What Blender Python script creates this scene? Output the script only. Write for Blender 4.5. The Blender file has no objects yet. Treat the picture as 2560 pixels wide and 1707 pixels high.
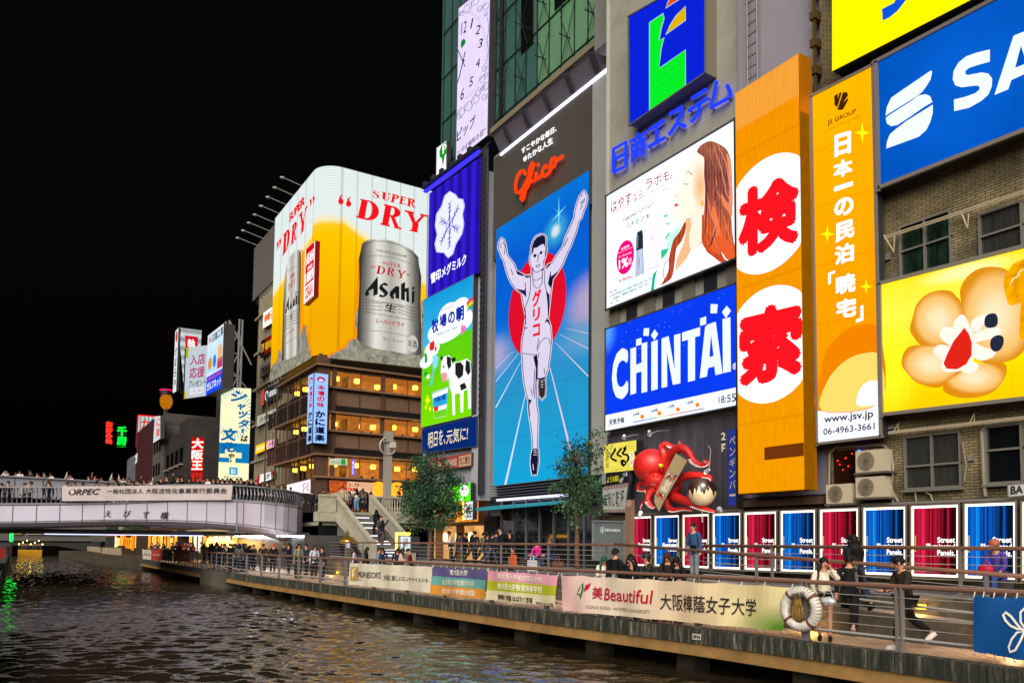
import bpy, bmesh, math, random
import numpy as np
from mathutils import Vector, Matrix
random.seed(7)
sc = bpy.context.scene
R = math.radians
# ------------------------------------------------------------------ camera
TH, PITCH, SROLL, FPX = R(31.9), R(3.8), .00934, 1990.0
EYE = Vector((0, 0, 1.86))
_r = Vector((math.cos(TH), -math.sin(TH), 0)); _f = Vector((math.sin(TH), math.cos(TH), 0)); _z = Vector((0, 0, 1))
FW = _f*math.cos(PITCH) + _z*math.sin(PITCH); _u = _z*math.cos(PITCH) - _f*math.sin(PITCH)
_c, _s = math.sqrt(1-SROLL**2), SROLL
RT = _r*_c + _u*_s; UP = _u*_c - _r*_s
cam = bpy.data.cameras.new('camera'); camo = bpy.data.objects.new('camera', cam); sc.collection.objects.link(camo)
m3 = Matrix((RT, UP, -FW)).transposed().to_4x4(); m3.translation = EYE; camo.matrix_world = m3
cam.sensor_width = 36; cam.lens = 36*FPX/2560; cam.shift_y = .1459; cam.clip_end = 3000; cam.clip_start = .1
sc.camera = camo
# ------------------------------------------------------------------ world, sun, exposure
w = bpy.data.worlds.new('World'); sc.world = w; w.use_nodes = True
_n = w.node_tree.nodes; _bg = _n['Background']; _sky = _n.new('ShaderNodeTexSky'); _sky.sky_type = 'NISHITA'
_sky.sun_disc = False; _sky.sun_elevation = R(-4); _sky.sun_rotation = R(225)
w.node_tree.links.new(_sky.outputs[0], _bg.inputs[0]); _bg.inputs[1].default_value = .1
_sl = bpy.data.lights.new('sun', 'SUN'); _so = bpy.data.objects.new('sun', _sl); sc.collection.objects.link(_so)
_sl.energy = 5.0; _sl.angle = R(60); _sl.color = (1, .94, .88)
_so.rotation_euler = Vector((.6, .58, -.56)).to_track_quat('-Z', 'Y').to_euler()
sc.view_settings.view_transform = 'Standard'; sc.view_settings.look = 'None'
sc.view_settings.exposure = .1; sc.view_settings.gamma = 1
try:
    sc.cycles.use_light_tree = True; sc.cycles.max_bounces = 6; sc.cycles.sample_clamp_indirect = 50
    sc.cycles.caustics_reflective = False; sc.cycles.caustics_refractive = False
except Exception: pass

# ------------------------------------------------------------------ pixel rays of the 2560 px wide photograph -> points on real planes
def ray(x, y): return FW + RT*((x-1280)/FPX) - UP*((y-1227)/FPX)
class Pl:
    def __init__(s, p, n): s.p = Vector(p); s.n = Vector(n).normalized()
    def hit(s, x, y, off=0):
        d = ray(x, y); return EYE + d*(((s.p + s.n*off - EYE).dot(s.n))/d.dot(s.n))
    def off(s, d): return Pl(s.p + s.n*d, s.n)
def PX(X, ang=0, Y0=20): a = R(ang); return Pl((X, Y0, 0), (-math.cos(a), math.sin(a), 0))
def PY(Y, ang=0, X0=22): a = R(ang); return Pl((X0, Y, 0), (math.sin(a), -math.cos(a), 0))
def PZ(z): return Pl((0, 0, z), (0, 0, 1))
def cv(ox, oy, k): return lambda *p: [(ox+k*p[i], oy+k*p[i+1]) for i in range(0, len(p), 2)]
A1 = cv(0, 750, .29787); A2 = cv(0, 1130, .34057); A3 = cv(560, 380, .36988); A4 = cv(560, 860, .35714)
A5 = cv(1000, 0, .35714); A6 = cv(1000, 450, .53589); A7 = cv(1480, 0, .35714); A8 = cv(1480, 440, .4209)
B1 = cv(1960, 0, .38265); B2 = cv(1960, 580, .44643); B3 = cv(1960, 1180, .33613); B4 = cv(1480, 1060, .2806)
B5 = cv(900, 1080, .30612); B6 = cv(500, 1180, .2551); B7 = cv(1350, 1380, .29762); B8 = cv(0, 1350, .57398)
D1 = cv(1230, 440, .25515); D2 = cv(1230, 820, .25515); D3 = cv(1640, 320, .25522); D4 = cv(1050, 680, .29358)
D5 = cv(1500, 480, .19139); D6 = cv(880, 580, .21689); D7 = cv(670, 600, .22951); D8 = cv(1500, 1080, .14456)
# ------------------------------------------------------------------ helpers: colours and materials
def lin(h):
    h = h.lstrip('#'); c = [int(h[i:i+2], 16)/255 for i in (0, 2, 4)]
    return tuple(x/12.92 if x <= .04045 else ((x+.055)/1.055)**2.4 for x in c)
MATS = {}
def _new(name):
    m = bpy.data.materials.new(name); m.use_nodes = True; nt = m.node_tree; nt.nodes.clear()
    out = nt.nodes.new('ShaderNodeOutputMaterial')
    def add(t, **k):
        n = nt.nodes.new('ShaderNode'+t)
        for a, b in k.items():
            if a.startswith('i_'):
                key = a[2:]; n.inputs[int(key) if key.isdigit() else key.replace('_', ' ')].default_value = b
            else: setattr(n, a, b)
        return n
    return m, nt, add, nt.links.new, out
def E(h, st=1.0, sample=False):
    """plain lit colour: lamps, letters and pictures on backlit signs"""
    k = ('E', h, st, sample)
    if k in MATS: return MATS[k]
    m, nt, add, L, out = _new('lit_'+h); e = add('Emission'); e.inputs[0].default_value = (*lin(h), 1); e.inputs[1].default_value = st
    L(e.outputs[0], out.inputs[0]); m.cycles.emission_sampling = 'AUTO' if sample else 'NONE'
    MATS[k] = m; return m
def D(h, rough=.6, metal=0.0, var=0.0, scale=3.0, bump=0.0, spec=.3, h2=None, stretch=None):
    """unlit surface; var / h2 add noise between two tones, bump adds relief"""
    k = ('D', h, rough, metal, var, scale, bump, spec, h2, stretch)
    if k in MATS: return MATS[k]
    m, nt, add, L, out = _new('paint_'+h); b = add('BsdfPrincipled'); L(b.outputs[0], out.inputs[0])
    c = lin(h); b.inputs['Base Color'].default_value = (*c, 1); b.inputs['Roughness'].default_value = rough
    b.inputs['Metallic'].default_value = metal; b.inputs['Specular IOR Level'].default_value = spec
    if var or bump or h2:
        tc = add('TexCoord'); mp = add('Mapping'); L(tc.outputs['Object'], mp.inputs[0])
        if stretch: mp.inputs['Scale'].default_value = stretch
        n = add('TexNoise', i_Scale=scale, i_Detail=6.0, i_Roughness=.65); L(mp.outputs[0], n.inputs['Vector'])
        if var or h2:
            r = add('ValToRGB'); r.color_ramp.elements[0].position = .32; r.color_ramp.elements[1].position = .68
            c2 = lin(h2) if h2 else tuple(min(1, x*(1+var)) for x in c); c1 = c if h2 else tuple(x*(1-var) for x in c)
            r.color_ramp.elements[0].color = (*c1, 1); r.color_ramp.elements[1].color = (*c2, 1)
            L(n.outputs[0], r.inputs[0]); L(r.outputs[0], b.inputs['Base Color'])
        if bump:
            bp = add('Bump', i_Strength=bump, i_Distance=.05); L(n.outputs[0], bp.inputs['Height']); L(bp.outputs[0], b.inputs['Normal'])
    MATS[k] = m; return m
def OC(kind, rough=.8):
    """cloth, hair or leather that takes the colour set on each object"""
    k = ('OC', kind, rough)
    if k in MATS: return MATS[k]
    m, nt, add, L, out = _new(kind); b = add('BsdfPrincipled'); L(b.outputs[0], out.inputs[0]); b.inputs['Roughness'].default_value = rough
    oi = add('ObjectInfo'); tc = add('TexCoord'); n = add('TexNoise', i_Scale=9.0, i_Detail=4.0); L(tc.outputs['Object'], n.inputs['Vector'])
    mr = add('MapRange', i_From_Min=.3, i_From_Max=.7, i_To_Min=.75, i_To_Max=1.2); L(n.outputs[0], mr.inputs[0])
    mx = add('VectorMath', operation='SCALE'); L(oi.outputs['Color'], mx.inputs[0]); L(mr.outputs[0], mx.inputs['Scale'])
    L(mx.outputs[0], b.inputs['Base Color']); b.inputs['Specular IOR Level'].default_value = .2
    n2 = add('TexNoise', i_Scale=22.0, i_Detail=3.0); L(tc.outputs['Object'], n2.inputs['Vector'])
    bp = add('Bump', i_Strength=.5, i_Distance=.03); L(n2.outputs[0], bp.inputs['Height']); L(bp.outputs[0], b.inputs['Normal'])
    MATS[k] = m; return m
def LED(h, st=1.0, nu=0, nv=0, amt=.25, blot=.08, ramp=None, sample=True, bs=3.0, slant=0.0, blobs=()):
    """self-lit face of signs, rooms and awnings, from its UV: fine lamp rows, faint blotches, an optional printed gradient ramp [(v, hex)]"""
    m, nt, add, L, out = _new('glow_face_'+h); e = add('Emission'); L(e.outputs[0], out.inputs[0])
    uv = add('UVMap'); sp = add('SeparateXYZ'); L(uv.outputs[0], sp.inputs[0])
    if ramp:
        r = add('ValToRGB'); el = r.color_ramp.elements
        while len(el) < len(ramp): el.new(.5)
        for q, (pos, hx) in zip(el, ramp): q.position = pos; q.color = (*lin(hx), 1)
        src = sp.outputs[1]
        if slant:
            a = add('Math', operation='MULTIPLY_ADD'); L(sp.outputs[0], a.inputs[0]); a.inputs[1].default_value = slant; L(sp.outputs[1], a.inputs[2]); src = a.outputs[0]
        L(src, r.inputs[0]); col = r.outputs[0]
    else:
        rg = add('RGB'); rg.outputs[0].default_value = (*lin(h), 1); col = rg.outputs[0]
    for bu, bv, ru, rv, hx, pw in blobs:            # soft printed patches: (u, v, radius u, radius v, colour, falloff)
        mp = add('Mapping', vector_type='TEXTURE'); mp.inputs['Location'].default_value = (bu, bv, 0); mp.inputs['Scale'].default_value = (ru, rv, 1); L(uv.outputs[0], mp.inputs[0])
        ln = add('VectorMath', operation='LENGTH'); L(mp.outputs[0], ln.inputs[0])
        q = add('MapRange', i_From_Min=1.0, i_From_Max=pw, i_To_Min=0.0, i_To_Max=1.0); q.interpolation_type = 'SMOOTHSTEP'; L(ln.outputs['Value'], q.inputs[0])
        mx = add('MixRGB'); L(q.outputs[0], mx.inputs[0]); L(col, mx.inputs[1]); mx.inputs[2].default_value = (*lin(hx), 1); col = mx.outputs[0]
    L(col, e.inputs[0])
    n = add('TexNoise', i_Scale=bs, i_Detail=2.0); L(uv.outputs[0], n.inputs['Vector'])
    mr = add('MapRange', i_From_Min=.3, i_From_Max=.7, i_To_Min=st*(1-blot), i_To_Max=st*(1+blot)); L(n.outputs[0], mr.inputs[0]); val = mr.outputs[0]
    for k, num in ((0, nu), (1, nv)):
        if not num: continue
        a = add('Math', operation='MULTIPLY', i_1=num*2*math.pi); L(sp.outputs[k], a.inputs[0])
        s = add('Math', operation='SINE'); L(a.outputs[0], s.inputs[0])
        q = add('MapRange', i_From_Min=-1.0, i_From_Max=1.0, i_To_Min=1-amt, i_To_Max=1.0); L(s.outputs[0], q.inputs[0])
        mu = add('Math', operation='MULTIPLY'); L(val, mu.inputs[0]); L(q.outputs[0], mu.inputs[1]); val = mu.outputs[0]
    if sample:                                       # joints between the sign's lamp boxes
        for k, num in ((0, 5), (1, 6)):
            a = add('Math', operation='MULTIPLY', i_1=float(num)); L(sp.outputs[k], a.inputs[0]); f = add('Math', operation='PINGPONG', i_1=.5); L(a.outputs[0], f.inputs[0])
            q = add('MapRange', i_From_Min=.0, i_From_Max=.03 if k else .022, i_To_Min=.86, i_To_Max=1.0); L(f.outputs[0], q.inputs[0]); mu = add('Math', operation='MULTIPLY'); L(val, mu.inputs[0]); L(q.outputs[0], mu.inputs[1]); val = mu.outputs[0]
    L(val, e.inputs[1]); m.cycles.emission_sampling = 'AUTO' if sample else 'NONE'
    return m
# ------------------------------------------------------------------ helpers: geometry
class MB:
    def __init__(s): s.v = []; s.f = []; s.m = []; s.uv = []
    def poly(s, pts, mi=0, uvs=None):
        b = len(s.v); s.v += [Vector(p) for p in pts]; s.f.append(list(range(b, b+len(pts)))); s.m.append(mi); s.uv.append(uvs)
    def box(s, a, b, mi=0, mat=None):
        x0, y0, z0 = a; x1, y1, z1 = b
        c = [Vector((x, y, z)) for z in (z0, z1) for y in (y0, y1) for x in (x0, x1)]
        if mat is not None: c = [mat @ p for p in c]
        for q in ((0, 2, 3, 1), (4, 5, 7, 6), (0, 1, 5, 4), (2, 6, 7, 3), (0, 4, 6, 2), (1, 3, 7, 5)): s.poly([c[i] for i in q], mi)
    def bar(s, p, q, wd, ht, mi=0):
        """box of width wd and height ht running from p to q"""
        p, q = Vector(p), Vector(q); d = (q-p); l = d.length
        if l < 1e-6: return
        d /= l; up = Vector((0, 0, 1)) if abs(d.z) < .95 else Vector((1, 0, 0)); sx = d.cross(up).normalized(); uz = sx.cross(d)
        M = Matrix((sx, d, uz)).transposed().to_4x4(); M.translation = p
        s.box((-wd/2, 0, -ht/2), (wd/2, l, ht/2), mi, M)
    def prism(s, pts, vec, mi=0, mi_side=None, uvs=None):
        pts = [Vector(p) for p in pts]; vec = Vector(vec); ms = mi if mi_side is None else mi_side
        s.poly(pts, mi, uvs); s.poly([p+vec for p in reversed(pts)], ms)
        for i in range(len(pts)):
            a, b = pts[i], pts[(i+1) % len(pts)]; s.poly([a, a+vec, b+vec, b], ms)
    def tube(s, pts, r, seg=6, mi=0, cap=True):
        pts = [Vector(p) for p in pts]; n = len(pts); rs = r if isinstance(r, (list, tuple)) else [r]*n; b = len(s.v); prev = None
        for i, p in enumerate(pts):
            d = (pts[min(i+1, n-1)]-pts[max(i-1, 0)])
            d = d.normalized() if d.length > 1e-9 else Vector((0, 0, 1))
            if prev is None: a = d.orthogonal().normalized()
            else: a = prev - d*prev.dot(d); a = a.normalized() if a.length > 1e-6 else d.orthogonal().normalized()
            prev = a; c = d.cross(a)
            for j in range(seg):
                t = 2*math.pi*j/seg; s.v.append(p + (a*math.cos(t)+c*math.sin(t))*rs[i])
        for i in range(n-1):
            for j in range(seg):
                s.f.append([b+i*seg+j, b+i*seg+(j+1) % seg, b+(i+1)*seg+(j+1) % seg, b+(i+1)*seg+j]); s.m.append(mi); s.uv.append(None)
        if cap:
            s.f.append([b+j for j in reversed(range(seg))]); s.m.append(mi); s.uv.append(None)
            s.f.append([b+(n-1)*seg+j for j in range(seg)]); s.m.append(mi); s.uv.append(None)
    def ball(s, c, r, seg=10, rings=7, mi=0, M=None):
        r = (r, r, r) if not isinstance(r, (list, tuple)) else r; b = len(s.v); c = Vector(c)
        for i in range(rings+1):
            ph = math.pi*i/rings
            for j in range(seg):
                t = 2*math.pi*j/seg; p = Vector((r[0]*math.sin(ph)*math.cos(t), r[1]*math.sin(ph)*math.sin(t), r[2]*math.cos(ph)))
                s.v.append(c + (M @ p if M else p))
        for i in range(rings):
            for j in range(seg):
                s.f.append([b+i*seg+j, b+(i+1)*seg+j, b+(i+1)*seg+(j+1) % seg, b+i*seg+(j+1) % seg]); s.m.append(mi); s.uv.append(None)
    def lathe(s, c, prof, seg=12, mi=0):
        """prof: [(radius, z)] about a vertical axis at c"""
        b = len(s.v); c = Vector(c)
        for r, z in prof:
            for j in range(seg):
                t = 2*math.pi*j/seg; s.v.append(c + Vector((r*math.cos(t), r*math.sin(t), z)))
        for i in range(len(prof)-1):
            for j in range(seg):
                s.f.append([b+i*seg+j, b+i*seg+(j+1) % seg, b+(i+1)*seg+(j+1) % seg, b+(i+1)*seg+j]); s.m.append(mi); s.uv.append(None)
    def build(s, name, mats, parent=None, smooth=False, world=True):
        me = bpy.data.meshes.new(name); me.from_pydata([tuple(p) for p in s.v], [], s.f)
        mats = mats if isinstance(mats, (list, tuple)) else [mats]
        for m in mats: me.materials.append(m)
        me.polygons.foreach_set('material_index', s.m)
        if smooth: me.polygons.foreach_set('use_smooth', [True]*len(s.f))
        ul = me.uv_layers.new(name='UVMap'); dat = []
        for f, uv in zip(s.f, s.uv):
            if uv: dat += [c for p in uv for c in p]; continue
            ps = [s.v[i] for i in f]; n = Vector((0, 0, 0))
            for i in range(len(ps)):
                a, b = ps[i], ps[(i+1) % len(ps)]; n += Vector(((a.y-b.y)*(a.z+b.z), (a.z-b.z)*(a.x+b.x), (a.x-b.x)*(a.y+b.y)))
            ax = max(range(3), key=lambda i: abs(n[i])); i, j = ((1, 2), (0, 2), (0, 1))[ax]
            for p in ps: dat += [p[i], p[j]]
        ul.data.foreach_set('uv', dat); me.update()
        o = bpy.data.objects.new(name, me); sc.collection.objects.link(o)
        if parent: par(o, parent)
        return o
def _split(mb):
    key = {}; par_ = list(range(len(mb.f)))
    def fd(i):
        while par_[i] != i: par_[i] = par_[par_[i]]; i = par_[i]
        return i
    for i, f in enumerate(mb.f):
        for v in f:
            p = mb.v[v]; k = (round(p.x, 3), round(p.y, 3), round(p.z, 3))
            if k in key: par_[fd(i)] = fd(key[k])
            else: key[k] = i
    G = {}
    for i in range(len(mb.f)): G.setdefault(fd(i), []).append(i)
    return list(G.values())
def parts(mb, name, mats, parent, smooth=False):
    """builds every loose piece of mb as a part of its own"""
    o = None
    for g in _split(mb):
        m = MB()
        for i in g: m.poly([mb.v[v] for v in mb.f[i]], mb.m[i], mb.uv[i])
        o = m.build(name, mats, parent, smooth)
    return o
def par(o, p):
    o.parent = p; M = Matrix.Translation(p.location)
    o.matrix_parent_inverse = M.inverted()
def tag(o, label=None, cat=None, group=None, kind=None):
    if label: o['label'] = label
    if cat: o['category'] = cat
    if group: o['group'] = group
    if kind: o['kind'] = kind
    return o
def thing(name, label, cat, loc=(0, 0, 0), group=None):
    o = bpy.data.objects.new(name, None); o.empty_display_size = .2; sc.collection.objects.link(o); o.location = loc
    return tag(o, label, cat, group)
def struct(name, mb, mats, **k): return tag(mb.build(name, mats, **k), kind='structure')
def copy_tree(root, loc, rotz=0, scale=1.0):
    def rec(o, p):
        c = o.copy(); sc.collection.objects.link(c)
        if p: c.parent = p
        for ch in list(o.children): rec(ch, c)
        return c
    r = rec(root, None); r.location = loc; r.rotation_euler = (0, 0, rotz); r.scale = (scale,)*3
    return r
# ------------------------------------------------------------------ helpers: lettering and pictures on a plane
def homog(q):
    A = []; bb = []
    for (u, v), (x, y) in zip(((0, 1), (1, 1), (1, 0), (0, 0)), q):      # TL TR BR BL, v upward
        A += [[u, v, 1, 0, 0, 0, -u*x, -v*x], [0, 0, 0, u, v, 1, -u*y, -v*y]]; bb += [x, y]
    h = np.append(np.linalg.solve(np.array(A, float), np.array(bb, float)), 1).reshape(3, 3); return h
def happ(h, u, v):
    p = h @ np.array([u, v, 1.0]); return (p[0]/p[2], p[1]/p[2])
_TX = {}
def text_mesh(body, bold=0.0, shear=0.0):
    k = (body, bold, shear)
    if k in _TX: return _TX[k]
    c = bpy.data.curves.new('lettering', 'FONT'); c.body = body; c.shear = shear; c.resolution_u = 3
    o = bpy.data.objects.new('lettering', c); sc.collection.objects.link(o); bpy.context.view_layer.update()
    me = bpy.data.meshes.new_from_object(o.evaluated_get(bpy.context.evaluated_depsgraph_get()))
    sc.collection.objects.unlink(o); bpy.data.objects.remove(o)
    vs = [(v.co.x, v.co.y) for v in me.vertices]; fs = [list(p.vertices) for p in me.polygons]; bpy.data.meshes.remove(me); bpy.data.curves.remove(c)
    if bold:
        n = 8; V = []; F = []
        for j in range(n):
            t = 2*math.pi*j/n; b = len(V); V += [(x+bold*math.cos(t), y+bold*math.sin(t), j) for x, y in vs]; F += [[b+i for i in f] for f in fs]
    else: V = [(x, y, 0) for x, y in vs]; F = fs
    if not V: _TX[k] = ([], []); return _TX[k]
    x0, x1 = min(p[0] for p in V), max(p[0] for p in V); y0, y1 = min(p[1] for p in V), max(p[1] for p in V)
    V = [((x-x0)/max(1e-6, x1-x0), (y-y0)/max(1e-6, y1-y0), j) for x, y, j in V]
    _TX[k] = (V, F); return _TX[k]
def lerp(a, b, t): return (a[0]+(b[0]-a[0])*t, a[1]+(b[1]-a[1])*t)
def sub(q, u0, u1, v0, v1):
    """part of a pixel quad; u from left, v from top, 0..1"""
    h = homog(q); return [happ(h, u0, 1-v0), happ(h, u1, 1-v0), happ(h, u1, 1-v1), happ(h, u0, 1-v1)]
class Art:
    """flat picture or letter pieces laid a few millimetres proud of a plane; positions in photograph pixels, hit on the plane"""
    def __init__(s, plane, step=.006, base=.01): s.pl = plane; s.mb = MB(); s.mats = []; s.step = step; s.base = base; s.k = 0
    def mi(s, m):
        if m not in s.mats: s.mats.append(m)
        return s.mats.index(m)
    def P(s, x, y, ly): return s.pl.hit(x, y, s.base + s.step*ly)
    def fill(s, pts, m, ly=0, uvq=None):
        uvs = None
        if uvq is not None:
            hi = np.linalg.inv(homog(uvq)); uvs = [happ(hi, *p) for p in pts]
        s.mb.poly([s.P(x, y, ly) for x, y in pts], s.mi(m), uvs); return s
    def blob(s, pts, m, ly=0, uvq=None, k=4):
        n = len(pts); o = []
        for i in range(n):
            p0, p1, p2, p3 = (pts[(i+j-1) % n] for j in range(4))
            for t in [q/k for q in range(k)]: o.append(tuple(.5*(2*p1[c]+(p2[c]-p0[c])*t+(2*p0[c]-5*p1[c]+4*p2[c]-p3[c])*t*t+(3*p1[c]-p0[c]-3*p2[c]+p3[c])*t**3) for c in (0, 1)))
        return s.fill(o, m, ly, uvq)
    def line(s, pts, wd, m, ly=0, closed=False):
        pts = list(pts) + ([pts[0]] if closed else []); L = []; Rr = []
        for i, p in enumerate(pts):
            if closed and i in (0, len(pts)-1): a, b = pts[-2], pts[1]
            else: a, b = pts[max(i-1, 0)], pts[min(i+1, len(pts)-1)]
            dx, dy = b[0]-a[0], b[1]-a[1]; l = math.hypot(dx, dy) or 1; w2 = (wd[min(i, len(wd)-1)] if isinstance(wd, (list, tuple)) else wd)/2
            L.append((p[0]-dy/l*w2, p[1]+dx/l*w2)); Rr.append((p[0]+dy/l*w2, p[1]-dx/l*w2))
        for i in range(len(pts)-1): s.fill([L[i], L[i+1], Rr[i+1], Rr[i]], m, ly)
        return s
    def text(s, body, q, m, ly=0, bold=0.0, shear=0.0):
        V, F = text_mesh(body, bold, shear); h = homog(q); k = s.mi(m); b = len(s.mb.v)
        for u, v, j in V:
            x, y = happ(h, u, v); s.mb.v.append(s.pl.hit(x, y, s.base + s.step*(ly + .09*j)))
        for f in F: s.mb.f.append([b+i for i in f]); s.mb.m.append(k); s.mb.uv.append(None)
        return s
    def vtext(s, chars, q, m, ly=0, bold=0.0, gap=.12, ws=None):
        n = len(chars); ws = ws or [1]*n; t = sum(ws); a = 0
        for c, wgt in zip(chars, ws):
            v0 = a/t; v1 = (a+wgt)/t; a += wgt; g = gap*(v1-v0)/2
            u0, u1 = (0, 1)
            if c in 'ー一': c0 = c; v0, v1 = v0+.38*(v1-v0), v1-.42*(v1-v0); g = 0
            if c != ' ': s.text(c, sub(q, u0, u1, v0+g, v1-g), m, ly, bold)
        return s
    def ell(s, q, cu, cv_, ru, rv, m, ly=0, n=32, a0=0, a1=360, uvq=None):
        h = homog(q); pts = [happ(h, cu+ru*math.cos(R(a0+(a1-a0)*i/n)), 1-cv_+rv*math.sin(R(a0+(a1-a0)*i/n))) for i in range(n if a1-a0 >= 360 else n+1)]
        return s.fill(pts, m, ly, uvq)
    def done(s, name, parent): return s.mb.build(name, s.mats, parent)
class Sign:
    def __init__(s, name, label, cat, q, plane, face, depth=.35, frame=0, fmat=None, group=None, housing=None, fdep=.06):
        s.q = q; s.pl = plane; P = [plane.hit(*p) for p in q]; s.P = P
        bl = (P[2]+P[3])/2; s.root = thing(name, label, cat, tuple(bl), group)
        mb = MB(); mb.poly([P[3], P[2], P[1], P[0]], 0, [(0, 0), (1, 0), (1, 1), (0, 1)]); s.panel = mb.build('panel', face, s.root)
        hm = housing or D('#3a3a3c', .5, .3)
        if depth:
            mb = MB(); n = plane.n; b = [p-n*.006 for p in P]; mb.prism(b, -n*depth); mb.build('housing', hm, s.root)
        if frame:
            mb = MB(); c = sum(P, Vector())/4; n = plane.n
            for i in range(4):
                a, b = P[i], P[(i+1) % 4]; d = (b-a).normalized(); mb.bar(a-d*frame+n*fdep*.3, b+d*frame*.0+n*fdep*.3, frame if abs(d.z) > .5 else frame, frame)
            mb.build('frame', fmat or D('#8a8478', .45, .5), s.root)
    def art(s, **k): return Art(s.pl, **k)
    def at(s, *a): return sub(s.q, *a)
# ------------------------------------------------------------------ SETTING: water, ground, quay, ramp, terrace
WZ = -.95
def water_mat():
    m, nt, add, L, out = _new('canal_water'); b = add('BsdfPrincipled'); L(b.outputs[0], out.inputs[0])
    b.inputs['Base Color'].default_value = (.022, .017, .009, 1); b.inputs['Roughness'].default_value = .015; b.inputs['IOR'].default_value = 4.0
    b.inputs['Specular IOR Level'].default_value = .5
    tc = add('TexCoord'); hs = []
    for sx, sy, sc_, wgt, rot in ((1.0, 1.5, 2.6, 1.0, 32), (1.0, 1.6, 6.0, .5, 45), (1.0, 1.4, 12, .2, 15)):
        mp = add('Mapping'); mp.inputs['Scale'].default_value = (sx, sy, 1); mp.inputs['Rotation'].default_value = (0, 0, R(rot)); L(tc.outputs['Object'], mp.inputs[0])
        n = add('TexNoise', i_Scale=sc_, i_Detail=2.0, i_Roughness=.5, i_Distortion=.6); L(mp.outputs[0], n.inputs['Vector'])
        q = add('Math', operation='MULTIPLY', i_1=wgt); L(n.outputs[0], q.inputs[0]); hs.append(q.outputs[0])
    a = add('Math', operation='ADD'); L(hs[0], a.inputs[0]); L(hs[1], a.inputs[1]); a2 = add('Math', operation='ADD'); L(a.outputs[0], a2.inputs[0]); L(hs[2], a2.inputs[1])
    bp = add('Bump', i_Strength=1.0, i_Distance=.015); L(a2.outputs[0], bp.inputs['Height']); L(bp.outputs[0], b.inputs['Normal'])
    return m
def water():
    """rippled water surface: a real height field of many crossing waves, coarser far away"""
    rg = np.random.default_rng(5); xs = np.concatenate([np.linspace(-3, -.4, 6), np.linspace(-.3, 14, 270), np.linspace(14.2, 16, 6)]); ys = [-8.0, -4, 0, 4, 6]
    while ys[-1] < 420: ys.append(ys[-1]+max(.05, (ys[-1]-19)*.0058))
    ys = np.array(ys); X, Y = np.meshgrid(xs, ys); Z = np.zeros_like(X); sl = 0.0
    W = []
    for i in range(60):
        lam = .23*(5.5**rg.random()); th = math.radians(58)+rg.normal(0, .55); W.append((lam**1.1, 2*np.pi/lam, th, rg.random()*6.28)); sl += (lam**1.1*2*np.pi/lam)**2/2
    gain = .21/math.sqrt(sl)
    for a, k, th, ph in W:
        fade = np.clip(1.6-Y*(k/2/np.pi)*.0, 0, 1); Z += a*gain*fade*np.sin(k*(X*math.cos(th)+Y*math.sin(th))+ph+.6*np.sin(X*.7+Y*.23+ph))
    Z *= .75+.35*np.sin(X*.31+1)*np.sin(Y*.13)
    Z[:, -8:] *= .3; Z *= np.clip((150-Y)/120, .15, 1)
    nx, ny = len(xs), len(ys); co = np.stack([X, Y, Z+WZ], -1).reshape(-1).astype(np.float32); me = bpy.data.meshes.new('canal_water'); me.vertices.add(nx*ny); me.vertices.foreach_set('co', co)
    i = (np.arange(ny-1)[:, None]*nx+np.arange(nx-1)[None, :]).reshape(-1); q = np.stack([i, i+1, i+nx+1, i+nx], -1).reshape(-1).astype(np.int32); n = len(i)
    me.loops.add(n*4); me.loops.foreach_set('vertex_index', q); me.polygons.add(n); me.polygons.foreach_set('loop_start', np.arange(n, dtype=np.int32)*4); me.polygons.foreach_set('loop_total', np.full(n, 4, np.int32)); me.polygons.foreach_set('use_smooth', np.ones(n, bool)); me.update(calc_edges=True); me.validate()
    me.materials.append(water_mat()); o = bpy.data.objects.new('canal_water', me); sc.collection.objects.link(o); tag(o, kind='structure')
water()
mb = MB(); mb.poly([(-1500, -1500, -2.6), (1500, -1500, -2.6), (1500, 1500, -2.6), (-1500, 1500, -2.6)]); struct('ground', mb, D('#2b2a28', .9, var=.3, scale=.3))

def brick_mat(name, c1, c2, mort, bw, bh, rough=.75, dirt=.35, squash=1.0, mortar=.012, bump=.4):
    m, nt, add, L, out = _new(name); b = add('BsdfPrincipled'); L(b.outputs[0], out.inputs[0]); b.inputs['Roughness'].default_value = rough
    uv = add('UVMap'); t = add('TexBrick', i_Scale=1.0, i_Mortar_Size=mortar, i_Brick_Width=bw, i_Row_Height=bh, i_Mortar_Smooth=.2, i_Bias=0.0)
    t.inputs['Color1'].default_value = (*lin(c1), 1); t.inputs['Color2'].default_value = (*lin(c2), 1); t.inputs['Mortar'].default_value = (*lin(mort), 1)
    L(uv.outputs[0], t.inputs['Vector']); n = add('TexNoise', i_Scale=.8, i_Detail=7.0, i_Roughness=.7); L(uv.outputs[0], n.inputs['Vector'])
    mr = add('MapRange', i_From_Min=.35, i_From_Max=.7, i_To_Min=1-dirt, i_To_Max=1.1); L(n.outputs[0], mr.inputs[0])
    mx = add('VectorMath', operation='SCALE'); L(t.outputs[0], mx.inputs[0]); L(mr.outputs[0], mx.inputs['Scale']); L(mx.outputs[0], b.inputs['Base Color'])
    bp = add('Bump', i_Strength=bump, i_Distance=.01, invert=True); L(t.outputs['Fac'], bp.inputs['Height']); L(bp.outputs[0], b.inputs['Normal'])
    return m
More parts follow.
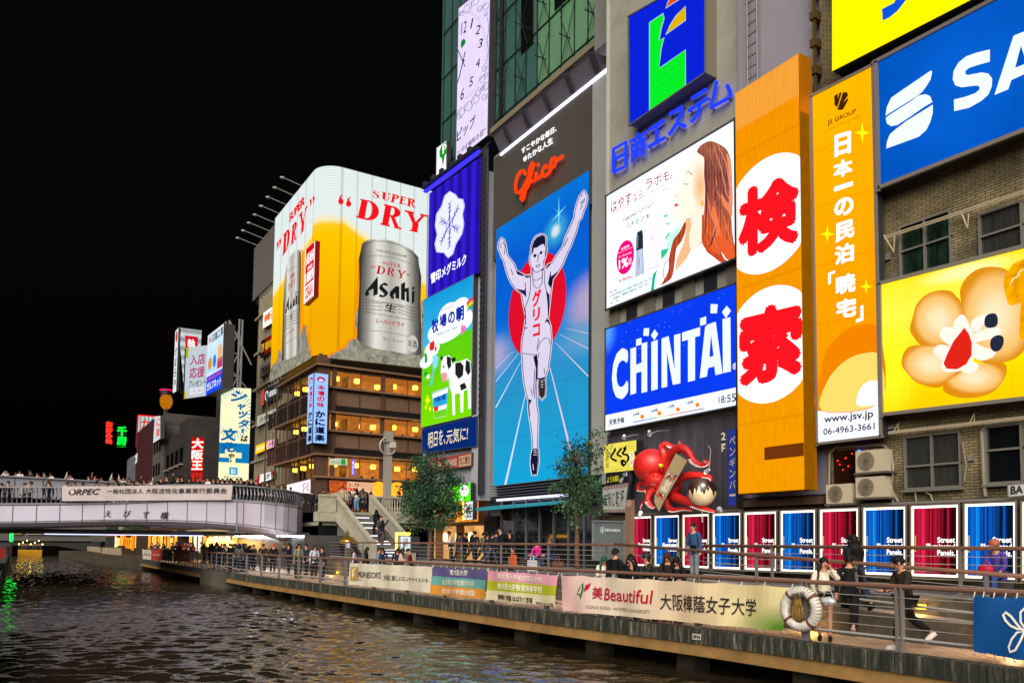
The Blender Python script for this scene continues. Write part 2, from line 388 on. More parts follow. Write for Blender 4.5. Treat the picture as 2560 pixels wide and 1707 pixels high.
def moss_mat():
    """old concrete kerb face: vertical grey boards, white runs and dark green moss streaks"""
    m, nt, add, L, out = _new('mossy_concrete'); b = add('BsdfPrincipled'); L(b.outputs[0], out.inputs[0]); b.inputs['Roughness'].default_value = .9
    tc = add('TexCoord'); mp = add('Mapping'); mp.inputs['Scale'].default_value = (2.0, 6.0, .7); L(tc.outputs['Object'], mp.inputs[0])
    n = add('TexNoise', i_Scale=1.0, i_Detail=8.0, i_Roughness=.75); L(mp.outputs[0], n.inputs['Vector'])
    r = add('ValToRGB'); L(n.outputs[0], r.inputs[0]); el = r.color_ramp.elements
    for pos, h in ((.36, '#0e120a'), (.48, '#1e2216'), (.55, '#3e3c30'), (.62, '#6e6854'), (.72, '#b0a890')):
        e = el.new(pos); e.color = (*lin(h), 1)
    el.remove(el[0]); el.remove(el[-1])
    L(r.outputs[0], b.inputs['Base Color']); bp = add('Bump', i_Strength=.8, i_Distance=.015); L(n.outputs[0], bp.inputs['Height']); L(bp.outputs[0], b.inputs['Normal'])
    return m
MOSS = moss_mat(); BEAM = D('#8a6a3c', .7, var=.25, scale=1.2, bump=.2); TILE = brick_mat('quay_paving', '#dcb694', '#e6c4a2', '#8a6c56', .22, .11, .55, .45)
GREYSTONE = D('#6b675f', .8, var=.25, scale=2.0, bump=.25); DARKWALL = D('#1c1b1d', .7, var=.3, scale=1.5)
QE = [(13.25, -6), (13.12, 6.3), (13.1, 9.9), (12.95, 12.7), (12.4, 18.4), (11.55, 32), (10.95, 43), (10.75, 52), (10.55, 66), (10.46, 85)]
def qx(y):
    for (x0, y0), (x1, y1) in zip(QE, QE[1:]):
        if y0 <= y <= y1: return x0+(x1-x0)*(y-y0)/(y1-y0)
    return QE[0][0] if y < QE[0][1] else QE[-1][0]
def strip(mb, xl, xr, ys, z, mi=0):
    for y0, y1 in zip(ys, ys[1:]): mb.poly([(xl(y0), y0, z), (xr(y0), y0, z), (xr(y1), y1, z), (xl(y1), y1, z)], mi)
ys = [p[1] for p in QE]
mb = MB(); strip(mb, qx, lambda y: 24.0, ys, 0.0); struct('quay_deck', mb, TILE)
mb = MB()
for (x0, y0), (x1, y1) in zip(QE, QE[1:]):
    mb.poly([(x0+.02, y0, .028), (x0+.25, y0, .028), (x1+.25, y1, .028), (x1+.02, y1, .028)])
    nb = int((y1-y0)/.25); kr = random.Random(int(y0*10))
    for k in range(nb):
        f0, f1 = k/nb, (k+.93)/nb; d = .05+kr.uniform(-.004, .007); h_ = .022+kr.uniform(0, .008); xa, ya, xc, yc = x0+(x1-x0)*f0, y0+(y1-y0)*f0, x0+(x1-x0)*f1, y0+(y1-y0)*f1
        mb.prism([(xa-d, ya, -.3), (xc-d, yc, -.3), (xc-d, yc, h_), (xa-d, ya, h_)], (.14, 0, 0))
    mb.poly([(x0-.05, y0, -.3), (x1-.05, y1, -.3), (x1+1.5, y1, -.3), (x0+1.5, y0, -.3)])
struct('quay_kerb', mb, MOSS)
mb = MB()
for (x0, y0), (x1, y1) in zip(QE, QE[1:]):
    mb.bar((x0+.1, y0, -.42), (x1+.1, y1, -.42), .2, .24); mb.bar((x0+.06, y0, -.545), (x1+.06, y1, -.545), .3, .025)
struct('quay_beam', mb, BEAM)
mb = MB()
for i in range(16):
    y = 4+i*3.1; x = qx(y); mb.box((x+.28, y, -2.5), (x+.8, y+.55, -.3))
mb.box((14.9, -6, -2.5), (15.2, 90, -.02)); struct('quay_piles', mb, D('#2a2419', .9, var=.5, scale=2.5, bump=.5))
mb = MB(); mb.box((10.62, 56.5, -2.5), (12.0, 49.5, .028)); struct('quay_pier', mb, D('#4c483d', .9, var=.4, scale=1.5, bump=.4, stretch=(4, 4, .6)))
# ramp up to the terrace, upper walkway and terrace
RT_ = D('#958a80', .6, var=.2, scale=4); TER = brick_mat('terrace_paving', '#7d7876', '#8f8884', '#4d4a48', .3, .3, .5, .35)
mb = MB(); mb.poly([(15.2, 1, .02), (16.8, 1, .02), (16.8, 18.6, .8), (15.2, 18.6, .8)]); mb.poly([(15.2, 1, 0), (15.2, 1, .02), (15.2, 18.6, .8), (15.2, 18.6, 0)])
struct('ramp', mb, [RT_])
mb = MB(); mb.poly([(16.8, -4, .8), (60, -4, .8), (60, 52, .8), (16.8, 52, .8)]); mb.poly([(15.2, 18.6, .8), (16.8, 18.6, .8), (16.8, 47, .8), (16.0, 47, .8), (16.0, 20, .8), (15.2, 19, .8)])
struct('terrace', mb, TER)
WALLB = D('#4a4238', .85, var=.5, scale=2.2, bump=.5)
mb = MB(); mb.poly([(16.8, -4, 0), (16.8, -4, .8), (16.8, 18.6, .8), (16.8, 18.6, 0)]); mb.box((15.05, 1.2, 0), (15.2, 18.6, .2))
mb.prism([(15.04, 3, 0), (15.04, 18.6, 0), (15.04, 18.6, .92), (15.04, 3, .22)], (.14, 0, 0)); mb.box((15.6, 18.6, 0), (16.0, 47, .83)); mb.box((15.6, 46.7, 0), (22, 47, .83))
struct('retaining_wall', mb, WALLB)
# left bank (the camera stands at its edge)
mb = MB(); mb.box((-40, -6, -2.5), (-.32, 30, 0)); mb.box((-40, 30, -2.5), (-.55, 400, 0)); struct('west_quay', mb, [MOSS])
# quay beyond the bridge and the far embankment
mb = MB(); mb.prism([(9.2, 91.7, -.02), (7.6, 128, -.02), (6.6, 160, -.02), (30, 160, -.02), (30, 85, -.02), (10.6, 85, -.02)], (0, 0, -2.3)); struct('far_quay', mb, [D('#3c3428', .8, var=.3, scale=1)])
# ------------------------------------------------------------------ bridge
LAV = D('#cdc6d4', .55, var=.05, scale=.6); RAILM = D('#8c8a92', .35, .7); DK = D('#24232a', .6)
BL = [(-9, 53.2, 4.5), (-4, 52.4, 4.62), (-.8, 52, 4.72), (2, 51.9, 4.83), (5, 51.8, 4.98), (8, 51.8, 5.25), (10, 51.8, 5.36), (12, 51.9, 5.4), (13.6, 52.1, 5.36), (15, 52.7, 5.3), (16.2, 53.6, 5.24), (17.0, 55, 5.2), (17.4, 57, 5.2)]
def bw(i):  # fascia bottom / top heights
    x = BL[i][0]; top = BL[i][2]; return top-1.98-max(0, x-5)*.08, top-.93
def inward(i):
    a, b = Vector(BL[max(0, i-1)][:2]), Vector(BL[min(len(BL)-1, i+1)][:2]); d = (b-a).normalized(); return Vector((-d.y, d.x))
bridge = thing('road_bridge', 'pale lavender arched bridge crowded with people, its name in brush letters on the side', 'bridge', (8, 60, 2))
mb = MB(); N = len(BL)
for i in range(N-1):
    (xa, ya, _), (xb, yb, _) = BL[i], BL[i+1]; (b0, t0), (b1, t1) = bw(i), bw(i+1); na, nb = inward(i), inward(i+1)
    A0 = Vector((xa, ya, b0)); A1_ = Vector((xa, ya, t0)); B0 = Vector((xb, yb, b1)); B1_ = Vector((xb, yb, t1)); na = Vector((*na, 0)); nb = Vector((*nb, 0))
    mb.poly([A0, B0, B1_, A1_]); mb.poly([A1_, B1_, B1_+nb*.5, A1_+na*.5])
    A2_ = A0+na*.35-_z*.22; B2_ = B0+nb*.35-_z*.22; mb.poly([A2_, B2_, B0, A0]); A3_ = A2_+na*1.2-_z*.1; B3_ = B2_+nb*1.2-_z*.1; mb.poly([A3_, B3_, B2_, A2_])
mb.build('fascia', LAV, bridge)
mb = MB(); x = -8.0; pts = []
def along(t):  # arc-length walk on the bridge edge
    acc = 0
    for i in range(N-1):
        a, b = Vector(BL[i]), Vector(BL[i+1]); l = (b.xy-a.xy).length
        if acc+l >= t: q = (t-acc)/l; return a.lerp(b, q), (Vector((*inward(i), 0))*(1-q)+Vector((*inward(i+1), 0))*q), i, q
        acc += l
    return Vector(BL[-1]), Vector((*inward(N-1), 0)), N-2, 1
BLEN = sum((Vector(BL[i+1][:2])-Vector(BL[i][:2])).length for i in range(N-1))
t = 1.0
while t < BLEN:
    p, n, i, q = along(t); (b0, t0), (b1, t1) = bw(i), bw(i+1); b = b0+(b1-b0)*q; tp = t0+(t1-t0)*q; o = p.xy.to_3d()-n*.012
    mb.bar(o+_z*b, o+_z*tp, .03, .02); t += 1.13
for i in range(N-1):
    n0, n1 = Vector((*inward(i), 0))*.012, Vector((*inward(i+1), 0))*.012
    for k in (.06, .93):
        a = Vector((*BL[i][:2], bw(i)[0]+(bw(i)[1]-bw(i)[0])*k))-n0; b = Vector((*BL[i+1][:2], bw(i+1)[0]+(bw(i+1)[1]-bw(i+1)[0])*k))-n1; mb.bar(a, b, .02, .03)
mb.build('panel_joint', DK, bridge)
mb = MB(); t = .4
while t < BLEN:
    p, n, i, q = along(t); mb.tube([p-_z*.9+n*.1, p-_z*.55-n*.1, p-_z*.25-n*.02, p-_z*.04+n*.12], [.05, .045, .04, .03], 5); t += .235
mb.build('baluster', RAILM, bridge)
mb = MB()
for i in range(N-1):
    a, b = Vector(BL[i]), Vector(BL[i+1]); na, nb = Vector((*inward(i), 0)), Vector((*inward(i+1), 0)); mb.bar(a+na*.15, b+nb*.15, .26, .07); mb.bar(a+na*.12-_z*.92, b+nb*.12-_z*.92, .3, .06)
mb.build('handrail', D('#b5b2b4', .35, .5), bridge)
mb = MB(); dk = [(x, y+.3, z-1.12) for x, y, z in BL]; mb.poly(dk + [(17.4, 66, 4.1), (10, 66, 4.6), (2, 66, 4.4), (-9, 66, 4.0)]); mb.build('footway', D('#5b5755', .8), bridge)
mb = MB(); mb.box((-9, 54, 2.3), (17.2, 72, 2.5)); mb.build('soffit', D('#4b4a4a', .6, var=.2, scale=1), bridge)
mb = MB(); fp = [(-8, 65, 6.15), (0, 65, 6.2), (6, 65, 6.1), (11, 65, 5.95), (15, 65.4, 5.75), (17, 66.5, 5.6)]
for a, b in zip(fp, fp[1:]): mb.poly([Vector(a)-_z*1.45, Vector(b)-_z*1.45, b, a]); mb.bar(a, b, .35, .08)
for k in range(14): mb.box((-7+k*1.7, 64.97, 4.6), (-6.97+k*1.7, 64.99, 6.1), 1)
mb.build('far_parapet', [D('#8d8b90', .5, .2), DK], bridge)
# brush letters and the banner
a = Art(Pl((5, 51.8, 3.4), (0, -1, 0)), base=.03); ink = D('#17151a', .6)
for c, q in (('え', A2(772, 425, 815, 430, 812, 475, 768, 470)), ('び', A2(910, 425, 962, 428, 955, 477, 905, 474)), ('す', A2(1052, 432, 1100, 432, 1097, 485, 1050, 482)), ('橋', A2(1178, 435, 1240, 438, 1236, 492, 1175, 490))): a.text(c, q, ink, bold=.012, shear=.15)
a.done('lettering', bridge)
mb = MB(); LUB = E('#dfe6ff', 5.0, True)
mb.bar((1.5, 55.5, 2.2), (10.2, 53.6, 2.2), .16, .05); mb.build('soffit_light', E('#c8d0ff', 2.0, True), bridge)
mb = MB(); mb.poly([(17.4, 52, 3.95), (60, 52, 3.95), (60, 140, 3.95), (17.4, 140, 3.95)]); struct('plaza', mb, TER)
# abutment wall under the bridge, with two rows of tube lights
steel = D('#77777a', .28, .8, var=.25, scale=.8, stretch=(1, 1, .15)); mb = MB()
mb.poly([(15.6, 50, 0), (15.6, 72, 0), (15.6, 72, 2.3), (15.6, 50, 2.3)]); mb.poly([(15.6, 50, 0), (15.6, 50, 2.3), (19, 50.0, 2.3), (19, 50.0, 0)]); struct('abutment_wall', mb, steel)
for r_ in range(2):
    for k in range(7):
        y = 51.2+k*2.2; o = MB(); o.box((15.35-.5*r_, y, 2.22-.0*r_), (15.43-.5*r_, y+1.45, 2.28)); o.box((15.3-.5*r_, y-.03, 2.281), (15.48-.5*r_, y+1.48, 2.31), 1)
        tag(o.build('tube_light', [E('#eef6ff', 40.0, True), D('#888888')]), 'white tube light in the two rows on the underpass ceiling beside the steel wall', 'lamp', 'tube lights under the bridge')
# ------------------------------------------------------------------ BUILDINGS AND SIGNS, right bank, near to far
def proj(p):
    d = Vector(p)-EYE; k = d.dot(FW); return (1280+FPX*d.dot(RT)/k, 1227-FPX*d.dot(UP)/k)
def wbox(y0, y1, z0, z1, X): return [proj((X, y1, z1)), proj((X, y0, z1)), proj((X, y0, z0)), proj((X, y1, z0))]
def slab(name, parent, mats, boxes, **k):
    mb = MB()
    for b in boxes: mb.box(b[0], b[1], b[2] if len(b) > 2 else 0)
    return parts(mb, name, mats, parent, **k) if parent and len(boxes) > 1 else mb.build(name, mats, parent, **k)
ALU = D('#9a958a', .4, .6); GLASSD = D('#0d1012', .06, 0, spec=.7); CREAMP = D('#b9a98a', .6)
WHT = E('#f4f6ff', 1.25)
# --- brick building at the right edge
BK = thing('brick_building', 'old tan brick building with curtained windows and pipes behind the yellow pastry billboard', 'building', (24, 5, .8))
slab('wall', BK, [brick_mat('tan_brick', '#8e7c56', '#a08e62', '#4c422e', .23, .075, .7, .72)], [((19.8, -6, .8), (32, 14.62, 45))])
BX_ = 19.8
def window(parent, y0, y1, z0, z1, nx, zs, X=BX_, curtain=None, fm=ALU):
    f = MB(); t = .05
    for y in [y0+(y1-y0)*i/nx for i in range(nx+1)]: f.box((X-.09, y-t/2, z0), (X+.02, y+t/2, z1))
    for z in [z0, z1]+list(zs): f.box((X-.085, y0-t/2, z-t/2), (X+.02, y1+t/2, z+t/2))
    f.box((X-.16, y0-.08, z0-.09), (X+.02, y1+.08, z0-.03))
    fr = f.build('window', fm, parent); p = MB(); p.box((X-.012, y0, z0), (X+.01, y1, z1)); p.build('pane', curtain or GLASSD, fr)
CURT = D('#2a2a26', .5, var=.5, scale=3, stretch=(1, 7, .25)); CURG = D('#16261c', .3, var=.8, scale=2, stretch=(1, 3, .6))
def yz(x, y, X=BX_): p = PX(X).hit(x, y); return p.y, p.z
for (p1, p2, nx, zf, cm) in ((B2(683, 1152, 998, 1422), None, 2, (.57,), CURT), (B2(1133, 1095, 1344, 1396), None, 1, (.42,), None), (B2(655, -20, 945, 245), None, 2, (.4,), CURG), (B2(1100, -90, 1344, 120), None, 1, (.45,), CURT)):
    (ya, za), (yb, zb) = yz(*p1[0]), yz(*p1[1]); y0, y1 = min(ya, yb), max(ya, yb); z1 = za; z0 = zb
    window(BK, y0, y1, z0, z1, nx, [z1-(z1-z0)*f for f in zf], curtain=cm)
# rails, pipes and brackets on the brick wall
mb = MB(); pl = PX(19.55)
for seg, r_ in ((B1(655, 1548, 1568, 1248), .022), (B1(655, 1562, 1568, 1262), .02), (B2(585, 1122, 1344, 1036), .03), (B2(585, 1130, 1344, 1046), .02)):
    mb.tube([pl.hit(*p) for p in seg], r_, 6)
for q in (B2(612, 1122, 640, 1070, 640, 1118), B2(1040, 1070, 1065, 1015, 1065, 1065), B1(1160, 1395, 1200, 1490, 1205, 1400), B2(560, 20, 615, 110, 618, 20)):
    P3 = [pl.hit(*p) for p in q]; mb.tube([P3[0], P3[1], P3[2]], .02, 5)
parts(mb, 'awning_rail', CREAMP, BK)
mb = MB(); pl = PX(19.7)
for seg, r_ in ((B2(250, 1510, 255, 1240, 290, 1205, 510, 1190, 560, 1195, 600, 1240, 612, 1330, 600, 1420, 610, 1510), .045), (B2(1115, 1340, 1105, 1120, 1130, 1085), .05), (B2(1115, 1340, 1128, 1480), .05), (B2(740, 1510, 735, 1450, 770, 1445, 820, 1470, 835, 1510), .025), (B2(1000, 1180, 1020, 1300, 1010, 1400), .03), (B2(600, 1440, 640, 1510), .04)):
    mb.tube([pl.hit(*p) for p in seg], r_, 7)
parts(mb, 'conduit', D('#857a66', .5, .3), BK, True)
mb = MB()
for z, yy in ((2.98, (3, 14.5)), (5.0, (12.4, 14.5))): mb.box((19.62, yy[0], z), (19.8, yy[1], z+.07))
for q in (B2(1038, 1250, 1065, 1280), B2(575, 125, 600, 155), B2(610, 1278, 625, 1308)):
    a, b = PX(19.8).hit(*q[0]), PX(19.8).hit(*q[1]); mb.box((19.72, b.y, b.z), (19.8, a.y, a.z))
parts(mb, 'ledge', D('#8f8a80', .5, .4), BK)
def ac(q, label):
    (ya, za), (yb, zb) = yz(*q[0], X=19.35), yz(*q[1], X=19.35); y0, y1 = min(ya, yb), max(ya, yb)
    t = thing('air_conditioner', label, 'air conditioner', (19.5, (y0+y1)/2, zb), 'outdoor air conditioner units on the brick wall')
    slab('casing', t, D('#b8ab90', .5), [((19.35, y0, zb), (19.75, y1, za))]); cy = y0+(y1-y0)*.62; cz = (za+zb)/2; r_ = min((za-zb)*.42, (y1-y0)*.34)
    mb = MB(); M = Matrix.Rotation(R(-90), 4, 'Y')
    for k in range(6): rr = r_*(k+1)/6; mb.tube([Vector((19.335, cy+rr*math.cos(R(a)), cz+rr*math.sin(R(a)))) for a in range(0, 361, 20)], .008, 4)
    for a in range(0, 180, 30): c_, s_ = math.cos(R(a))*r_, math.sin(R(a))*r_; mb.tube([(19.333, cy-c_, cz-s_), (19.333, cy+c_, cz+s_)], .006, 4)
    mb.build('fan_grille', D('#6d6350', .5, .3), t); slab('bracket', t, D('#5f594d', .6, .3), [((19.33, y0-.1, zb-.06), (19.8, y1+.05, zb-.005))])
ac(B2(400, 1228, 560, 1335), 'beige air conditioner unit, topmost of the three below the amber vertical sign')
ac(B2(400, 1375, 560, 1480), 'beige air conditioner unit directly under the topmost one')
ac(B2(235, 1415, 378, 1515), 'beige air conditioner unit lowest and furthest from the windows')
# dark lit stairwell opening beside the units
mb = MB(); P3 = [PX(19.79).hit(*p) for p in B2(280, 1225, 400, 1222, 400, 1410, 285, 1415)]; mb.prism(P3, (-.03, 0, 0)); a = mb.build('window', D('#1a0a0a', .2), BK)
mb = MB()
for x, y in ((380, 1240), (300, 1280), (345, 1265), (360, 1310), (330, 1330), (312, 1300)): mb.ball(PX(19.7).hit(*B2(x, y)[0]), .022, 6, 4)
mb.ball(PX(19.7).hit(*B2(420, 1228)[0]), .05, 6, 4, 1); parts(mb, 'pilot_light', [E('#ff2a18', 3), E('#4455ff', 5)], a)
# --- yellow billboard, blue billboard, pastry billboard, orange lodging banner sign
FR = D('#8f867a', .45, .4); XS = 19.3; PS = PX(XS)
s = Sign('billboard', 'yellow billboard cut by the top edge with the tail of a blue stroke', 'billboard', [(2080, -330), (2700, -640), (2700, -140), (2080, 179)], PX(19.1), LED('#ffee00', 1.15, blot=.04), .5, .0)
a = s.art(); a.fill(B1(640, 62, 720, 20, 745, -40, 830, -60, 795, 5, 740, 75, 690, 115, 645, 137), E('#0a55d8', 1.0), 1); a.done('picture_print', s.root)
q = [(2191.5, 155), (2640, -81), (2640, 296), (2198, 470.7)]
s = Sign('billboard', 'deep blue billboard with a white striped wing emblem and big white letters SA', 'billboard', q, PS, LED('#0052b8', 1.05, blot=.06, blobs=((.5, .5, .6, .7, '#065cca', .2),)), .4, .1, FR)
a = s.art(); W = E('#e6f4fb', 1.1)
a.fill(B1(663, 757, 672, 700, 700, 640, 750, 605, 960, 462, 968, 470, 958, 520, 930, 565, 900, 605, 860, 635), W, 1)
a.fill(B1(665, 775, 670, 765, 830, 662, 880, 625, 925, 617, 955, 630, 970, 668, 920, 697, 800, 780, 740, 818, 700, 826, 672, 808), W, 1)
a.fill(B1(972, 685, 972, 740, 955, 800, 930, 850, 880, 895, 668, 972, 672, 930, 690, 880, 730, 845, 800, 792), W, 1); a.done('logo_print', s.root)
a = s.art()
a.fill(B1(1345, 325, 1345, 405, 1270, 425, 1210, 445, 1185, 465, 1185, 485, 1200, 492, 1290, 475, 1335, 482, 1360, 515, 1358, 565, 1335, 620, 1290, 660, 1210, 705, 1112, 728, 1110, 652, 1190, 632, 1250, 610, 1278, 585, 1275, 565, 1255, 560, 1160, 572, 1120, 560, 1102, 520, 1108, 465, 1140, 410, 1190, 370, 1260, 345), W, 1)
a.fill(B1(1375, 622, 1500, 235, 1600, 195, 1700, 480, 1620, 515, 1605, 470, 1485, 525, 1465, 585), W, 1); a.fill(B1(1510, 445, 1585, 415, 1548, 300), E('#0052b8', 1.05), 2); a.done('lettering', s.root)
# pastry billboard
q = B2(537, 288, 1500, 42, 1500, 915, 550, 1022)
s = Sign('billboard', 'bright yellow billboard with a flower shaped pastry, cream, strawberry and berries', 'billboard', q, PS, LED('#ffe600', 1.1, ramp=[(0, '#f5c400'), (.35, '#fbe000'), (.75, '#fff04a'), (1, '#ffe020')], blot=.05, blobs=((.06, .3, .25, .5, '#ffef20', .1), (.55, .93, .35, .08, '#fff8a0', .2))), .35, .09, FR)
a = s.art(); C1, C2, C3 = '#e08e14', '#f8c470', '#ffe8bc'
def petal(pts, cu, cv_):
    P = B2(*pts); xs = [p[0] for p in P]; ys_ = [p[1] for p in P]; uvq = [(min(xs), min(ys_)), (max(xs), min(ys_)), (max(xs), max(ys_)), (min(xs), max(ys_))]
    m = LED(C1, 1.0, blot=.03, sample=False, bs=8, blobs=((cu, cv_, .5, .5, C2, .72), (cu, cv_, .4, .4, C3, .15))); return P, m, uvq
for pts, cu, cv_ in (((990, 390, 985, 330, 1010, 270, 1055, 225, 1110, 200, 1180, 195, 1250, 215, 1330, 300, 1400, 380, 1400, 560, 1330, 680, 1250, 725, 1170, 740, 1060, 700, 1000, 560), .5, .5),
    ((720, 480, 740, 410, 790, 355, 860, 328, 930, 330, 965, 360, 990, 400, 1000, 560, 960, 650, 860, 640, 770, 635, 720, 580, 705, 540), .55, .5),
    ((760, 632, 850, 640, 960, 700, 990, 800, 930, 830, 890, 862, 830, 870, 740, 840, 690, 790, 660, 745, 665, 690, 690, 650, 720, 636), .5, .55),
    ((900, 850, 950, 810, 1080, 740, 1180, 735, 1240, 740, 1245, 790, 1215, 850, 1160, 900, 1080, 925, 1000, 928, 930, 912, 892, 885), .5, .6)):
    P, m, uvq = petal(pts, cu, cv_); a.blob(P, m, 1, uvq)
CRM = LED('#fff0e0', 1.08, blot=.1, bs=6, sample=False)
for pts in ((950, 540, 960, 490, 1000, 462, 1030, 500, 1035, 560), (875, 590, 880, 545, 905, 530, 960, 545, 975, 600, 940, 640), (835, 670, 850, 640, 890, 630, 940, 650, 930, 700, 880, 715), (1045, 530, 1060, 490, 1110, 462, 1150, 470, 1120, 520, 1080, 560), (1050, 580, 1120, 545, 1190, 535, 1215, 560, 1180, 590, 1100, 610, 1060, 620), (1060, 620, 1110, 640, 1180, 665, 1170, 700, 1100, 720, 1060, 690), (990, 760, 1040, 720, 1090, 745, 1070, 780, 1025, 792), (880, 740, 920, 700, 1060, 700, 1000, 770, 930, 785, 890, 775), (930, 560, 1050, 540, 1070, 700, 960, 740)):
    a.blob(B2(*pts), CRM, 3); a.line(B2(*pts), .9, E('#ecd4ba', 1.0), 3, True)
a.fill(B2(1010, 535, 1035, 570, 1052, 620, 1050, 690, 1020, 740, 970, 768, 910, 765, 893, 735, 915, 680, 950, 610), LED('#e02418', 1.0, blot=.35, bs=40, sample=False), 4)
for x, y in ((1265, 300), (1300, 260)): a.line(B2(x, y, x+20, y-40, x+60, y-60), [1, 3, 1], E('#fff2b0', 1.1), 6)
BER = LED('#2a3046', .8, blot=.8, bs=30, sample=False)
a.blob(B2(1125, 480, 1150, 458, 1185, 458, 1198, 490, 1190, 525, 1155, 537, 1125, 525), BER, 4); a.blob(B2(1160, 600, 1190, 578, 1225, 585, 1230, 620, 1210, 660, 1175, 668, 1155, 640), BER, 4)
HON = LED('#f0a000', 1.05, blot=.3, bs=5, sample=False)
a.blob(B2(1230, 290, 1240, 240, 1265, 205, 1290, 175, 1360, 150, 1420, 170, 1430, 330, 1400, 400, 1330, 395, 1265, 410, 1240, 350), HON, 5); a.blob(B2(1330, 380, 1350, 380, 1345, 585, 1318, 580), HON, 5); a.done('picture_print', s.root)
# orange lodging sign (the cartoon on it is replaced by a plain stand-in patch)
q = [(2029, 241), (2183, 163), (2203, 1091), (2044.5, 1109)]
s = Sign('vertical_sign', 'tall amber vertical sign with white brush capitals and a white web address foot', 'sign', q, PS, LED('#ff9c00', 1.1, blot=.05, ramp=[(0, '#ff8a00'), (.5, '#ff9e00'), (1, '#ffb000')]), .3, .07, FR)
a = s.art(); a.fill(B2(188, 1002, 545, 950, 545, 1145, 190, 1185), E('#eef0ff', 1.15, False), 1); BR_ = E('#4a2a08', .7); BRL = E('#c07a10', .9)
a.fill(B1(328, 628, 352, 612, 352, 700, 330, 690), BR_, 1); a.fill(B1(360, 610, 378, 603, 345, 715, 352, 650), BR_, 1); a.fill(B1(385, 604, 412, 604, 418, 625, 368, 700, 350, 715), BR_, 1); a.fill(B1(418, 640, 420, 655, 385, 718, 360, 720, 345, 716), BR_, 1); a.done('logo_print', s.root)
a = s.art(); a.text('JS GROUP', B1(283, 790, 470, 710, 470, 748, 283, 830), BR_, 1, .015); a.text('solidarity & courage', B1(272, 848, 492, 748, 492, 770, 272, 866), BRL, 1)
for c, b in zip('日本一の民', ((330, 885, 438, 853, 438, 1000, 330, 1032), (322, 1060, 448, 1025, 448, 1140, 322, 1172), (325, 1222, 452, 1183, 452, 1212, 325, 1255), (328, 1305, 455, 1275, 455, 1395, 328, 1425), (335, 1462, 460, 1425, 460, 1545, 335, 1590))): a.text(c, B1(*b), WHT, 1, .045)
for c, b in zip('泊「暁宅」', ((283, 85, 392, 50, 392, 160, 283, 190), (247, 228, 287, 215, 287, 285, 247, 295), (290, 250, 402, 220, 402, 330, 290, 358), (292, 385, 405, 358, 405, 470, 292, 485), (402, 420, 445, 408, 445, 495, 402, 508))): a.text(c, B2(*b), WHT, 3, .045)
DKT = E('#33313a', .8); a.text('www.jsv.jp', B2(225, 1030, 500, 995, 500, 1050, 225, 1080), DKT, 2, .02); a.text('06-4963-3661', B2(220, 1100, 508, 1065, 508, 1103, 220, 1136), DKT, 2, .015); a.done('lettering', s.root)
a = s.art(); ST = E('#ffee10', 1.15)
for cx, cy, w_, h_, f in ((512, 868, 52, 70, B1), (283, 1530, 50, 62, B1), (460, 305, 36, 45, B2), (283, 950, 45, 45, B2)):
    P = []
    for k in range(8): rr = 1 if k % 2 == 0 else .26; P += [cx+w_*rr*math.sin(k*math.pi/4), cy-h_*rr*math.cos(k*math.pi/4)]
    a.fill(f(*P), ST, 1)
OR_ = E('#f08400', 1.0); a.blob(B2(190, 1000, 205, 800, 240, 660, 330, 560, 430, 520, 535, 560, 545, 950), OR_, 1); a.blob(B2(215, 1000, 240, 840, 330, 730, 440, 680, 536, 700, 540, 952), E('#f6dc6a', 1.0), 2); a.blob(B2(410, 970, 430, 870, 490, 830, 541, 850, 543, 952), E('#f4f4ff', 1.1), 3); a.done('picture_print', s.root)
# BAR plate
s = Sign('bar_sign', 'small white plate sign with dark serif letters BA at the right edge', 'sign', B2(1255, 1410, 1440, 1392, 1440, 1468, 1258, 1482), PX(19.2), D('#c9c6bd', .5), .08, .02, D('#77736a', .5))
a = s.art(); a.text('BA', B2(1268, 1422, 1338, 1415, 1338, 1460, 1268, 1468), D('#2b2b30', .6), 1, .03); a.done('lettering', s.root)
# --- narrow grey tower behind the orange screen, with ladder
GT = thing('grey_tower', 'plain grey violet tower wall with a ladder behind the tall orange screen', 'building', (25, 16, .8))
slab('wall', GT, [D('#8f8a93', .6, var=.06, scale=.7), D('#5c4838', .7, var=.3, scale=2)], [((19.95, 14.7, 3.4), (32, 17.9, 48)), ((20.0, 14.7, .8), (32, 17.9, 3.39), 1), ((19.7, 14.7, 3.1), (19.95, 17.9, 3.3), 1)])
mb = MB(); yl = PX(19.7).hit(*A7(1120, 300)[0]).y
for y in (yl-.2, yl+.2): mb.tube([(19.7, y, 15), (19.7, y, 34)], .03, 5)
for k in range(50): mb.tube([(19.7, yl-.2, 15.2+k*.37), (19.7, yl+.2, 15.2+k*.37)], .018, 5)
mb.build('ladder', D('#6a655a', .5, .5), GT)
mb = MB()
for k in range(24): mb.box((19.5, 14.55, 15+k*.85), (19.9, 14.75, 15.25+k*.85))
mb.box((19.55, 14.6, 14), (19.62, 14.68, 36)); mb.build('cable_tray', D('#5a4a20', .6, .3), GT)
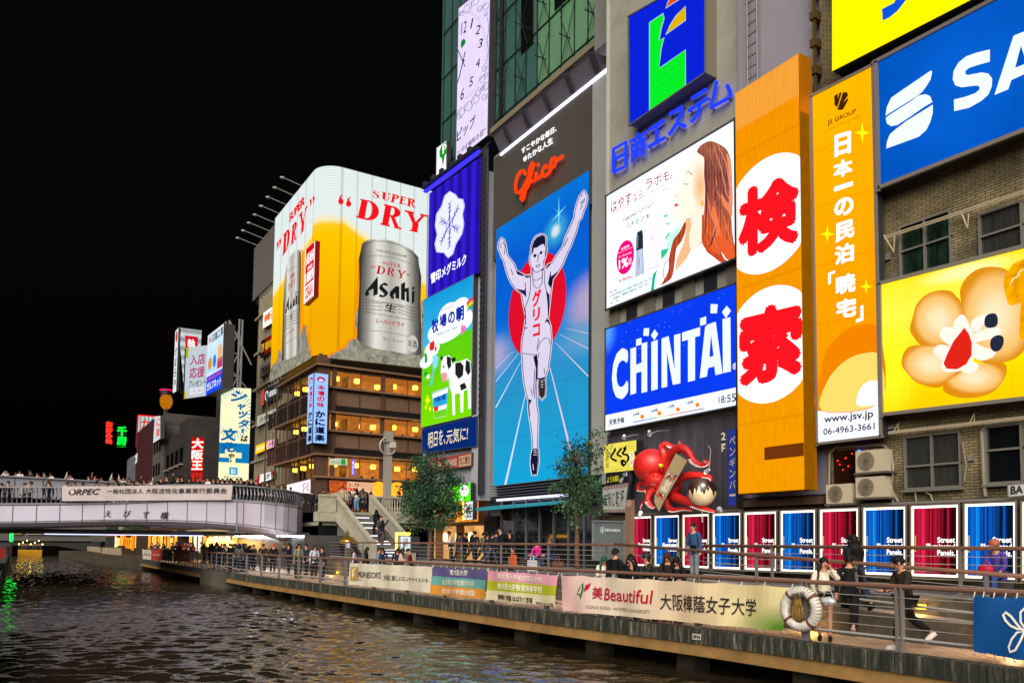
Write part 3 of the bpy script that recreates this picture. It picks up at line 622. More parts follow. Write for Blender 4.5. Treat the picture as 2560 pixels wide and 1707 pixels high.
# --- orange LED search screen
q = [(1838, 234), (1998, 132), (2011.5, 1223), (1846, 1234)]; po = PX(18.8)
s = Sign('led_screen', 'tall thick amber screen with two white discs carrying bold red characters', 'screen', q, po, LED('#ff9a00', 1.05, 40, 200, .16, .07, ramp=[(0, '#ffa200'), (.9, '#ff9a00'), (.905, '#ffa83c'), (1, '#ffa83c')], slant=0, bs=30), .55, 0, housing=D('#b56a00', .4, .2))
slab('edge_band', s.root, LED('#e08a00', .35, sample=False), [((18.79, 14.585, 3.47), (19.2, 14.6, 16.2))])
a = s.art(); WD = LED('#f6f2f4', 1.15, blot=.04, sample=False); RD = LED('#fa1420', 1.05, 0, 0, 0, .06, sample=False, bs=20); MG = E('#ef0a78', 1.0)
def clip_circle(cy0, cy1, xl, xr):
    cx, cy = A8(0, 0)[0]; P = []
    return P
h = homog(q)
def uvc(x, y): return happ(np.linalg.inv(h), x, y)
for (t_, b_, f) in ((A8(1060, -120)[0], A8(1060, 565)[0], 0), (A8(1060, 655)[0], A8(1060, 1345)[0], 1)):
    u0, v1 = uvc(*t_); _, v0 = uvc(*b_); cvv = (v0+v1)/2; rv = (v1-v0)/2; ru = rv*12.75/2.43; P = []
    for k in range(72):
        u = .5+ru*math.cos(2*math.pi*k/72); P.append(happ(h, min(max(u, .006), .994), cvv+rv*math.sin(2*math.pi*k/72)))
    a.fill(P, WD, 1)
a.fill(sub(q, .42, .995, .895, .925), E('#7a3a10', .8), 1); a.done('picture_print', s.root)
a = s.art(); a.text('検', A8(868, 90, 1232, -30, 1232, 390, 868, 505), RD, 2, .055); a.text('索', A8(872, 810, 1250, 720, 1250, 1180, 872, 1265), RD, 2, .055); a.done('lettering', s.root)
# --- beige tiled building with the estate emblem, two screens
XN = 20.3
NB = thing('tiled_building', 'beige tiled building carrying the blue and green emblem above two big screens', 'building', (25, 21, .8))
slab('wall', NB, [brick_mat('beige_tile', '#9d9a8a', '#a09d8d', '#908d7e', .16, .16, .5, .15, bump=.08)], [((XN, 17.95, 3.0), (32, 25.3, 40)), ((XN+.6, 17.95, .8), (32, 25.3, 3.0))])
slab('upper_panel', NB, [D('#b9b5a2', .5, var=.05)], [((XN-.25, 18.0, 25.3), (XN-.002, 25.6, 40)), ((XN-.05, 25.2, 16.2), (XN+1, 25.34, 25.3))])
slab('shop_front', NB, [D('#55525a', .4, .3, var=.35, scale=1, stretch=(1, 6, .25)), D('#4a3a2a', .7), D('#5c5a55', .5, .3)], [((XN-.05, 18.0, 3.1), (XN-.002, 25.25, 6.3)), ((XN-.5, 18.0, 2.6), (XN-.06, 25.25, 3.0), 1), ((XN-.08, 23.95, 2.9), (XN-.06, 24.7, 5.0), 2)])
slab('wall_strip', NB, [D('#6b675c', .6), D('#26262c', .4)], [((XN-.1, 18.2+k*1.05, 10.5), (XN-.01, 18.75+k*1.05, 11.5), k % 2) for k in range(7)])
pn = PX(XN)
s = Sign('emblem_sign', 'square blue lamp emblem with green block letter and yellow wedge on the tiled wall', 'sign', A7(257, 118, 795, -190, 795, 512, 262, 880), PX(XN-.55), LED('#0a22d8', .95, 0, 0, 0, .5, bs=90), .55, .05, D('#6b6a58', .5, .3), housing=D('#7a7866', .5, .2))
a = s.art(); GR = LED('#06ea28', 1.0, 0, 0, 0, .3, bs=60, sample=False); SL = E('#9fd0e8', .9)
g = A7(402, 160, 500, 95, 505, 130, 485, 200, 470, 285, 505, 265, 485, 340, 470, 480, 655, 350, 655, 600, 402, 775); a.fill(g, GR, 1, A7(402, 95, 655, 95, 655, 775, 402, 775)); a.line(g, 2.6, SL, 2, True)
g = A7(515, 245, 545, 180, 590, 110, 655, 45, 655, 145); a.fill(g, LED('#e0b000', 1, blot=.3, bs=30, sample=False), 1, A7(515, 45, 655, 45, 655, 245, 515, 245)); a.line(g, 2.2, SL, 2, True)
g = A7(515, 60, 530, 20, 560, -50, 640, -80, 640, -20); a.fill(g, E('#e8481a', 1), 1); a.line(g, 2.2, SL, 2, True); a.done('logo_print', s.root)
# big neon letters on the wall
t = thing('neon_lettering', 'large deep blue neon characters mounted on the tiled wall under the square emblem', 'sign', tuple(pn.hit(*A7(560, 900)[0])))
pt = PX(XN-.18); mb = MB(); NEO = E('#1a35ff', 1.5)
for st in ((148, 1200, 150, 1045, 238, 995, 236, 1165, 150, 1205), (150, 1120, 236, 1075),
    (402, 910, 502, 845), (452, 880, 452, 985), (395, 1030, 510, 965), (545, 800, 630, 750, 625, 795, 590, 870, 540, 945), (592, 860, 652, 885), (700, 690, 795, 632), (678, 775, 812, 690), (755, 725, 742, 800, 695, 855), (872, 570, 855, 660, 832, 755, 950, 690), (945, 600, 965, 640, 970, 675)):
    mb.tube([pt.hit(*p) for p in A7(*st)], .07, 6)
parts(mb, 'character_stroke', NEO, t); a = Art(pt); a.text('商', A7(262, 962, 384, 892, 380, 1080, 266, 1150), NEO, 1, .025); a.done('lettering', t); mb = MB()
for st in ((150, 1120, 236, 1075), (272, 1010, 378, 945), (395, 1030, 510, 965), (545, 800, 630, 750), (678, 775, 812, 690), (832, 755, 950, 690)):
    for p in A7(*st): b = pt.hit(*p); mb.tube([b, b+Vector((.18, 0, 0))], .03, 4)
parts(mb, 'bracket', D('#55534a', .5), t)
# hair tonic screen
pl = PX(19.95); q = [(1515.7, 491), (1837.5, 299), (1841, 646), (1515.8, 774.6)]
s = Sign('led_screen', 'bright white screen with a long haired woman in profile and a tonic bottle', 'screen', q, pl, LED('#f2f8ff', 1.35, blot=.05, blobs=((.6, .25, .16, .3, '#8fe6c0', .2), (.3, .55, .2, .25, '#d8f2f4', .1), (.55, .1, .1, .2, '#3fd096', .2), (.2, .15, .2, .2, '#d5ecff', .1))), .3, .06, D('#55595c', .4, .5))
a = s.art(); SK = LED('#ffe9d8', 1.15, blot=.03, sample=False, bs=6, blobs=((.85, .5, .35, .5, '#f6b27c', .0),)); SK2 = E('#ffe4d0', 1.15); HR = '#8a4636'
hq = D3(380, 120, 790, 120, 790, 1320, 380, 1320)
hairm = LED(HR, 1.0, 14, 0, .45, .25, sample=False, bs=12, ramp=[(0, '#f0562a'), (.3, '#ee6a38'), (.55, '#b8604c'), (.8, '#8f5048'), (1, '#b86a52')], slant=.15)
W2 = E('#eef4ff', 1.2)
a.fill(D3(48, 1564, 66, 1350, 120, 1200, 240, 1010, 330, 900, 460, 900, 540, 1150, 690, 1300, 785, 1272), W2, 1)
a.fill(D3(290, 890, 470, 830, 470, 1120, 345, 1190, 300, 1280, 190, 1400, 200, 1290, 270, 1130, 295, 1000), E('#ffb888', 1.05), 2)
face = D3(400, 250, 470, 280, 480, 560, 470, 850, 380, 830, 300, 860, 255, 895, 190, 900, 168, 880, 172, 830, 185, 800, 178, 770, 185, 735, 195, 690, 183, 650, 200, 610, 235, 560, 250, 520, 265, 480, 280, 425, 320, 340)
a.blob(face, SK, 3, D3(168, 250, 480, 250, 480, 900, 168, 900))
a.fill(D3(178, 775, 185, 740, 210, 745, 226, 755, 200, 768), E('#e8342a', 1), 4); a.line(D3(272, 545, 300, 555, 320, 548), 1.6, E('#5a2a1c', .8), 4); a.line(D3(300, 440, 325, 430, 358, 465), 2.2, E('#b5684a', .9), 4); a.line(D3(190, 655, 205, 668, 212, 655), 1, E('#c0603c', .9), 4); a.fill(D3(245, 540, 238, 550, 250, 530), E('#3a2018', .8), 4)
a.blob(D3(400, 230, 440, 170, 520, 130, 600, 150, 690, 210, 735, 330, 745, 520, 750, 740, 740, 900, 760, 1110, 784, 1190, 776, 1262, 720, 1280, 690, 1200, 610, 1100, 590, 1040, 600, 1150, 670, 1290, 560, 1250, 490, 1190, 450, 1110, 440, 880, 470, 830, 480, 600, 470, 450, 470, 300, 430, 260), hairm, 4, hq)
for k, pts in enumerate(((560, 160, 640, 400, 690, 650, 745, 740), (520, 200, 590, 450, 600, 640, 680, 720), (600, 160, 690, 350, 720, 560, 742, 640), (500, 620, 530, 840, 600, 960, 640, 1090), (570, 700, 590, 900, 560, 1050, 600, 1180), (640, 800, 700, 1000, 740, 1120))): a.line(D3(*pts), [1, 2.4, 2.4, 1], E('#f08a58' if k % 2 else '#e8947a', 1.0), 5)
for pts, c in (((600, 1040, 640, 1010, 690, 1100, 740, 1180, 784, 1200, 784, 1262, 700, 1290, 640, 1220, 560, 1230, 520, 1180, 560, 1120), '#e8602e'), ((470, 1080, 520, 1180, 600, 1230, 690, 1300, 640, 1320, 560, 1260, 490, 1200), '#c84a26'), ((690, 250, 735, 340, 748, 540, 752, 740, 735, 900, 715, 760, 720, 560, 705, 380), '#f4926a'), ((560, 760, 610, 900, 640, 1060, 600, 1040, 570, 940, 540, 860), '#f47a48'), ((640, 640, 690, 720, 740, 760, 745, 860, 690, 800, 650, 740), '#f0845c')): a.blob(D3(*pts), E(c, 1.0), 5)
for pts in ((480, 300, 500, 600, 490, 900, 470, 1080), (540, 260, 610, 540, 570, 720), (590, 960, 560, 1080, 520, 1180)): a.line(D3(*pts), [1, 3.2, 2.6, 1][:len(pts)//2], E('#5a2a30', .7), 5)
a.blob(D3(285, 915, 290, 1000, 250, 1110, 200, 1180, 180, 1330, 150, 1470, 45, 1545, 60, 1520, 120, 1400, 130, 1260, 170, 1100, 230, 1020), LED('#c8502c', 1, 5, 0, .4, .2, sample=False), 4, D3(45, 915, 290, 915, 290, 1545, 45, 1545)); a.line(D3(150, 1260, 80, 1340, 70, 1450, 90, 1500), 1.6, E('#a04028', .9), 4)
a.blob(D3(255, 905, 290, 845, 330, 815, 380, 815, 445, 850, 445, 1080, 440, 1120, 345, 1190, 325, 1060, 345, 960, 330, 870, 290, 890), SK2, 5)
a.fill(D3(440, 720, 465, 710, 470, 760, 440, 770), E('#ffb040', 1.1), 5)
a.done('picture_print', s.root)
a = s.art(); a.fill(D5(610, 400, 785, 330, 780, 985, 605, 1035), E('#f2e6f8', 1.15), 1); a.line(D5(690, 580, 690, 625), 1.2, E('#c04a80', 1), 2); a.line(D5(672, 585, 672, 630), .8, E('#c04a80', 1), 2); a.line(D5(610, 1020, 775, 965), .8, E('#c04a80', 1), 2)
a.fill(D5(485, 530, 550, 492, 562, 560, 565, 735, 470, 770, 475, 600), E('#27333f', .8), 2); a.line(D5(495, 560, 490, 740), 1.6, E('#8fa6b4', 1), 3); a.fill(D5(470, 770, 565, 735, 578, 1060, 450, 1118), LED('#c8d4f0', 1.0, 2, 0, .25, .1, sample=False), 2, D5(450, 735, 578, 735, 578, 1118, 450, 1118)); a.line(D5(515, 870, 515, 960), 1.2, E('#9a6ab0', .9), 3)
a.ell(s.q, uvc(*D5(330, 855)[0])[0] if 0 else happ(np.linalg.inv(homog(s.q)), *D5(328, 853)[0])[0], 1-happ(np.linalg.inv(homog(s.q)), *D5(328, 853)[0])[1], .079, .142, E('#f0087a', 1.05), 1)
for b in ((830, 310, 880, 285, 885, 320, 840, 340), (860, 410, 915, 400, 900, 430, 870, 430), (850, 600, 900, 520, 915, 540, 860, 635)): a.fill(D5(*b), E('#5fe0a4', 1), 1)
a.fill(D5(795, 760, 895, 735, 870, 800, 800, 885), E('#2fc48c', 1), 1); a.fill(D5(660, 1300, 690, 1080, 750, 1005, 720, 1130, 705, 1285), E('#18b888', 1), 1)
a.fill(D5(232, 1140, 427, 1060, 427, 1115, 232, 1200), E('#d060a0', 1), 1); a.fill(D5(237, 1143, 422, 1067, 422, 1110, 237, 1192), E('#f4f6ff', 1.2), 2); a.done('product_picture', s.root)
a = s.art(); MA = E('#b3174f', 1)
a.text('はやす', A8(112, 150, 235, 90, 235, 165, 112, 222), MA, 2, .012); a.line(A8(110, 232, 235, 170), 1.2, MA, 2); a.text('なら、', A8(245, 105, 310, 70, 310, 125, 245, 160), MA, 2, .008); a.text('ラボモ。', A8(318, 20, 478, -45, 478, 15, 318, 88), MA, 2, .012); a.line(A8(315, 110, 478, 30), 1.2, MA, 2)
a.text('- For Ladies -', A8(365, 100, 475, 50, 475, 68, 365, 116), MA, 2); MA2 = E('#7a3a5a', .8); a.text('LABOMO ヘアグロウ', A8(185, 252, 370, 152, 370, 176, 185, 276), MA2, 2, .025); a.text('ハナミノキ', A8(200, 288, 345, 218, 345, 248, 200, 315), MA2, 2, .02)
a.text('女性用', D5(275, 730, 380, 685, 380, 720, 275, 765), W2, 2, .02); a.text('ミノキシジル', D5(245, 840, 415, 770, 415, 800, 245, 868), W2, 2, .02); a.text('1%', D5(245, 890, 370, 840, 370, 970, 245, 1015), W2, 2, .03); a.text('配合', D5(375, 870, 412, 840, 412, 940, 375, 950), W2, 2, .01); a.line(D5(230, 805, 440, 715), .6, W2, 2)
a.text('第1類医薬品', D5(247, 1150, 412, 1085, 412, 1110, 247, 1180), MA, 3, .02); DT = E('#303038', .8)
for i, b in enumerate(('【効能・効果】', '壮年性脱毛症における発毛、育毛及び脱毛の進行予防。', '※この医薬品は、薬剤師から説明を受け、使用上の注意をよく', '読んでお使いください。')):
    yy = (1300, 1348, 1398, 1440)[i]; xr = (220, 680, 670, 330)[i]; sl = -.43; a.text(b, D5(125 if i < 3 else 145, yy, xr, yy+sl*(xr-125), xr, yy+30+sl*(xr-125), 125 if i < 3 else 145, yy+34), DT, 2, .02)
a.done('lettering', s.root)
# blue rental screen with weather strip
q = [(1514.5, 823), (1842, 707.5), (1843.2, 1014.5), (1513.7, 1078.5)]
rs = random.Random(3)
s = Sign('led_screen', 'royal blue screen with huge white capitals and a white weather and clock strip', 'screen', q, pl, LED('#0a3cf0', 1.0, blot=.06, blobs=((.0, .95, .12, .25, '#59a8ff', .0),)), .3, .05, D('#55595c', .4, .5))
a = s.art(); WC = E('#dfeaff', 1.15); hq = homog(q)
for k in range(60):
    u, v = rs.random()*.95, .55+.44*rs.random(); c = happ(hq, u, v); r_ = .5+rs.random()*1.2; a.fill([(c[0]-r_, c[1]), (c[0], c[1]+r_*1.3), (c[0]+r_, c[1]), (c[0], c[1]-r_*1.3)], E('#5f8cff', 1), 1)
a.done('picture_print', s.root)
a = s.art(); a.text('C', A8(118, 1045, 215, 1010, 215, 1310, 118, 1345), WC, 1, .05)
def blk(*p): a.fill(A8(*p), WC, 1)
blk(228, 1025, 262, 1015, 262, 1288, 228, 1300); blk(294, 995, 328, 985, 328, 1280, 294, 1288); blk(262, 1120, 294, 1108, 294, 1160, 262, 1170); blk(262, 970, 294, 960, 294, 1000, 262, 1010)
blk(352, 985, 390, 972, 390, 1265, 352, 1275); blk(308, 905, 340, 903, 337, 950, 304, 948); blk(372, 910, 393, 938, 370, 975, 350, 945)
blk(413, 965, 455, 950, 490, 1150, 487, 945, 525, 935, 525, 1230, 480, 1240, 445, 1045, 447, 1250, 413, 1258)
blk(535, 930, 642, 897, 642, 948, 612, 957, 612, 1212, 570, 1222, 570, 972, 535, 982); blk(642, 845, 678, 833, 678, 880, 642, 890)
blk(690, 880, 735, 865, 775, 1172, 733, 1182, 727, 1130, 690, 1140, 682, 1190, 640, 1200, 672, 895); a.fill(A8(697, 1075, 722, 1068, 707, 940), E('#0a3cf0', 1), 2)
blk(775, 850, 822, 838, 825, 1160, 778, 1170); blk(705, 760, 747, 762, 742, 815, 703, 815); blk(800, 770, 826, 800, 795, 845, 772, 808)
a.text('®', A8(835, 1112, 862, 1105, 862, 1145, 835, 1152), WC, 1, .02); a.fill(A8(80, 1420, 863, 1253, 863, 1367, 80, 1517), E('#e8f0ff', 1.15), 1)
dk = E('#26242c', .7); a.text('天気予報', A8(100, 1445, 192, 1430, 192, 1465, 100, 1482), dk, 2, .03); 
for c, x, y in (('24時', 242, 1415), ('6時', 352, 1393), ('12時', 450, 1368), ('18時', 562, 1345)): a.text(c, A8(x, y-6, x+40, y-14, x+40, y+4, x, y+12), dk, 2, .02)
a.text('18:55', A8(752, 1310, 855, 1288, 855, 1338, 752, 1350), dk, 2, .01); RW = ('#1040c0', '#20a0c0', '#e0d020', '#e06a10', '#c01020', '#6a1050')
for k in range(6):
    x0 = 242+k*71; y0 = 1462-k*13.8; a.line(A8(x0, y0, x0+71, y0-13.8), 2, E(RW[k], 1), 2)
a.done('lettering', s.root); a = s.art()
for x, y in ((298, 1428), (400, 1408), (510, 1385), (626, 1358)):
    P = []
    for k in range(20): rr = 20 if k % 2 == 0 else 11; P += [x+rr*.85*math.sin(k*math.pi/10), y-rr*math.cos(k*math.pi/10)]
    a.fill(A8(*P), E('#ffb020', 1.1), 3); P = []
    for k in range(14): P += [x+9*.85*math.sin(k*math.pi/7), y-9*math.cos(k*math.pi/7)]
    a.fill(A8(*P), E('#f0601a', 1.1), 4)
a.done('sun_icon', s.root)
# --- runner sign building
XG = 22.5; pg = PX(XG)
GB = thing('sign_building', 'grey building framed in white light behind the runner sign, dark glass shop below', 'building', (27, 33, .8))
slab('wall', GB, [D('#9a9b96', .55, var=.08, scale=.6), D('#4b4640', .6)], [((XG+.3, 25.3, 4.5), (32, 39.0, 24.4)), ((XG+.04, 29.3, 18.0), (XG+.29, 38.5, 24.0), 1), ((XG+.05, 27.8, 4.6), (XG+.28, 29.28, 24.0), 0)])
mb = MB(); L1 = [pg.hit(*p) for p in A5(705, 1085, 1475, 470, 1470, 1345)]; mb.bar(L1[0], L1[1], .12, .12); mb.bar(L1[1], L1[2], .12, .12); parts(mb, 'light_line', E('#e4e6ff', 2.2, True), GB)
# sign tower top bar and shop below
SHG = D('#101418', .08, 0, spec=.8)
slab('shop_glass', GB, [SHG, D('#8a8d90', .4, .6), D('#0e0f10', .6)], [((XG+.1, 27.0, .8), (XG+.29, 38.6, 4.4))] + [((XG+.02, 27.3+k*1.25, .8), (XG+.09, 27.36+k*1.25, 4.2), 1) for k in range(9)] + [((XG-.05, 26.2, .8), (XG+.29, 26.95, 4.5), 2), ((XG-.05, 37.6, .8), (XG+.09, 39, 3.4), 2)])
mb = MB(); P = [PX(21.4).hit(*p) for p in B5(945, 618, 1700, 560, 1700, 580, 945, 645)]; mb.prism(P, (1.1, 0, .15)); mb.build('awning', D('#2f8ea0', .5), GB)
slab('louvre', GB, [D('#5e5e6c', .5, .2)], [((XG-.25+k*.05, 28.5, 5.0-k*.14), (XG+.25, 38.0, 5.04-k*.14)) for k in range(7)])
mb = MB(); P = [PX(22.0).hit(*p) for p in B5(1113, 545, 1690, 500, 1690, 520, 1113, 563)]; mb.prism(P, (.1, 0, 0)); mb.build('light_strip', E('#d8d4ff', 1.6, True), GB)
# runner screen
q = [(1241, 574), (1473, 425), (1470.5, 1189.5), (1233.5, 1215)]
RSC = LED('#0a7ae6', 1.0, 90, 150, .22, .04, ramp=[(0, '#18b4ee'), (.3, '#28a4dc'), (.5, '#3a9ae0'), (.62, '#0a6ee8'), (.85, '#0866e4'), (1, '#0a80ea')], blobs=((.0, .5, .28, .1, '#b9b4e4', .1), (1.02, .56, .3, .13, '#c4b4dc', .2), (1.0, .45, .35, .08, '#6fb0e0', .1), (.68, .86, .17, .075, '#48d0f4', .0), (.68, .86, .06, .03, '#f0f4ff', .3)))
s = Sign('led_screen', 'tall blue screen with a running athlete in white raising both arms before a red disc', 'screen', q, pg, RSC, .06, .0)
a = s.art(base=.02); WT = E('#f4ecfa', 1.1); RAY = E('#cfd6f4', 1.05)
for p, w0, w1 in (((330, 640, 130, 1535), 1.6, 5.5), ((285, 320, 36, 780), 1, 3), ((270, 235, 38, 522), .8, 2), ((210, 225, 40, 392), .6, 1.4)): a.line(D2(*p), [w0, w1], RAY, 1)
for p, w0, w1 in (((568, 385, 800, 1320), 1.8, 6), ((620, 140, 942, 470), 1, 3.2), ((665, 60, 942, 202), .8, 2.2), ((715, 0, 942, 52), .6, 1.6)): a.line(D2(*p), [w0, w1], E('#e4c8dc', 1.0), 1)
a.done('track_line', s.root)
a = s.art(base=.02); a.ell(q, .478, .372, .312, .186, LED('#e8102e', 1.0, 60, 60, .12, .05, sample=False), 2, 48, uvq=q); a.done('sun_disc', s.root)
a = s.art(base=.02); x = D1(655, 370)[0]
for dx, dy in ((0, 48), (0, -48), (20, -22), (-20, 22), (14, 18), (-14, -18)): a.fill([(x[0]-1.6, x[1]-1), (x[0]+1.6, x[1]+1), (x[0]+dx, x[1]+dy)], E('#7fe0f8', 1), 2)
a.done('star', s.root)
body = D1(92, 605, 120, 625, 132, 665, 142, 720, 148, 775, 180, 815, 215, 860, 240, 925, 285, 955, 330, 975, 385, 965, 392, 900, 372, 860, 370, 790, 380, 760, 385, 690, 400, 640, 425, 595, 470, 570, 515, 575, 535, 605, 530, 670, 538, 720, 525, 790, 505, 840, 510, 905, 545, 870, 590, 850, 640, 765, 690, 700, 720, 600, 770, 490, 805, 410, 812, 340, 835, 260, 850, 225, 858, 195, 868, 185, 874, 200, 886, 152, 896, 160, 905, 140, 914, 150, 916, 175, 930, 185, 935, 220, 920, 290, 895, 350, 880, 405, 850, 450, 830, 530, 800, 610, 770, 690, 735, 760, 690, 870, 640, 950, 595, 1010, 580, 1120, 570, 1200, 560, 1300, 550, 1400, 575, 1470) + \
    D2(580, 60, 583, 130, 575, 220, 560, 320, 550, 400, 525, 470, 520, 520, 525, 600, 520, 670, 490, 705, 460, 670, 452, 600, 458, 520, 440, 480, 440, 560, 435, 660, 440, 760, 455, 850, 450, 960, 448, 1060, 445, 1160, 455, 1200, 460, 1310, 435, 1440, 395, 1440, 378, 1330, 385, 1240, 400, 1180, 395, 1090, 385, 980, 370, 900, 355, 800, 358, 710, 335, 640, 315, 540, 302, 420, 298, 300, 290, 230, 295, 120, 315, 20) + D1(325, 1440, 330, 1380, 318, 1310, 300, 1220, 290, 1150, 235, 1110, 190, 1050, 160, 990, 135, 910, 115, 830, 95, 800, 75, 740, 60, 710, 65, 660, 80, 625)
NV = E('#1c1f4c', .55); FL = LED('#e2d8f2', 1.05, 80, 140, .12, .03, sample=False)
a = s.art(base=.02); a.line(body, 4.6, WT, 3, True); a.fill(body, FL, 4, q); a.line(body, 1.9, NV, 5, True)
for L_ in (D1(398, 990, 405, 1060, 430, 1098, 460, 1095, 490, 1050, 495, 960), D1(375, 985, 380, 1080, 362, 1190, 325, 1290), D1(518, 920, 515, 1050, 532, 1120, 560, 1185), D1(395, 900, 420, 940, 445, 945, 480, 920, 508, 905), D1(400, 900, 398, 1000), D1(495, 930, 492, 1000), D1(440, 1020, 490, 995), D1(405, 1015, 435, 1025), D1(455, 765, 450, 835, 440, 842), D1(430, 880, 452, 874, 472, 856, 464, 886, 440, 897, 430, 880),
        D1(205, 970, 185, 910), D1(705, 690, 745, 610), D1(550, 1060, 575, 940), D1(540, 1390, 520, 1440), D1(325, 1040, 330, 1130), D1(108, 640, 130, 700, 120, 770), D1(72, 690, 98, 700), D1(78, 665, 104, 672), D1(868, 255, 885, 290, 865, 330), D1(895, 230, 880, 270), D1(912, 215, 895, 265), D1(515, 680, 530, 700, 520, 780),
        D2(300, 245, 370, 258, 440, 260), D2(440, 260, 428, 330, 440, 420, 425, 560, 415, 690), D2(440, 230, 470, 140, 520, 95, 560, 105, 570, 160), D2(440, 200, 460, 100), D2(455, 290, 460, 240), D2(445, 330, 445, 480), D2(510, 390, 515, 450), D2(380, 590, 395, 660), D2(405, 640, 420, 400), D2(355, 700, 380, 705), D2(360, 740, 372, 860)): a.line(L_, 1.7, NV, 6)
for F_ in (D1(388, 770, 393, 690, 410, 640, 440, 600, 470, 588, 490, 578, 515, 588, 524, 615, 522, 690, 500, 665, 470, 682, 440, 702, 412, 706, 402, 750), D1(240, 1105, 320, 1120, 330, 1060, 336, 1190, 300, 1150), D1(575, 935, 580, 985, 650, 930, 598, 1010, 575, 1100, 550, 1060), D1(322, 980, 390, 978, 380, 990, 330, 998), D1(470, 920, 515, 905, 500, 930), D1(235, 930, 290, 955, 320, 985, 250, 965), D1(590, 850, 545, 900, 520, 915, 550, 872), D1(402, 780, 420, 762, 440, 775, 425, 800, 410, 795), D1(465, 752, 480, 735, 498, 742, 488, 765, 470, 768), D1(550, 1400, 572, 1470, 545, 1430, 520, 1425), D1(530, 1130, 562, 1160, 560, 1260, 548, 1400, 545, 1260), D1(318, 1290, 330, 1310, 335, 1470, 322, 1400), D1(322, 1485, 355, 1480, 330, 1500),
        D2(440, 260, 452, 330, 440, 480, 425, 560, 430, 400, 405, 280), D2(440, 480, 470, 492, 520, 478, 515, 505, 460, 510), D2(355, 700, 390, 700, 368, 755), D2(400, 1180, 446, 1180, 453, 1300, 433, 1432, 398, 1432, 382, 1330, 388, 1240)): a.fill(F_, NV, 6)
a.fill(D2(462, 510, 515, 510, 520, 590, 515, 660, 490, 692, 464, 660, 458, 590), E('#4a3434', .6), 6)
for L_ in (D2(478, 525, 502, 528), D2(478, 550, 502, 553), D2(480, 575, 500, 578), D2(405, 1195, 435, 1198), D2(408, 1215, 438, 1218), D2(405, 1240, 438, 1240), D2(400, 1330, 408, 1390)): a.line(L_, 1.3, WT, 7)
a.done('runner_picture', s.root)
a = s.art(base=.02); RDK = E('#ee1026', 1.05); a.text('グ', D1(393, 1128, 482, 1100, 478, 1275, 393, 1290), RDK, 7, .045); a.text('リ', D1(400, 1305, 472, 1280, 470, 1410, 400, 1425), RDK, 7, .045); a.text('コ', D1(400, 1460, 470, 1440, 470, 1560, 400, 1585), RDK, 7, .045); a.done('lettering', s.root)
# header: slogan and red script word
t = thing('neon_lettering', 'white slogan above a glowing orange red script word over the runner screen', 'sign', tuple(pg.hit(*A5(970, 1400)[0])))
a = Art(PX(XG), base=.06); WL = E('#fbfaff', 1.4); a.text('すこやかな毎日、', A5(848, 1040, 1098, 872, 1095, 920, 852, 1082), WL, 1, .03); a.text('ゆたかな人生', A5(862, 1098, 1068, 955, 1072, 1003, 866, 1140), WL, 1, .03); a.done('slogan', t)
ps_ = PX(XG-.2); mb = MB()
for st in ((878, 1222, 868, 1198, 845, 1200, 822, 1235, 808, 1295, 812, 1345, 832, 1352, 862, 1320, 890, 1262, 898, 1235, 890, 1275, 876, 1340, 868, 1385, 856, 1402, 845, 1390, 856, 1352, 890, 1315, 905, 1285), (903, 1285, 920, 1215, 938, 1150, 926, 1138, 908, 1185, 905, 1250, 915, 1275, 942, 1262), (955, 1205, 950, 1245, 962, 1255, 990, 1228), (966, 1150, 969, 1158), (1035, 1172, 1020, 1160, 1000, 1185, 994, 1220, 1008, 1235, 1040, 1212, 1060, 1180), (1090, 1108, 1068, 1112, 1052, 1145, 1056, 1175, 1078, 1165, 1096, 1125, 1088, 1105, 1105, 1120, 1140, 1094)):
    mb.tube([ps_.hit(*p) for p in A5(*st)], .085, 8)
mb.build('script_lettering', E('#ff3c08', 1.25, True), t, smooth=True)
# canopy over the header and glass tower above
GT2 = thing('glass_tower', 'dark green glass tower with rod braced panes rising over the grey canopy', 'building', (27, 36, 25))
mb = MB(); mb.prism([(22.5, 27.9, 24.1), (22.02, 27.9, 24.95), (21.95, 27.9, 24.95), (21.95, 27.9, 25.25), (22.8, 27.9, 25.25), (22.8, 27.9, 24.1)], (0, 9.9, 0)); mb.build('canopy', D('#77727c', .5, .2), GT2)
mb = MB(); mb.box((21.86, 27.8, 25.0), (21.94, 37.85, 25.3)); mb.build('canopy_edge', D('#8a7f66', .5, .2), GT2); mb = MB()
for k in range(5): y = 28.5+k*1.95; mb.prism([(22.44, y, 24.12), (21.98, y, 24.93), (21.9, y, 24.8), (22.36, y, 24.02)], (0, .3, 0))
parts(mb, 'canopy_bracket', D('#4a4850', .5, .3), GT2)
GG = D('#668f6c', .25, var=.15, scale=.3); GG2 = D('#3c5f58', .2, var=.2, scale=.3)  # lighter green on the near part carries the light from below
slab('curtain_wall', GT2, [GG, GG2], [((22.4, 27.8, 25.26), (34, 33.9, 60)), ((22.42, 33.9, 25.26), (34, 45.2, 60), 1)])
slab('dark_window', GT2, [D('#10100f', .1, spec=.8)], [((22.33, 28.2, 29.2), (22.4, 32.2, 50)), ((22.33, 34.2, 28.6), (22.41, 35.4, 60)), ((22.33, 37.3, 26), (22.41, 37.7, 60))])
mb = MB()
for k in range(16):
    y = 28.3+k*1.1; mb.box((22.34, y-.02, 25.3), (22.39, y+.02, 60))
for z in range(26, 60, 3): mb.box((22.34, 27.8, z-.02), (22.39, 45, z+.02))
for k in range(5):
    for z in (27, 30, 33): y = 28.8+k*2.1; mb.tube([(22.2, y-.6, z-1.4), (22.2, y+.6, z+1.4)], .02, 4); mb.tube([(22.2, y+.6, z-1.4), (22.2, y-.6, z+1.4)], .02, 4); mb.tube([(22.4, y, z), (21.7, y, z)], .03, 4)
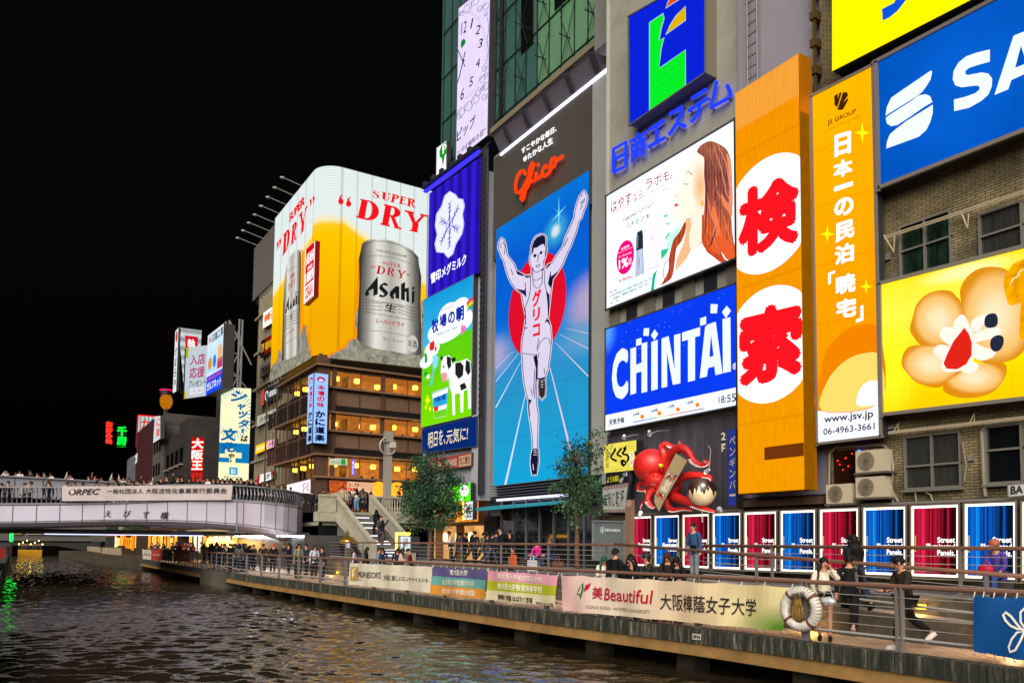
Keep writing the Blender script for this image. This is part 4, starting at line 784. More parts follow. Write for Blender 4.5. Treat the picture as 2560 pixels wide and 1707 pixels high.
parts(mb, 'brace_rod', D('#20302a', .5, .3), GT2)
slab('column', GT2, [D('#8d8d86', .45, .2)], [((21.6, 26.0, 24.4), (23, 27.9, 60))])
# clock sign
pc = PX(21.9); q = A5(410, 60, 637, -125, 617, 950, 391, 1130)
s = Sign('clock_sign', 'tall lilac screen showing half a clock face with green scroll ornament', 'sign', q, pc, LED('#ded0f4', 1.1, blot=.04), .4, .05, D('#4a4650', .5))
a = s.art(); TEAL = E('#0a5a4a', .8)
rs = random.Random(5)
for cx, cy, rx in ((470, 60, 34), (530, 10, 32), (560, 60, 20), (600, 50, 25), (605, 100, 14), (590, 480, 20), (600, 530, 16), (575, 560, 24), (600, 610, 26), (590, 680, 22), (545, 650, 26), (530, 700, 32), (480, 750, 34), (430, 790, 30), (415, 815, 18), (580, 620, 16), (430, 100, 16)):
    P = []; n = 16
    for k in range(n): th = k/n*2*math.pi*1.4; rr = rx*(1-.55*k/n); P += [cx+rr*math.cos(th+cx), cy+rr*1.25*math.sin(th+cx)-rr*.5*math.cos(th+cx)]
    a.line(A5(*P), 1.1, TEAL, 1)
a.line(A5(612, 120, 622, 200, 610, 280, 618, 360, 604, 450), 1.1, TEAL, 1); a.done('scroll_ornament', s.root)
a = s.art(); INK = E('#2a2230', .7)
for c, b in (('12', (425, 165, 465, 145, 465, 225, 425, 248)), ('1', (490, 140, 515, 125, 512, 190, 490, 208)), ('2', (528, 180, 565, 175, 560, 240, 525, 245)), ('3', (545, 285, 580, 265, 580, 330, 545, 340)), ('4', (530, 420, 560, 408, 560, 470, 530, 478)), ('5', (483, 545, 515, 535, 512, 600, 483, 612)), ('6', (423, 630, 448, 615, 447, 690, 423, 705))): a.text(c, A5(*b), INK, 1, .005, .2)
for k in range(40):
    th = R(90-k*4.6); rx = 168; x_ = 425+rx*math.cos(th); y_ = 400-300*math.sin(th)-60*math.cos(th); a.line(A5(x_, y_, x_+12*math.cos(th), y_-18*math.sin(th)-3), .7, INK, 1)
a.line(A5(405, 350, 455, 470), 2.2, INK, 2); a.line(A5(457, 362, 415, 540, 402, 580), 2.2, INK, 2); a.line(A5(437, 420, 450, 430), 5, INK, 2)
a.fill(A5(425, 325, 428, 290, 445, 273, 460, 285, 455, 310, 438, 330, 434, 345), E('#0f8a2a', .9), 2); a.done('clock_face', s.root)
a = s.art(); a.text('ピップ', A5(396, 920, 528, 800, 528, 880, 398, 1000), INK, 1, .02, .15); a.text('十一日は"磁気の日"', A5(400, 1060, 598, 890, 598, 935, 400, 1090), INK, 1, .015); a.line(A5(395, 1122, 612, 945), 2, E('#ffffff', 1.2), 2); a.done('lettering', s.root)
s = Sign('logo_sign', 'small white sign with a green leaf letter perched beside the clock sign', 'sign', A5(258, 1038, 329, 983, 326, 1185, 255, 1232), PX(21.9), LED('#f4f2ff', 1.15, blot=.03), .3, .03)
a = s.art(); a.fill(A5(275, 1060, 290, 1020, 328, 990, 328, 1075, 315, 1085, 300, 1170, 292, 1110, 278, 1100), E('#0f9a2a', 1), 1); a.text('P', A5(296, 1020, 326, 1000, 326, 1065, 298, 1080), E('#ffffff', 1.1), 2, .02); a.done('logo_print', s.root)
# --- narrow grey building with the dairy signs
XM = 22.0; pm = PX(XM)
MBD = thing('narrow_building', 'grey narrow building stacked with violet and green dairy signs, food shop at street level', 'building', (27, 42, .8))
slab('wall', MBD, [D('#a6a6ac', .6, var=.1, scale=.8), D('#2c2a30', .6)], [((XM+.3, 39.0, 4.3), (32, 46.8, 23.5)), ((XM+.02, 39.02, 4.3), (XM+.29, 39.8, 9.2)), ((XM-.1, 38.6, 9.2), (XM+.25, 38.75, 23.5), 1), ((XM+.7, 39.0, .8), (32, 46.8, 4.3), 1)])
mb = MB(); 
for y, r_ in ((38.45, .09), (38.7, .13), (38.95, .07)): mb.tube([(XM+.05, y, 4.6), (XM+.05, y, 24.5)], r_, 6)
for k in range(40): mb.box((XM-.06, 38.55, 9+k*.38), (XM+.1, 38.95, 9.16+k*.38))
for p in ((21.8, 39, 24.2), (22.1, 39.4, 24.6)): mb.tube([p, (22.4, 38.2, 25.2), (22.6, 37.5, 24.4)], .08, 6)
parts(mb, 'conduit', D('#38363c', .5, .4), MBD)
pq = [(1073.2, 484), (1202.5, 391), (1197.2, 680.4), (1069.7, 747.4)]
s = Sign('lamp_sign', 'violet blue ribbed lamp sign with a snow crystal badge', 'sign', pq, PX(XM), LED('#3a22f0', 1.05, 6, 42, .55, .05), .5, .0, housing=D('#26223a', .5))
mb = MB(); TLq = PX(XM-.05).hit(*A5(175, 1345)[0]); TRq = PX(XM-.05).hit(*A5(560, 1060)[0]); mb.bar(TLq, TRq, .25, .12); mb.bar(TLq+_z*.18, TRq+_z*.18, .5, .1, 1)
for k in range(6): c = TLq.lerp(TRq, (k+.2)/6)+_z*.35; mb.box(c-Vector((.25, .18, .15)), c+Vector((.1, .18, .2)), 1)
parts(mb, 'lamp_bar', [E('#3a30ff', 1.4), D('#26262c', .5)], s.root)
a = s.art(); bad = A6(232, 55, 258, 70, 270, 88, 292, 92, 299, 120, 290, 160, 296, 205, 288, 250, 258, 300, 245, 345, 225, 362, 205, 338, 172, 335, 164, 300, 175, 255, 166, 215, 172, 160, 195, 125, 210, 75)
a.fill(bad, E('#e2e4f8', 1.1), 1); a.line(bad, 3.2, E('#f4f4ff', 1.2), 2, True); a.line(bad, 1.2, E('#2a2ad0', .9), 3, True); BLU = E('#2430c8', .9)
cx, cy = 231, 210
for k in range(6):
    th = R(90+60*k); ex, ey = cx+46*math.cos(th), cy-100*math.sin(th)-34*math.cos(th); a.line(A6(cx, cy, ex, ey), 2.0, BLU, 3)
    for f in (.55, .75, .95):
        bx, by = cx+(ex-cx)*f, cy+(ey-cy)*f
        for sg in (-1, 1): t2 = th+sg*.9; a.line(A6(bx, by, bx+11*math.cos(t2), by-20*math.sin(t2)-7*math.cos(t2)), 1.5, BLU, 3)
P = []
for k in range(12): rr = 1 if k % 2 == 0 else .5; th = R(90+30*k); P += [cx+25*rr*math.cos(th), cy-52*rr*math.sin(th)-18*rr*math.cos(th)]
a.line(A6(*P), 1.6, BLU, 4, True); a.done('logo_print', s.root)
a = s.art(); a.text('雪印メグミルク', A6(143, 437, 310, 340, 308, 392, 145, 487), E('#f2f2ff', 1.2), 2, .035); a.done('lettering', s.root)
q = D4(35, 238, 456, 22, 440, 1225, 8, 1325)
s = Sign('billboard', 'green meadow and blue sky dairy billboard with a white cloud and a yoghurt cup', 'billboard', q, PX(XM-.02), LED('#62d80e', 1.0, blot=.03, ramp=[(0, '#7be000'), (.62, '#5ccc10'), (.625, '#3fb8e8'), (1, '#0a9ad8')], slant=-.0), .4, .03, D('#7a7a80', .5))
a = s.art(); CW = E('#f2f8fc', 1.15)
for cx, cy, ru, rv in ((.2, .42, .16, .06), (.3, .3, .2, .07), (.52, .2, .2, .08), (.75, .2, .18, .075), (.85, .3, .15, .07), (.5, .32, .38, .09), (.08, .5, .14, .05)): a.ell(q, cx, cy, ru, rv, CW, 1)
for k, c in enumerate(('#d8208a', '#f08a20', '#ffe020', '#30b040')): a.fill(D4(395+k*2, 262+k*20, 420, 230+k*18, 455, 206+k*20, 455, 226+k*20, 422, 252+k*18, 398+k*2, 282+k*20), E(c, 1), 2)
a.fill(D4(352, 450, 365, 446, 372, 462, 385, 452, 394, 470, 390, 492, 355, 538, 347, 495), E('#e87ab8', 1), 2)
a.fill(D4(75, 625, 122, 575, 155, 600, 152, 690, 70, 725), E('#f8f4ee', 1.1), 2); a.fill(D4(80, 640, 84, 605, 118, 580, 125, 615, 120, 660, 84, 672), E('#e02a28', 1), 3); a.fill(D4(128, 640, 140, 630, 140, 668, 128, 675), E('#30302c', .6), 3)
a.fill(D4(40, 700, 52, 685, 62, 720, 60, 770, 40, 775), E('#18a020', 1), 2)
for x, y in ((68, 890), (382, 835), (407, 880)): a.fill(D4(x-14, y-8, x, y-22, x+14, y-12, x+15, y+8, x, y+20, x-14, y+12), CW, 2); a.fill(D4(x-4, y-3, x+4, y-5, x+4, y+4, x-4, y+5), E('#f0b020', 1), 3)
for x, y in ((52, 870), (412, 800)): a.fill(D4(x-18, y, x-4, y-30, x, y-12, x+8, y-28, x+10, y-6, x+20, y-8, x+10, y+18, x-10, y+20), E('#10a018', 1), 2)
for x, y, r_ in ((64, 1090, 34), (50, 1150, 16), (85, 1165, 18)): a.fill(D4(x, y-r_*1.5, x+r_*.3, y-r_*.4, x+r_*.7, y, x+r_*.3, y+r_*.4, x, y+r_*1.5, x-r_*.3, y+r_*.4, x-r_*.7, y, x-r_*.3, y-r_*.4), E('#fff020', 1.1), 2)
# plain grazing cow as a stand-in picture, cup and spoon
COWW, COWB = E('#f2f4f2', 1.1), E('#2a2a30', .6)
a.fill(D4(248, 800, 290, 770, 340, 760, 400, 735, 428, 760, 436, 860, 430, 960, 434, 1160, 412, 1168, 404, 1000, 372, 1010, 368, 1190, 346, 1196, 340, 1030, 296, 1040, 300, 1214, 278, 1220, 270, 1030, 252, 980, 244, 900), COWW, 3)
a.fill(D4(300, 775, 345, 765, 372, 800, 366, 880, 330, 910, 300, 870), COWB, 4); a.fill(D4(392, 745, 424, 765, 430, 850, 408, 880, 384, 830), COWB, 4); a.fill(D4(338, 960, 380, 940, 400, 985, 350, 1010), COWB, 4); a.line(D4(432, 770, 446, 850, 444, 960), 1.2, COWB, 4)
a.fill(D4(180, 770, 205, 720, 245, 705, 272, 740, 268, 810, 250, 880, 226, 925, 190, 920, 176, 860), COWW, 5); a.fill(D4(228, 712, 262, 728, 266, 800, 244, 830, 228, 780), COWB, 6); a.fill(D4(178, 862, 222, 850, 236, 890, 220, 930, 190, 928), E('#eaa0a0', 1.0), 6); a.fill(D4(262, 738, 300, 722, 306, 752, 274, 770), COWB, 6); a.fill(D4(196, 728, 178, 712, 172, 740, 190, 752), COWB, 6); a.fill(D4(196, 800, 206, 794, 208, 812, 198, 816), COWB, 7)
a.fill(D4(104, 1040, 240, 985, 222, 1225, 118, 1245), E('#eaf4fa', 1.1), 5); a.fill(D4(108, 1075, 236, 1025, 230, 1120, 112, 1160), E('#30a8dc', 1), 6); a.fill(D4(114, 1190, 226, 1160, 222, 1222, 120, 1243), E('#70d020', 1), 6); a.fill(D4(118, 1150, 155, 1135, 155, 1175, 120, 1190), E('#e03028', 1), 7); a.line(D4(100, 1030, 242, 978), 3, E('#c8ccd4', .9), 6)
a.fill(D4(105, 770, 115, 710, 138, 695, 157, 730, 150, 790, 125, 830, 112, 820), E('#8ad4f4', 1.1), 5); a.line(D4(118, 820, 92, 968), 4, E('#6cc4ec', 1), 5); a.done('picture_print', s.root)
a = s.art(); NVB = E('#1430b0', .9)
for c, b in zip('牧場の朝', ((98, 405, 158, 385, 158, 505, 98, 528), (165, 370, 228, 345, 228, 455, 165, 478), (238, 345, 298, 325, 298, 430, 238, 448), (305, 300, 375, 272, 375, 405, 305, 432))): a.text(c, D4(*b), NVB, 4, .045)
a.text('まきばのあさ', D4(190, 312, 280, 275, 280, 300, 190, 338), E('#40405a', .8), 4); a.text('Makiba no Asa Yogurt', D4(142, 525, 325, 452, 325, 478, 142, 550), NVB, 4, .01); a.text('牧場の朝', D4(124, 1068, 216, 1035, 216, 1085, 124, 1112), NVB, 8, .04); a.text('ヨーグルト', D4(145, 1110, 188, 1098, 188, 1112, 145, 1126), NVB, 8); a.done('lettering', s.root)
s = Sign('banner_sign', 'navy strip sign with cream brush writing under the green dairy billboard', 'sign', D4(20, 1340, 487, 1228, 485, 1480, 22, 1545), PX(XM-.05), LED('#0c2f7e', .75, blot=.08), .35, .04, D('#3a4a70', .5))
a = s.art(); a.text('明日を、', D4(68, 1372, 215, 1330, 215, 1465, 68, 1505), E('#f0e2c4', 1), 2, .01, .1); a.text('元気に!', D4(222, 1345, 408, 1305, 408, 1430, 222, 1468), E('#f0e2c4', 1), 2, .01, .1); a.done('lettering', s.root)
# food shop at its foot
s = Sign('menu_board', 'faded red menu board above the food shop behind the round tree', 'sign', B5(560, 225, 915, 165, 912, 275, 560, 320), PX(21.9), D('#9c4038', .6, var=.2, scale=3), .1, .0)
a = s.art(); a.fill(B5(808, 198, 908, 178, 905, 268, 806, 285), D('#c09a78', .7), 1); a.text('たこ焼き', B5(815, 205, 895, 190, 895, 250, 815, 268), D('#4a2018', .7), 2, .01); a.text('お好み焼 道頓堀', B5(580, 245, 790, 212, 790, 275, 580, 305), D('#d8c0a8', .7), 2, .01); a.done('lettering', s.root)
s = Sign('shop_sign', 'lime green lit sign with two white discs beside the tree', 'sign', B5(560, 470, 903, 412, 903, 560, 560, 585), PX(21.6), LED('#58e810', 1.15), .3, .0)
a = s.art(); a.ell(s.q, .88, .4, .09, .33, E('#ffffff', 1.2), 1); a.ell(s.q, .83, .88, .025, .09, E('#ffffff', 1.2), 1); a.done('picture_print', s.root)
s = Sign('shop_sign', 'small white vertical sign with grey brush writing and a string of amber bulbs', 'sign', B5(856, 572, 925, 560, 922, 712, 854, 715), PX(21.3), LED('#e8f0f4', 1.15), .25, .02)
a = s.art(); a.vtext('大阪名物', B5(895, 580, 918, 576, 915, 700, 893, 704), D('#3c3c40', .6), 1, .01); a.vtext('たこ焼き', B5(866, 585, 888, 580, 886, 700, 864, 706), D('#3c3c40', .6), 1, .01); a.done('lettering', s.root)
mb = MB()
for k in range(9): mb.ball(PX(21.25).hit(*B5(842, 575+k*17)[0]), .06, 6, 4)
parts(mb, 'bulb', E('#ffc040', 9), s.root)
slab('shop_interior', MBD, [LED('#e8a860', .85, blot=.35, bs=1.2), D('#6a4a30', .6), LED('#e88a28', 1.0, blot=.6, bs=1.5, sample=False)], [((XM+.55, 39.3, .9), (XM+.6, 45.5, 2.9)), ((XM-.1, 39.2, 2.95), (XM+.5, 46, 3.1), 1), ((XM+.2, 39.4, 3.12), (XM+.28, 45.6, 4.25), 2), ((XM+.1, 41.5, .8), (XM+.54, 41.7, 2.95), 1), ((XM+.1, 44.2, .8), (XM+.54, 44.4, 2.95), 1)])
mb = MB(); 
for k in range(3): mb.lathe((XM+.3, 40.3+k*1.6, 2.2), [(.02, .3), (.13, .28), (.15, 0), (.13, -.2), (.02, -.22)], 8)
parts(mb, 'shop_lamp', E('#ffe0a0', 2.5), MBD)
# --- crab restaurant building: brown bands, warm windows, beer billboards wrapped round its top
XK, YK = 22.0, 67.5
KB = thing('restaurant_building', 'brown banded corner restaurant with warm lit dining floors under the beer billboards', 'building', (30, 75, 4))
BRN = D('#5a4232', .5, .1, var=.15, scale=2); BRN2 = D('#745a46', .5, .1, var=.12, scale=1.5); LEDG = D('#8a6a50', .45, .2); DKB = D('#1e1a18', .4)
floors = ((15.55, 17.0), (11.7, 13.15), (7.6, 9.35)); XE = 36.0; YE = 80.6
slab('wall', KB, [BRN, BRN2, DKB], [((XK+3.2, YK+3.2, 4), (XE, YE, 18.4)), ((XK+.1, YK+.1, 17.45), (XE, YE, 18.3), 2), ((XK+.1, YK+.1, 13.3), (XE, YE, 15.3), 0), ((XK+.1, YK+.1, 9.5), (XE, YE, 11.5), 0), ((XK+.1, YK+.1, 7.2), (XE, YE, 7.5), 0), ((XK+.1, YK+.1, 15.3), (XE, YE, 15.55), 2), ((XK+.1, YK+.1, 11.5), (XE, YE, 11.7), 2), ((XK+.1, YK+.1, 17.0), (XE, YE, 17.45), 0), ((XK+.1, YK+.1, 13.15), (XE, YE, 13.3), 0), ((XK+.1, YK+.1, 9.35), (XE, YE, 9.5), 0), ((XK+.1, YK+.1, 4), (XK+3.2, YK+3.2, 4.3), 2), ((XK, YK, 4), (XK+1.0, YK+1.0, 18.4), 0)])
slab('ledge', KB, [LEDG], [((XK-.35, YK-.35, z), (XE, YK+.09, z+.16)) for z in (17.3, 15.4, 13.2, 11.55, 9.42, 7.45)] + [((XK-.35, YK+.09, z), (XK+.09, YE, z+.16)) for z in (17.3, 13.2, 9.42)])
slab('ledge_panel', KB, [BRN2, DKB], [((XK+1.5+k*2.4, YK+.02, z), (XK+3.75+k*2.4, YK+.09, z+1.15)) for z in (13.95, 10.2) for k in range(6)] + [((XK+1.5, YK-.1, z), (XE, YK+.085, z+.55), 1) for z in (13.36, 9.58)] + [((XK+.02, YK+1.6+k*1.9, z), (XK+.09, YK+3.1+k*1.9, z+1.6), 1) for z in (13.5, 9.7) for k in range(8)])
slab('column', KB, [BRN], [((XK+1.2+k*4.6, YK-.05, 4), (XK+1.6+k*4.6, YK+.095, 17.3)) for k in range(4)] + [((XK-.02, YK+1.5+k*3.9, 4), (XK+.095, YK+1.75+k*3.9, 17.3)) for k in range(5)])
mb = MB()
for z0, z1 in floors:
    for k in range(7): mb.box((XK+1.6+k*2.3, YK+.12, z0), (XK+1.66+k*2.3, YK+.2, z1))
    for k in range(11): mb.box((XK+.12, YK+1.9+k*1.3, z0), (XK+.2, YK+1.96+k*1.3, z1))
parts(mb, 'mullion', D('#5a4838', .5, .3), KB)
ROOM = LED('#c8742a', 1.0, blot=.35, bs=1.1, ramp=None); ROOM.name = 'lit_dining_room'; ROOM2 = LED('#a86a28', .5, blot=.6, bs=1.6); CEIL_GLOW = LED('#b86a26', .8, blot=.3)  # back walls and ceilings glow in place of lantern light on them
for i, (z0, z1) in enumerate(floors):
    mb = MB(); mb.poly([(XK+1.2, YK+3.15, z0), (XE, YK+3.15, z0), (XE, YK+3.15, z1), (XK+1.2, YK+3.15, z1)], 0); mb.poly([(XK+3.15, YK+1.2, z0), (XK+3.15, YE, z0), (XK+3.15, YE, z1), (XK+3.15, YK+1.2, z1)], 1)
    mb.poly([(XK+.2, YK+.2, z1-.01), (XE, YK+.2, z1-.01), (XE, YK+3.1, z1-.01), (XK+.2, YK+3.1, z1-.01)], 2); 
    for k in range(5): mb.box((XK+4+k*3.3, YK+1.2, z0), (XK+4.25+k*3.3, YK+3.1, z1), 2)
    rm = mb.build('dining_room', [ROOM, ROOM2, CEIL_GLOW], KB); rs = random.Random(i+4); mb = MB(); tb = MB()
    for k in range(7):
        x = XK+1.8+k*1.95+rs.random()*.6; y = YK+.9+rs.random()*1.4; z = z1-.35-rs.random()*.3; mb.lathe((x, y, z), [(.05, .2), (.24, .18), (.27, 0), (.24, -.18), (.05, -.2)], 10)
    for k in range(4): mb.lathe((XK+1.2, YK+2.5+k*2.6, z1-.45), [(.05, .2), (.24, .18), (.27, 0), (.24, -.18), (.05, -.2)], 8)
    parts(mb, 'lantern', E('#ffb834', 7), rm)
    for k in range(9): x = XK+2+k*1.55+rs.random(); tb.ball((x, YK+.7, z0+.1), (.16, .14, .2), 7, 5); tb.ball((x, YK+.7, z0-.15), (.3, .2, .22), 7, 5)
    parts(tb, 'diner_silhouette', D('#2a1c18', .8), rm)
# ground floor shop front
slab('shop_front', KB, [LED('#e07a30', .8, blot=.5, bs=.9), D('#2a201a', .6), LED('#f0b890', .9, blot=.5, bs=1.6)], [((XK+1.2, YK+.25, 4.1), (XE, YK+.3, 5.9)), ((XK+.2, YK+1.2, 4), (XK+.25, YE, 7.2), 1), ((XK+1.2, YK-.05, 5.95), (XK+8, YK+.05, 7.25), 2)])
a = Art(PY(YK-.06), base=.02)
a.fill(A4(735, 955, 860, 960, 860, 1040, 735, 1045), LED('#d05a28', .8, blot=.5, bs=3, sample=False), 1); a.text('かにすき', A4(875, 970, 945, 972, 945, 998, 875, 996), D('#8a1c10', .6), 2, .03); a.text('毎日営業', A4(840, 1003, 920, 1005, 920, 1028, 840, 1026), E('#c8200c', 1), 2, .05); a.fill(A4(738, 800, 862, 800, 862, 848, 738, 845), E('#c8d8b8', .9), 1); a.fill(A4(820, 805, 850, 800, 852, 845, 818, 842), E('#30a040', .9), 2); a.text('浪花の味', A4(750, 815, 812, 817, 812, 838, 750, 836), D('#3a3a30', .6), 2); a.fill(A4(893, 806, 918, 806, 916, 918, 890, 918), E('#7a5ae0', 1.1), 1); a.vtext('焼がに', A4(899, 815, 911, 815, 909, 910, 896, 910), E('#f0e8ff', 1.2), 2, .03); a.done('shop_poster', KB)
a = Art(PX(XK-.02), base=.02); q = A4(440, 985, 605, 945, 605, 1045, 440, 1030); a.fill(q, LED('#f8eef4', 1.1, sample=True), 1); a.line(A4(570, 970, 552, 985, 560, 1005, 580, 1003, 590, 985, 578, 968), 2, E('#d0203a', 1), 2); a.line(A4(560, 1010, 555, 1035), 2, E('#d0203a', 1), 2); a.line(A4(580, 1008, 600, 1035), 2, E('#d0203a', 1), 2); a.done('crab_sign', KB)
# vertical two faced crab sign at the corner
t = thing('vertical_sign', 'pale blue two faced vertical sign of the crab restaurant on its corner', 'sign', (XK-.6, YK-.6, 9.9))
S0 = (XK-.75, YK-.95); z0, z1 = 10.35, 16.4
F0 = LED('#9cc4ff', 1.05, blot=.05); mb = MB(); x0, y0 = S0; x1, y1 = x0+1.25, y0+1.6
mb.poly([(x0, y0, z0), (x1, y0, z0), (x1, y0, z1), (x0, y0, z1)], 0, [(0, 0), (1, 0), (1, 1), (0, 1)]); mb.poly([(x0, y1, z0), (x0, y0, z0), (x0, y0, z1), (x0, y1, z1)], 0, [(0, 0), (1, 0), (1, 1), (0, 1)]); mb.build('panel', F0, t)
slab('housing', t, [D('#20242c', .5)], [((x0+.02, y0+.02, z0-.05), (x1+.06, y1+.05, z1+.05)), ((x0-.04, y0-.04, z0-.06), (x0+.03, y0+.03, z1+.06))])
RDC = E('#c8123a', 1); NVK = E('#141c4a', .6)
for pl_, q in ((PY(y0), [proj((x0, y0, z1)), proj((x1, y0, z1)), proj((x1, y0, z0)), proj((x0, y0, z0))]), (PX(x0), [proj((x0, y1, z1)), proj((x0, y0, z1)), proj((x0, y0, z0)), proj((x0, y1, z0))])):
    a = Art(pl_); a.ell(q, .5, .085, .3, .04, RDC, 1); a.ell(q, .5, .095, .18, .022, E('#b8d4ff', 1), 2); a.vtext('本場の味', sub(q, .26, .78, .16, .49), RDC, 1, .04); a.vtext('かに道楽', sub(q, .16, .86, .53, .98), NVK, 1, .05); a.done('lettering', t)
# --- beer billboards: two faces and a rounded corner
ZB0, ZB1 = 18.3, 35.4; XR, YR_ = XK-.45, YK-.45; RR = 2.0
BBt = thing('billboard', 'giant beer billboard wrapped round the corner, white above yellow, with silver cans', 'billboard', (XR, YR_, ZB0))
def beer_mat(name, lo, hi, amp):
    m, nt, add, L, out = _new(name); e = add('Emission'); L(e.outputs[0], out.inputs[0]); uv = add('UVMap'); sp = add('SeparateXYZ'); L(uv.outputs[0], sp.inputs[0])
    r = add('ValToRGB'); el = r.color_ramp.elements; el[0].position = .0; el[0].color = (*lin('#f0a800'), 1); el[1].position = 1; el[1].color = (*lin('#dfeae8'), 1)
    for pos, hx in ((.45, '#ffc400'), (.5, '#ffc81e'), (.525, '#f4e8b8'), (.56, '#e2ecea')): q = el.new(pos); q.color = (*lin(hx), 1)
    a = add('Math', operation='MULTIPLY_ADD'); L(sp.outputs[0], a.inputs[0]); a.inputs[1].default_value = amp; L(sp.outputs[1], a.inputs[2]); a2 = add('Math', operation='ADD', i_1=lo); L(a.outputs[0], a2.inputs[0]); L(a2.outputs[0], r.inputs[0]); L(r.outputs[0], e.inputs[0])
    w_ = add('Math', operation='MULTIPLY', i_1=115*2*math.pi); L(sp.outputs[1], w_.inputs[0]); s_ = add('Math', operation='SINE'); L(w_.outputs[0], s_.inputs[0]); k = add('MapRange', i_From_Min=-1.0, i_From_Max=1.0, i_To_Min=.72, i_To_Max=1.25); L(s_.outputs[0], k.inputs[0])
    w2 = add('Math', operation='MULTIPLY', i_1=hi*2*math.pi); L(sp.outputs[0], w2.inputs[0]); s2 = add('Math', operation='COSINE'); L(w2.outputs[0], s2.inputs[0]); k2 = add('MapRange', i_From_Min=.9, i_From_Max=1.0, i_To_Min=1.0, i_To_Max=.72); L(s2.outputs[0], k2.inputs[0])
    mu = add('Math', operation='MULTIPLY'); L(k.outputs[0], mu.inputs[0]); L(k2.outputs[0], mu.inputs[1]); L(mu.outputs[0], e.inputs[1]); return m
mb = MB(); XE2 = 33.4; YE2 = 81.8
mb.poly([(XR, YE2, ZB0), (XR, YR_+RR, ZB0), (XR, YR_+RR, ZB1), (XR, YE2, ZB1)], 0, [(0, 0), (.8, 0), (.8, 1), (0, 1)])
n = 8
for k in range(n):
    a0, a1 = R(180+90*k/n), R(180+90*(k+1)/n); P = [(XR+RR+RR*math.cos(t_), YR_+RR+RR*math.sin(t_)) for t_ in (a0, a1)]; u0, u1 = k/n, (k+1)/n
    mb.poly([(*P[0], ZB0), (*P[1], ZB0), (*P[1], ZB1), (*P[0], ZB1)], 1, [(u0*.25, 0), (u1*.25, 0), (u1*.25, 1), (u0*.25, 1)])
mb.poly([(XR+RR, YR_, ZB0), (XE2, YR_, ZB0), (XE2, YR_, ZB1), (XR+RR, YR_, ZB1)], 2, [(.0, 0), (1, 0), (1, 1), (0, 1)])
mb.build('panel', [beer_mat('beer_left', .0, 6, -.16), beer_mat('beer_corner', -.19, 4, .0), beer_mat('beer_right', -.2, 7, .3)], BBt)
slab('housing', BBt, [D('#3a3834', .6)], [((XR+1.2, YR_+1.2, ZB0+.05), (XE2, YE2, ZB1-.1)), ((24, 70.5, ZB1-.1), (27, 74, ZB1+1.6)), ((28, 72, ZB1-.1), (30, 74, ZB1+1.0))])
RB = E('#e8141e', 1.05); pR, pL = PY(YR_), PX(XR)
def serif(a, ch, q, m, ly, th=.2, hl=.075):
    """slab serif capitals drawn in their own unit square (u right, v up)"""
    h = homog(q)
    def F(*p): a.fill([happ(h, p[i], p[i+1]) for i in range(0, len(p), 2)], m, ly)
    s_ = hl
    def stem(x0, x1, v0=0, v1=1, ex=.07): F(x0, v0, x1, v0, x1, v1, x0, v1); F(x0-ex, v0, x1+ex, v0, x1+ex, v0+s_, x0-ex, v0+s_); F(x0-ex, v1-s_, x1+ex, v1-s_, x1+ex, v1, x0-ex, v1)
    def bowl(x, v0, v1, rx, t_):
        n = 12; c = (v0+v1)/2; rv = (v1-v0)/2
        for k in range(n):
            t0, t1 = R(90-180*k/n), R(90-180*(k+1)/n); P = []
            for t2, f in ((t0, 1), (t1, 1), (t1, 0), (t0, 0)): P += [x+(rx if f else rx-t_)*math.cos(t2), c+(rv if f else rv-s_)*math.sin(t2)]
            F(*P)
    if ch == 'D': stem(.12, .12+th); F(.3, 0, .5, 0, .5, s_, .3, s_); F(.3, 1-s_, .5, 1-s_, .5, 1, .3, 1); bowl(.48, 0, 1, .5, th)
    if ch == 'P': stem(.12, .12+th); F(.3, .45, .5, .45, .5, .45+s_, .3, .45+s_); F(.3, 1-s_, .5, 1-s_, .5, 1, .3, 1); bowl(.5, .45, 1, .42, th)
    if ch == 'R': stem(.1, .1+th); F(.3, .47, .5, .47, .5, .47+s_, .3, .47+s_); F(.3, 1-s_, .5, 1-s_, .5, 1, .3, 1); bowl(.48, .47, 1, .4, th); F(.42, .5, .62, .5, .95, 0, .72, 0); F(.68, 0, 1.02, 0, 1.02, s_, .68, s_)
    if ch == 'Y': F(.4, 0, .4+th, 0, .4+th, .5, .4, .5); F(.3, 0, .7, 0, .7, s_, .3, s_); F(.08, 1, .32, 1, .6, .45, .4, .45); F(.8, 1, .92, 1, .62, .45, .5, .5); F(0, 1-s_, .42, 1-s_, .42, 1, 0, 1); F(.68, 1-s_, 1.02, 1-s_, 1.02, 1, .68, 1)
    if ch == 'E': stem(.1, .1+th); F(.3, 0, .9, 0, .92, .26, .86, .26, .82, s_, .3, s_); F(.3, 1, .88, 1, .9, .76, .84, .76, .8, 1-s_, .3, 1-s_); F(.3, .48, .68, .48, .68, .48+s_, .3, .48+s_); F(.62, .38, .68, .38, .68, .66, .62, .66)
    if ch == 'U': F(.1, .3, .1+th, .3, .1+th, 1, .1, 1); F(.74, .3, .83, .3, .83, 1, .74, 1); F(0, 1-s_, .4, 1-s_, .4, 1, 0, 1); F(.64, 1-s_, .95, 1-s_, .95, 1, .64, 1); F(.1, .3, .16, .1, .35, 0, .6, 0, .78, .1, .83, .3, .74, .3, .68, .13, .55, .08, .4, .1, .1+th, .3)
    if ch == 'S': F(.88, .72, .82, .72, .72, .92, .5, .94, .34, .86, .34, .72, .6, .58, .85, .45, .9, .28, .8, .08, .52, 0, .1, .04, .1, .3, .16, .3, .26, .1, .48, .06, .64, .14, .64, .28, .4, .42, .14, .56, .08, .74, .2, .93, .48, 1, .88, .96)
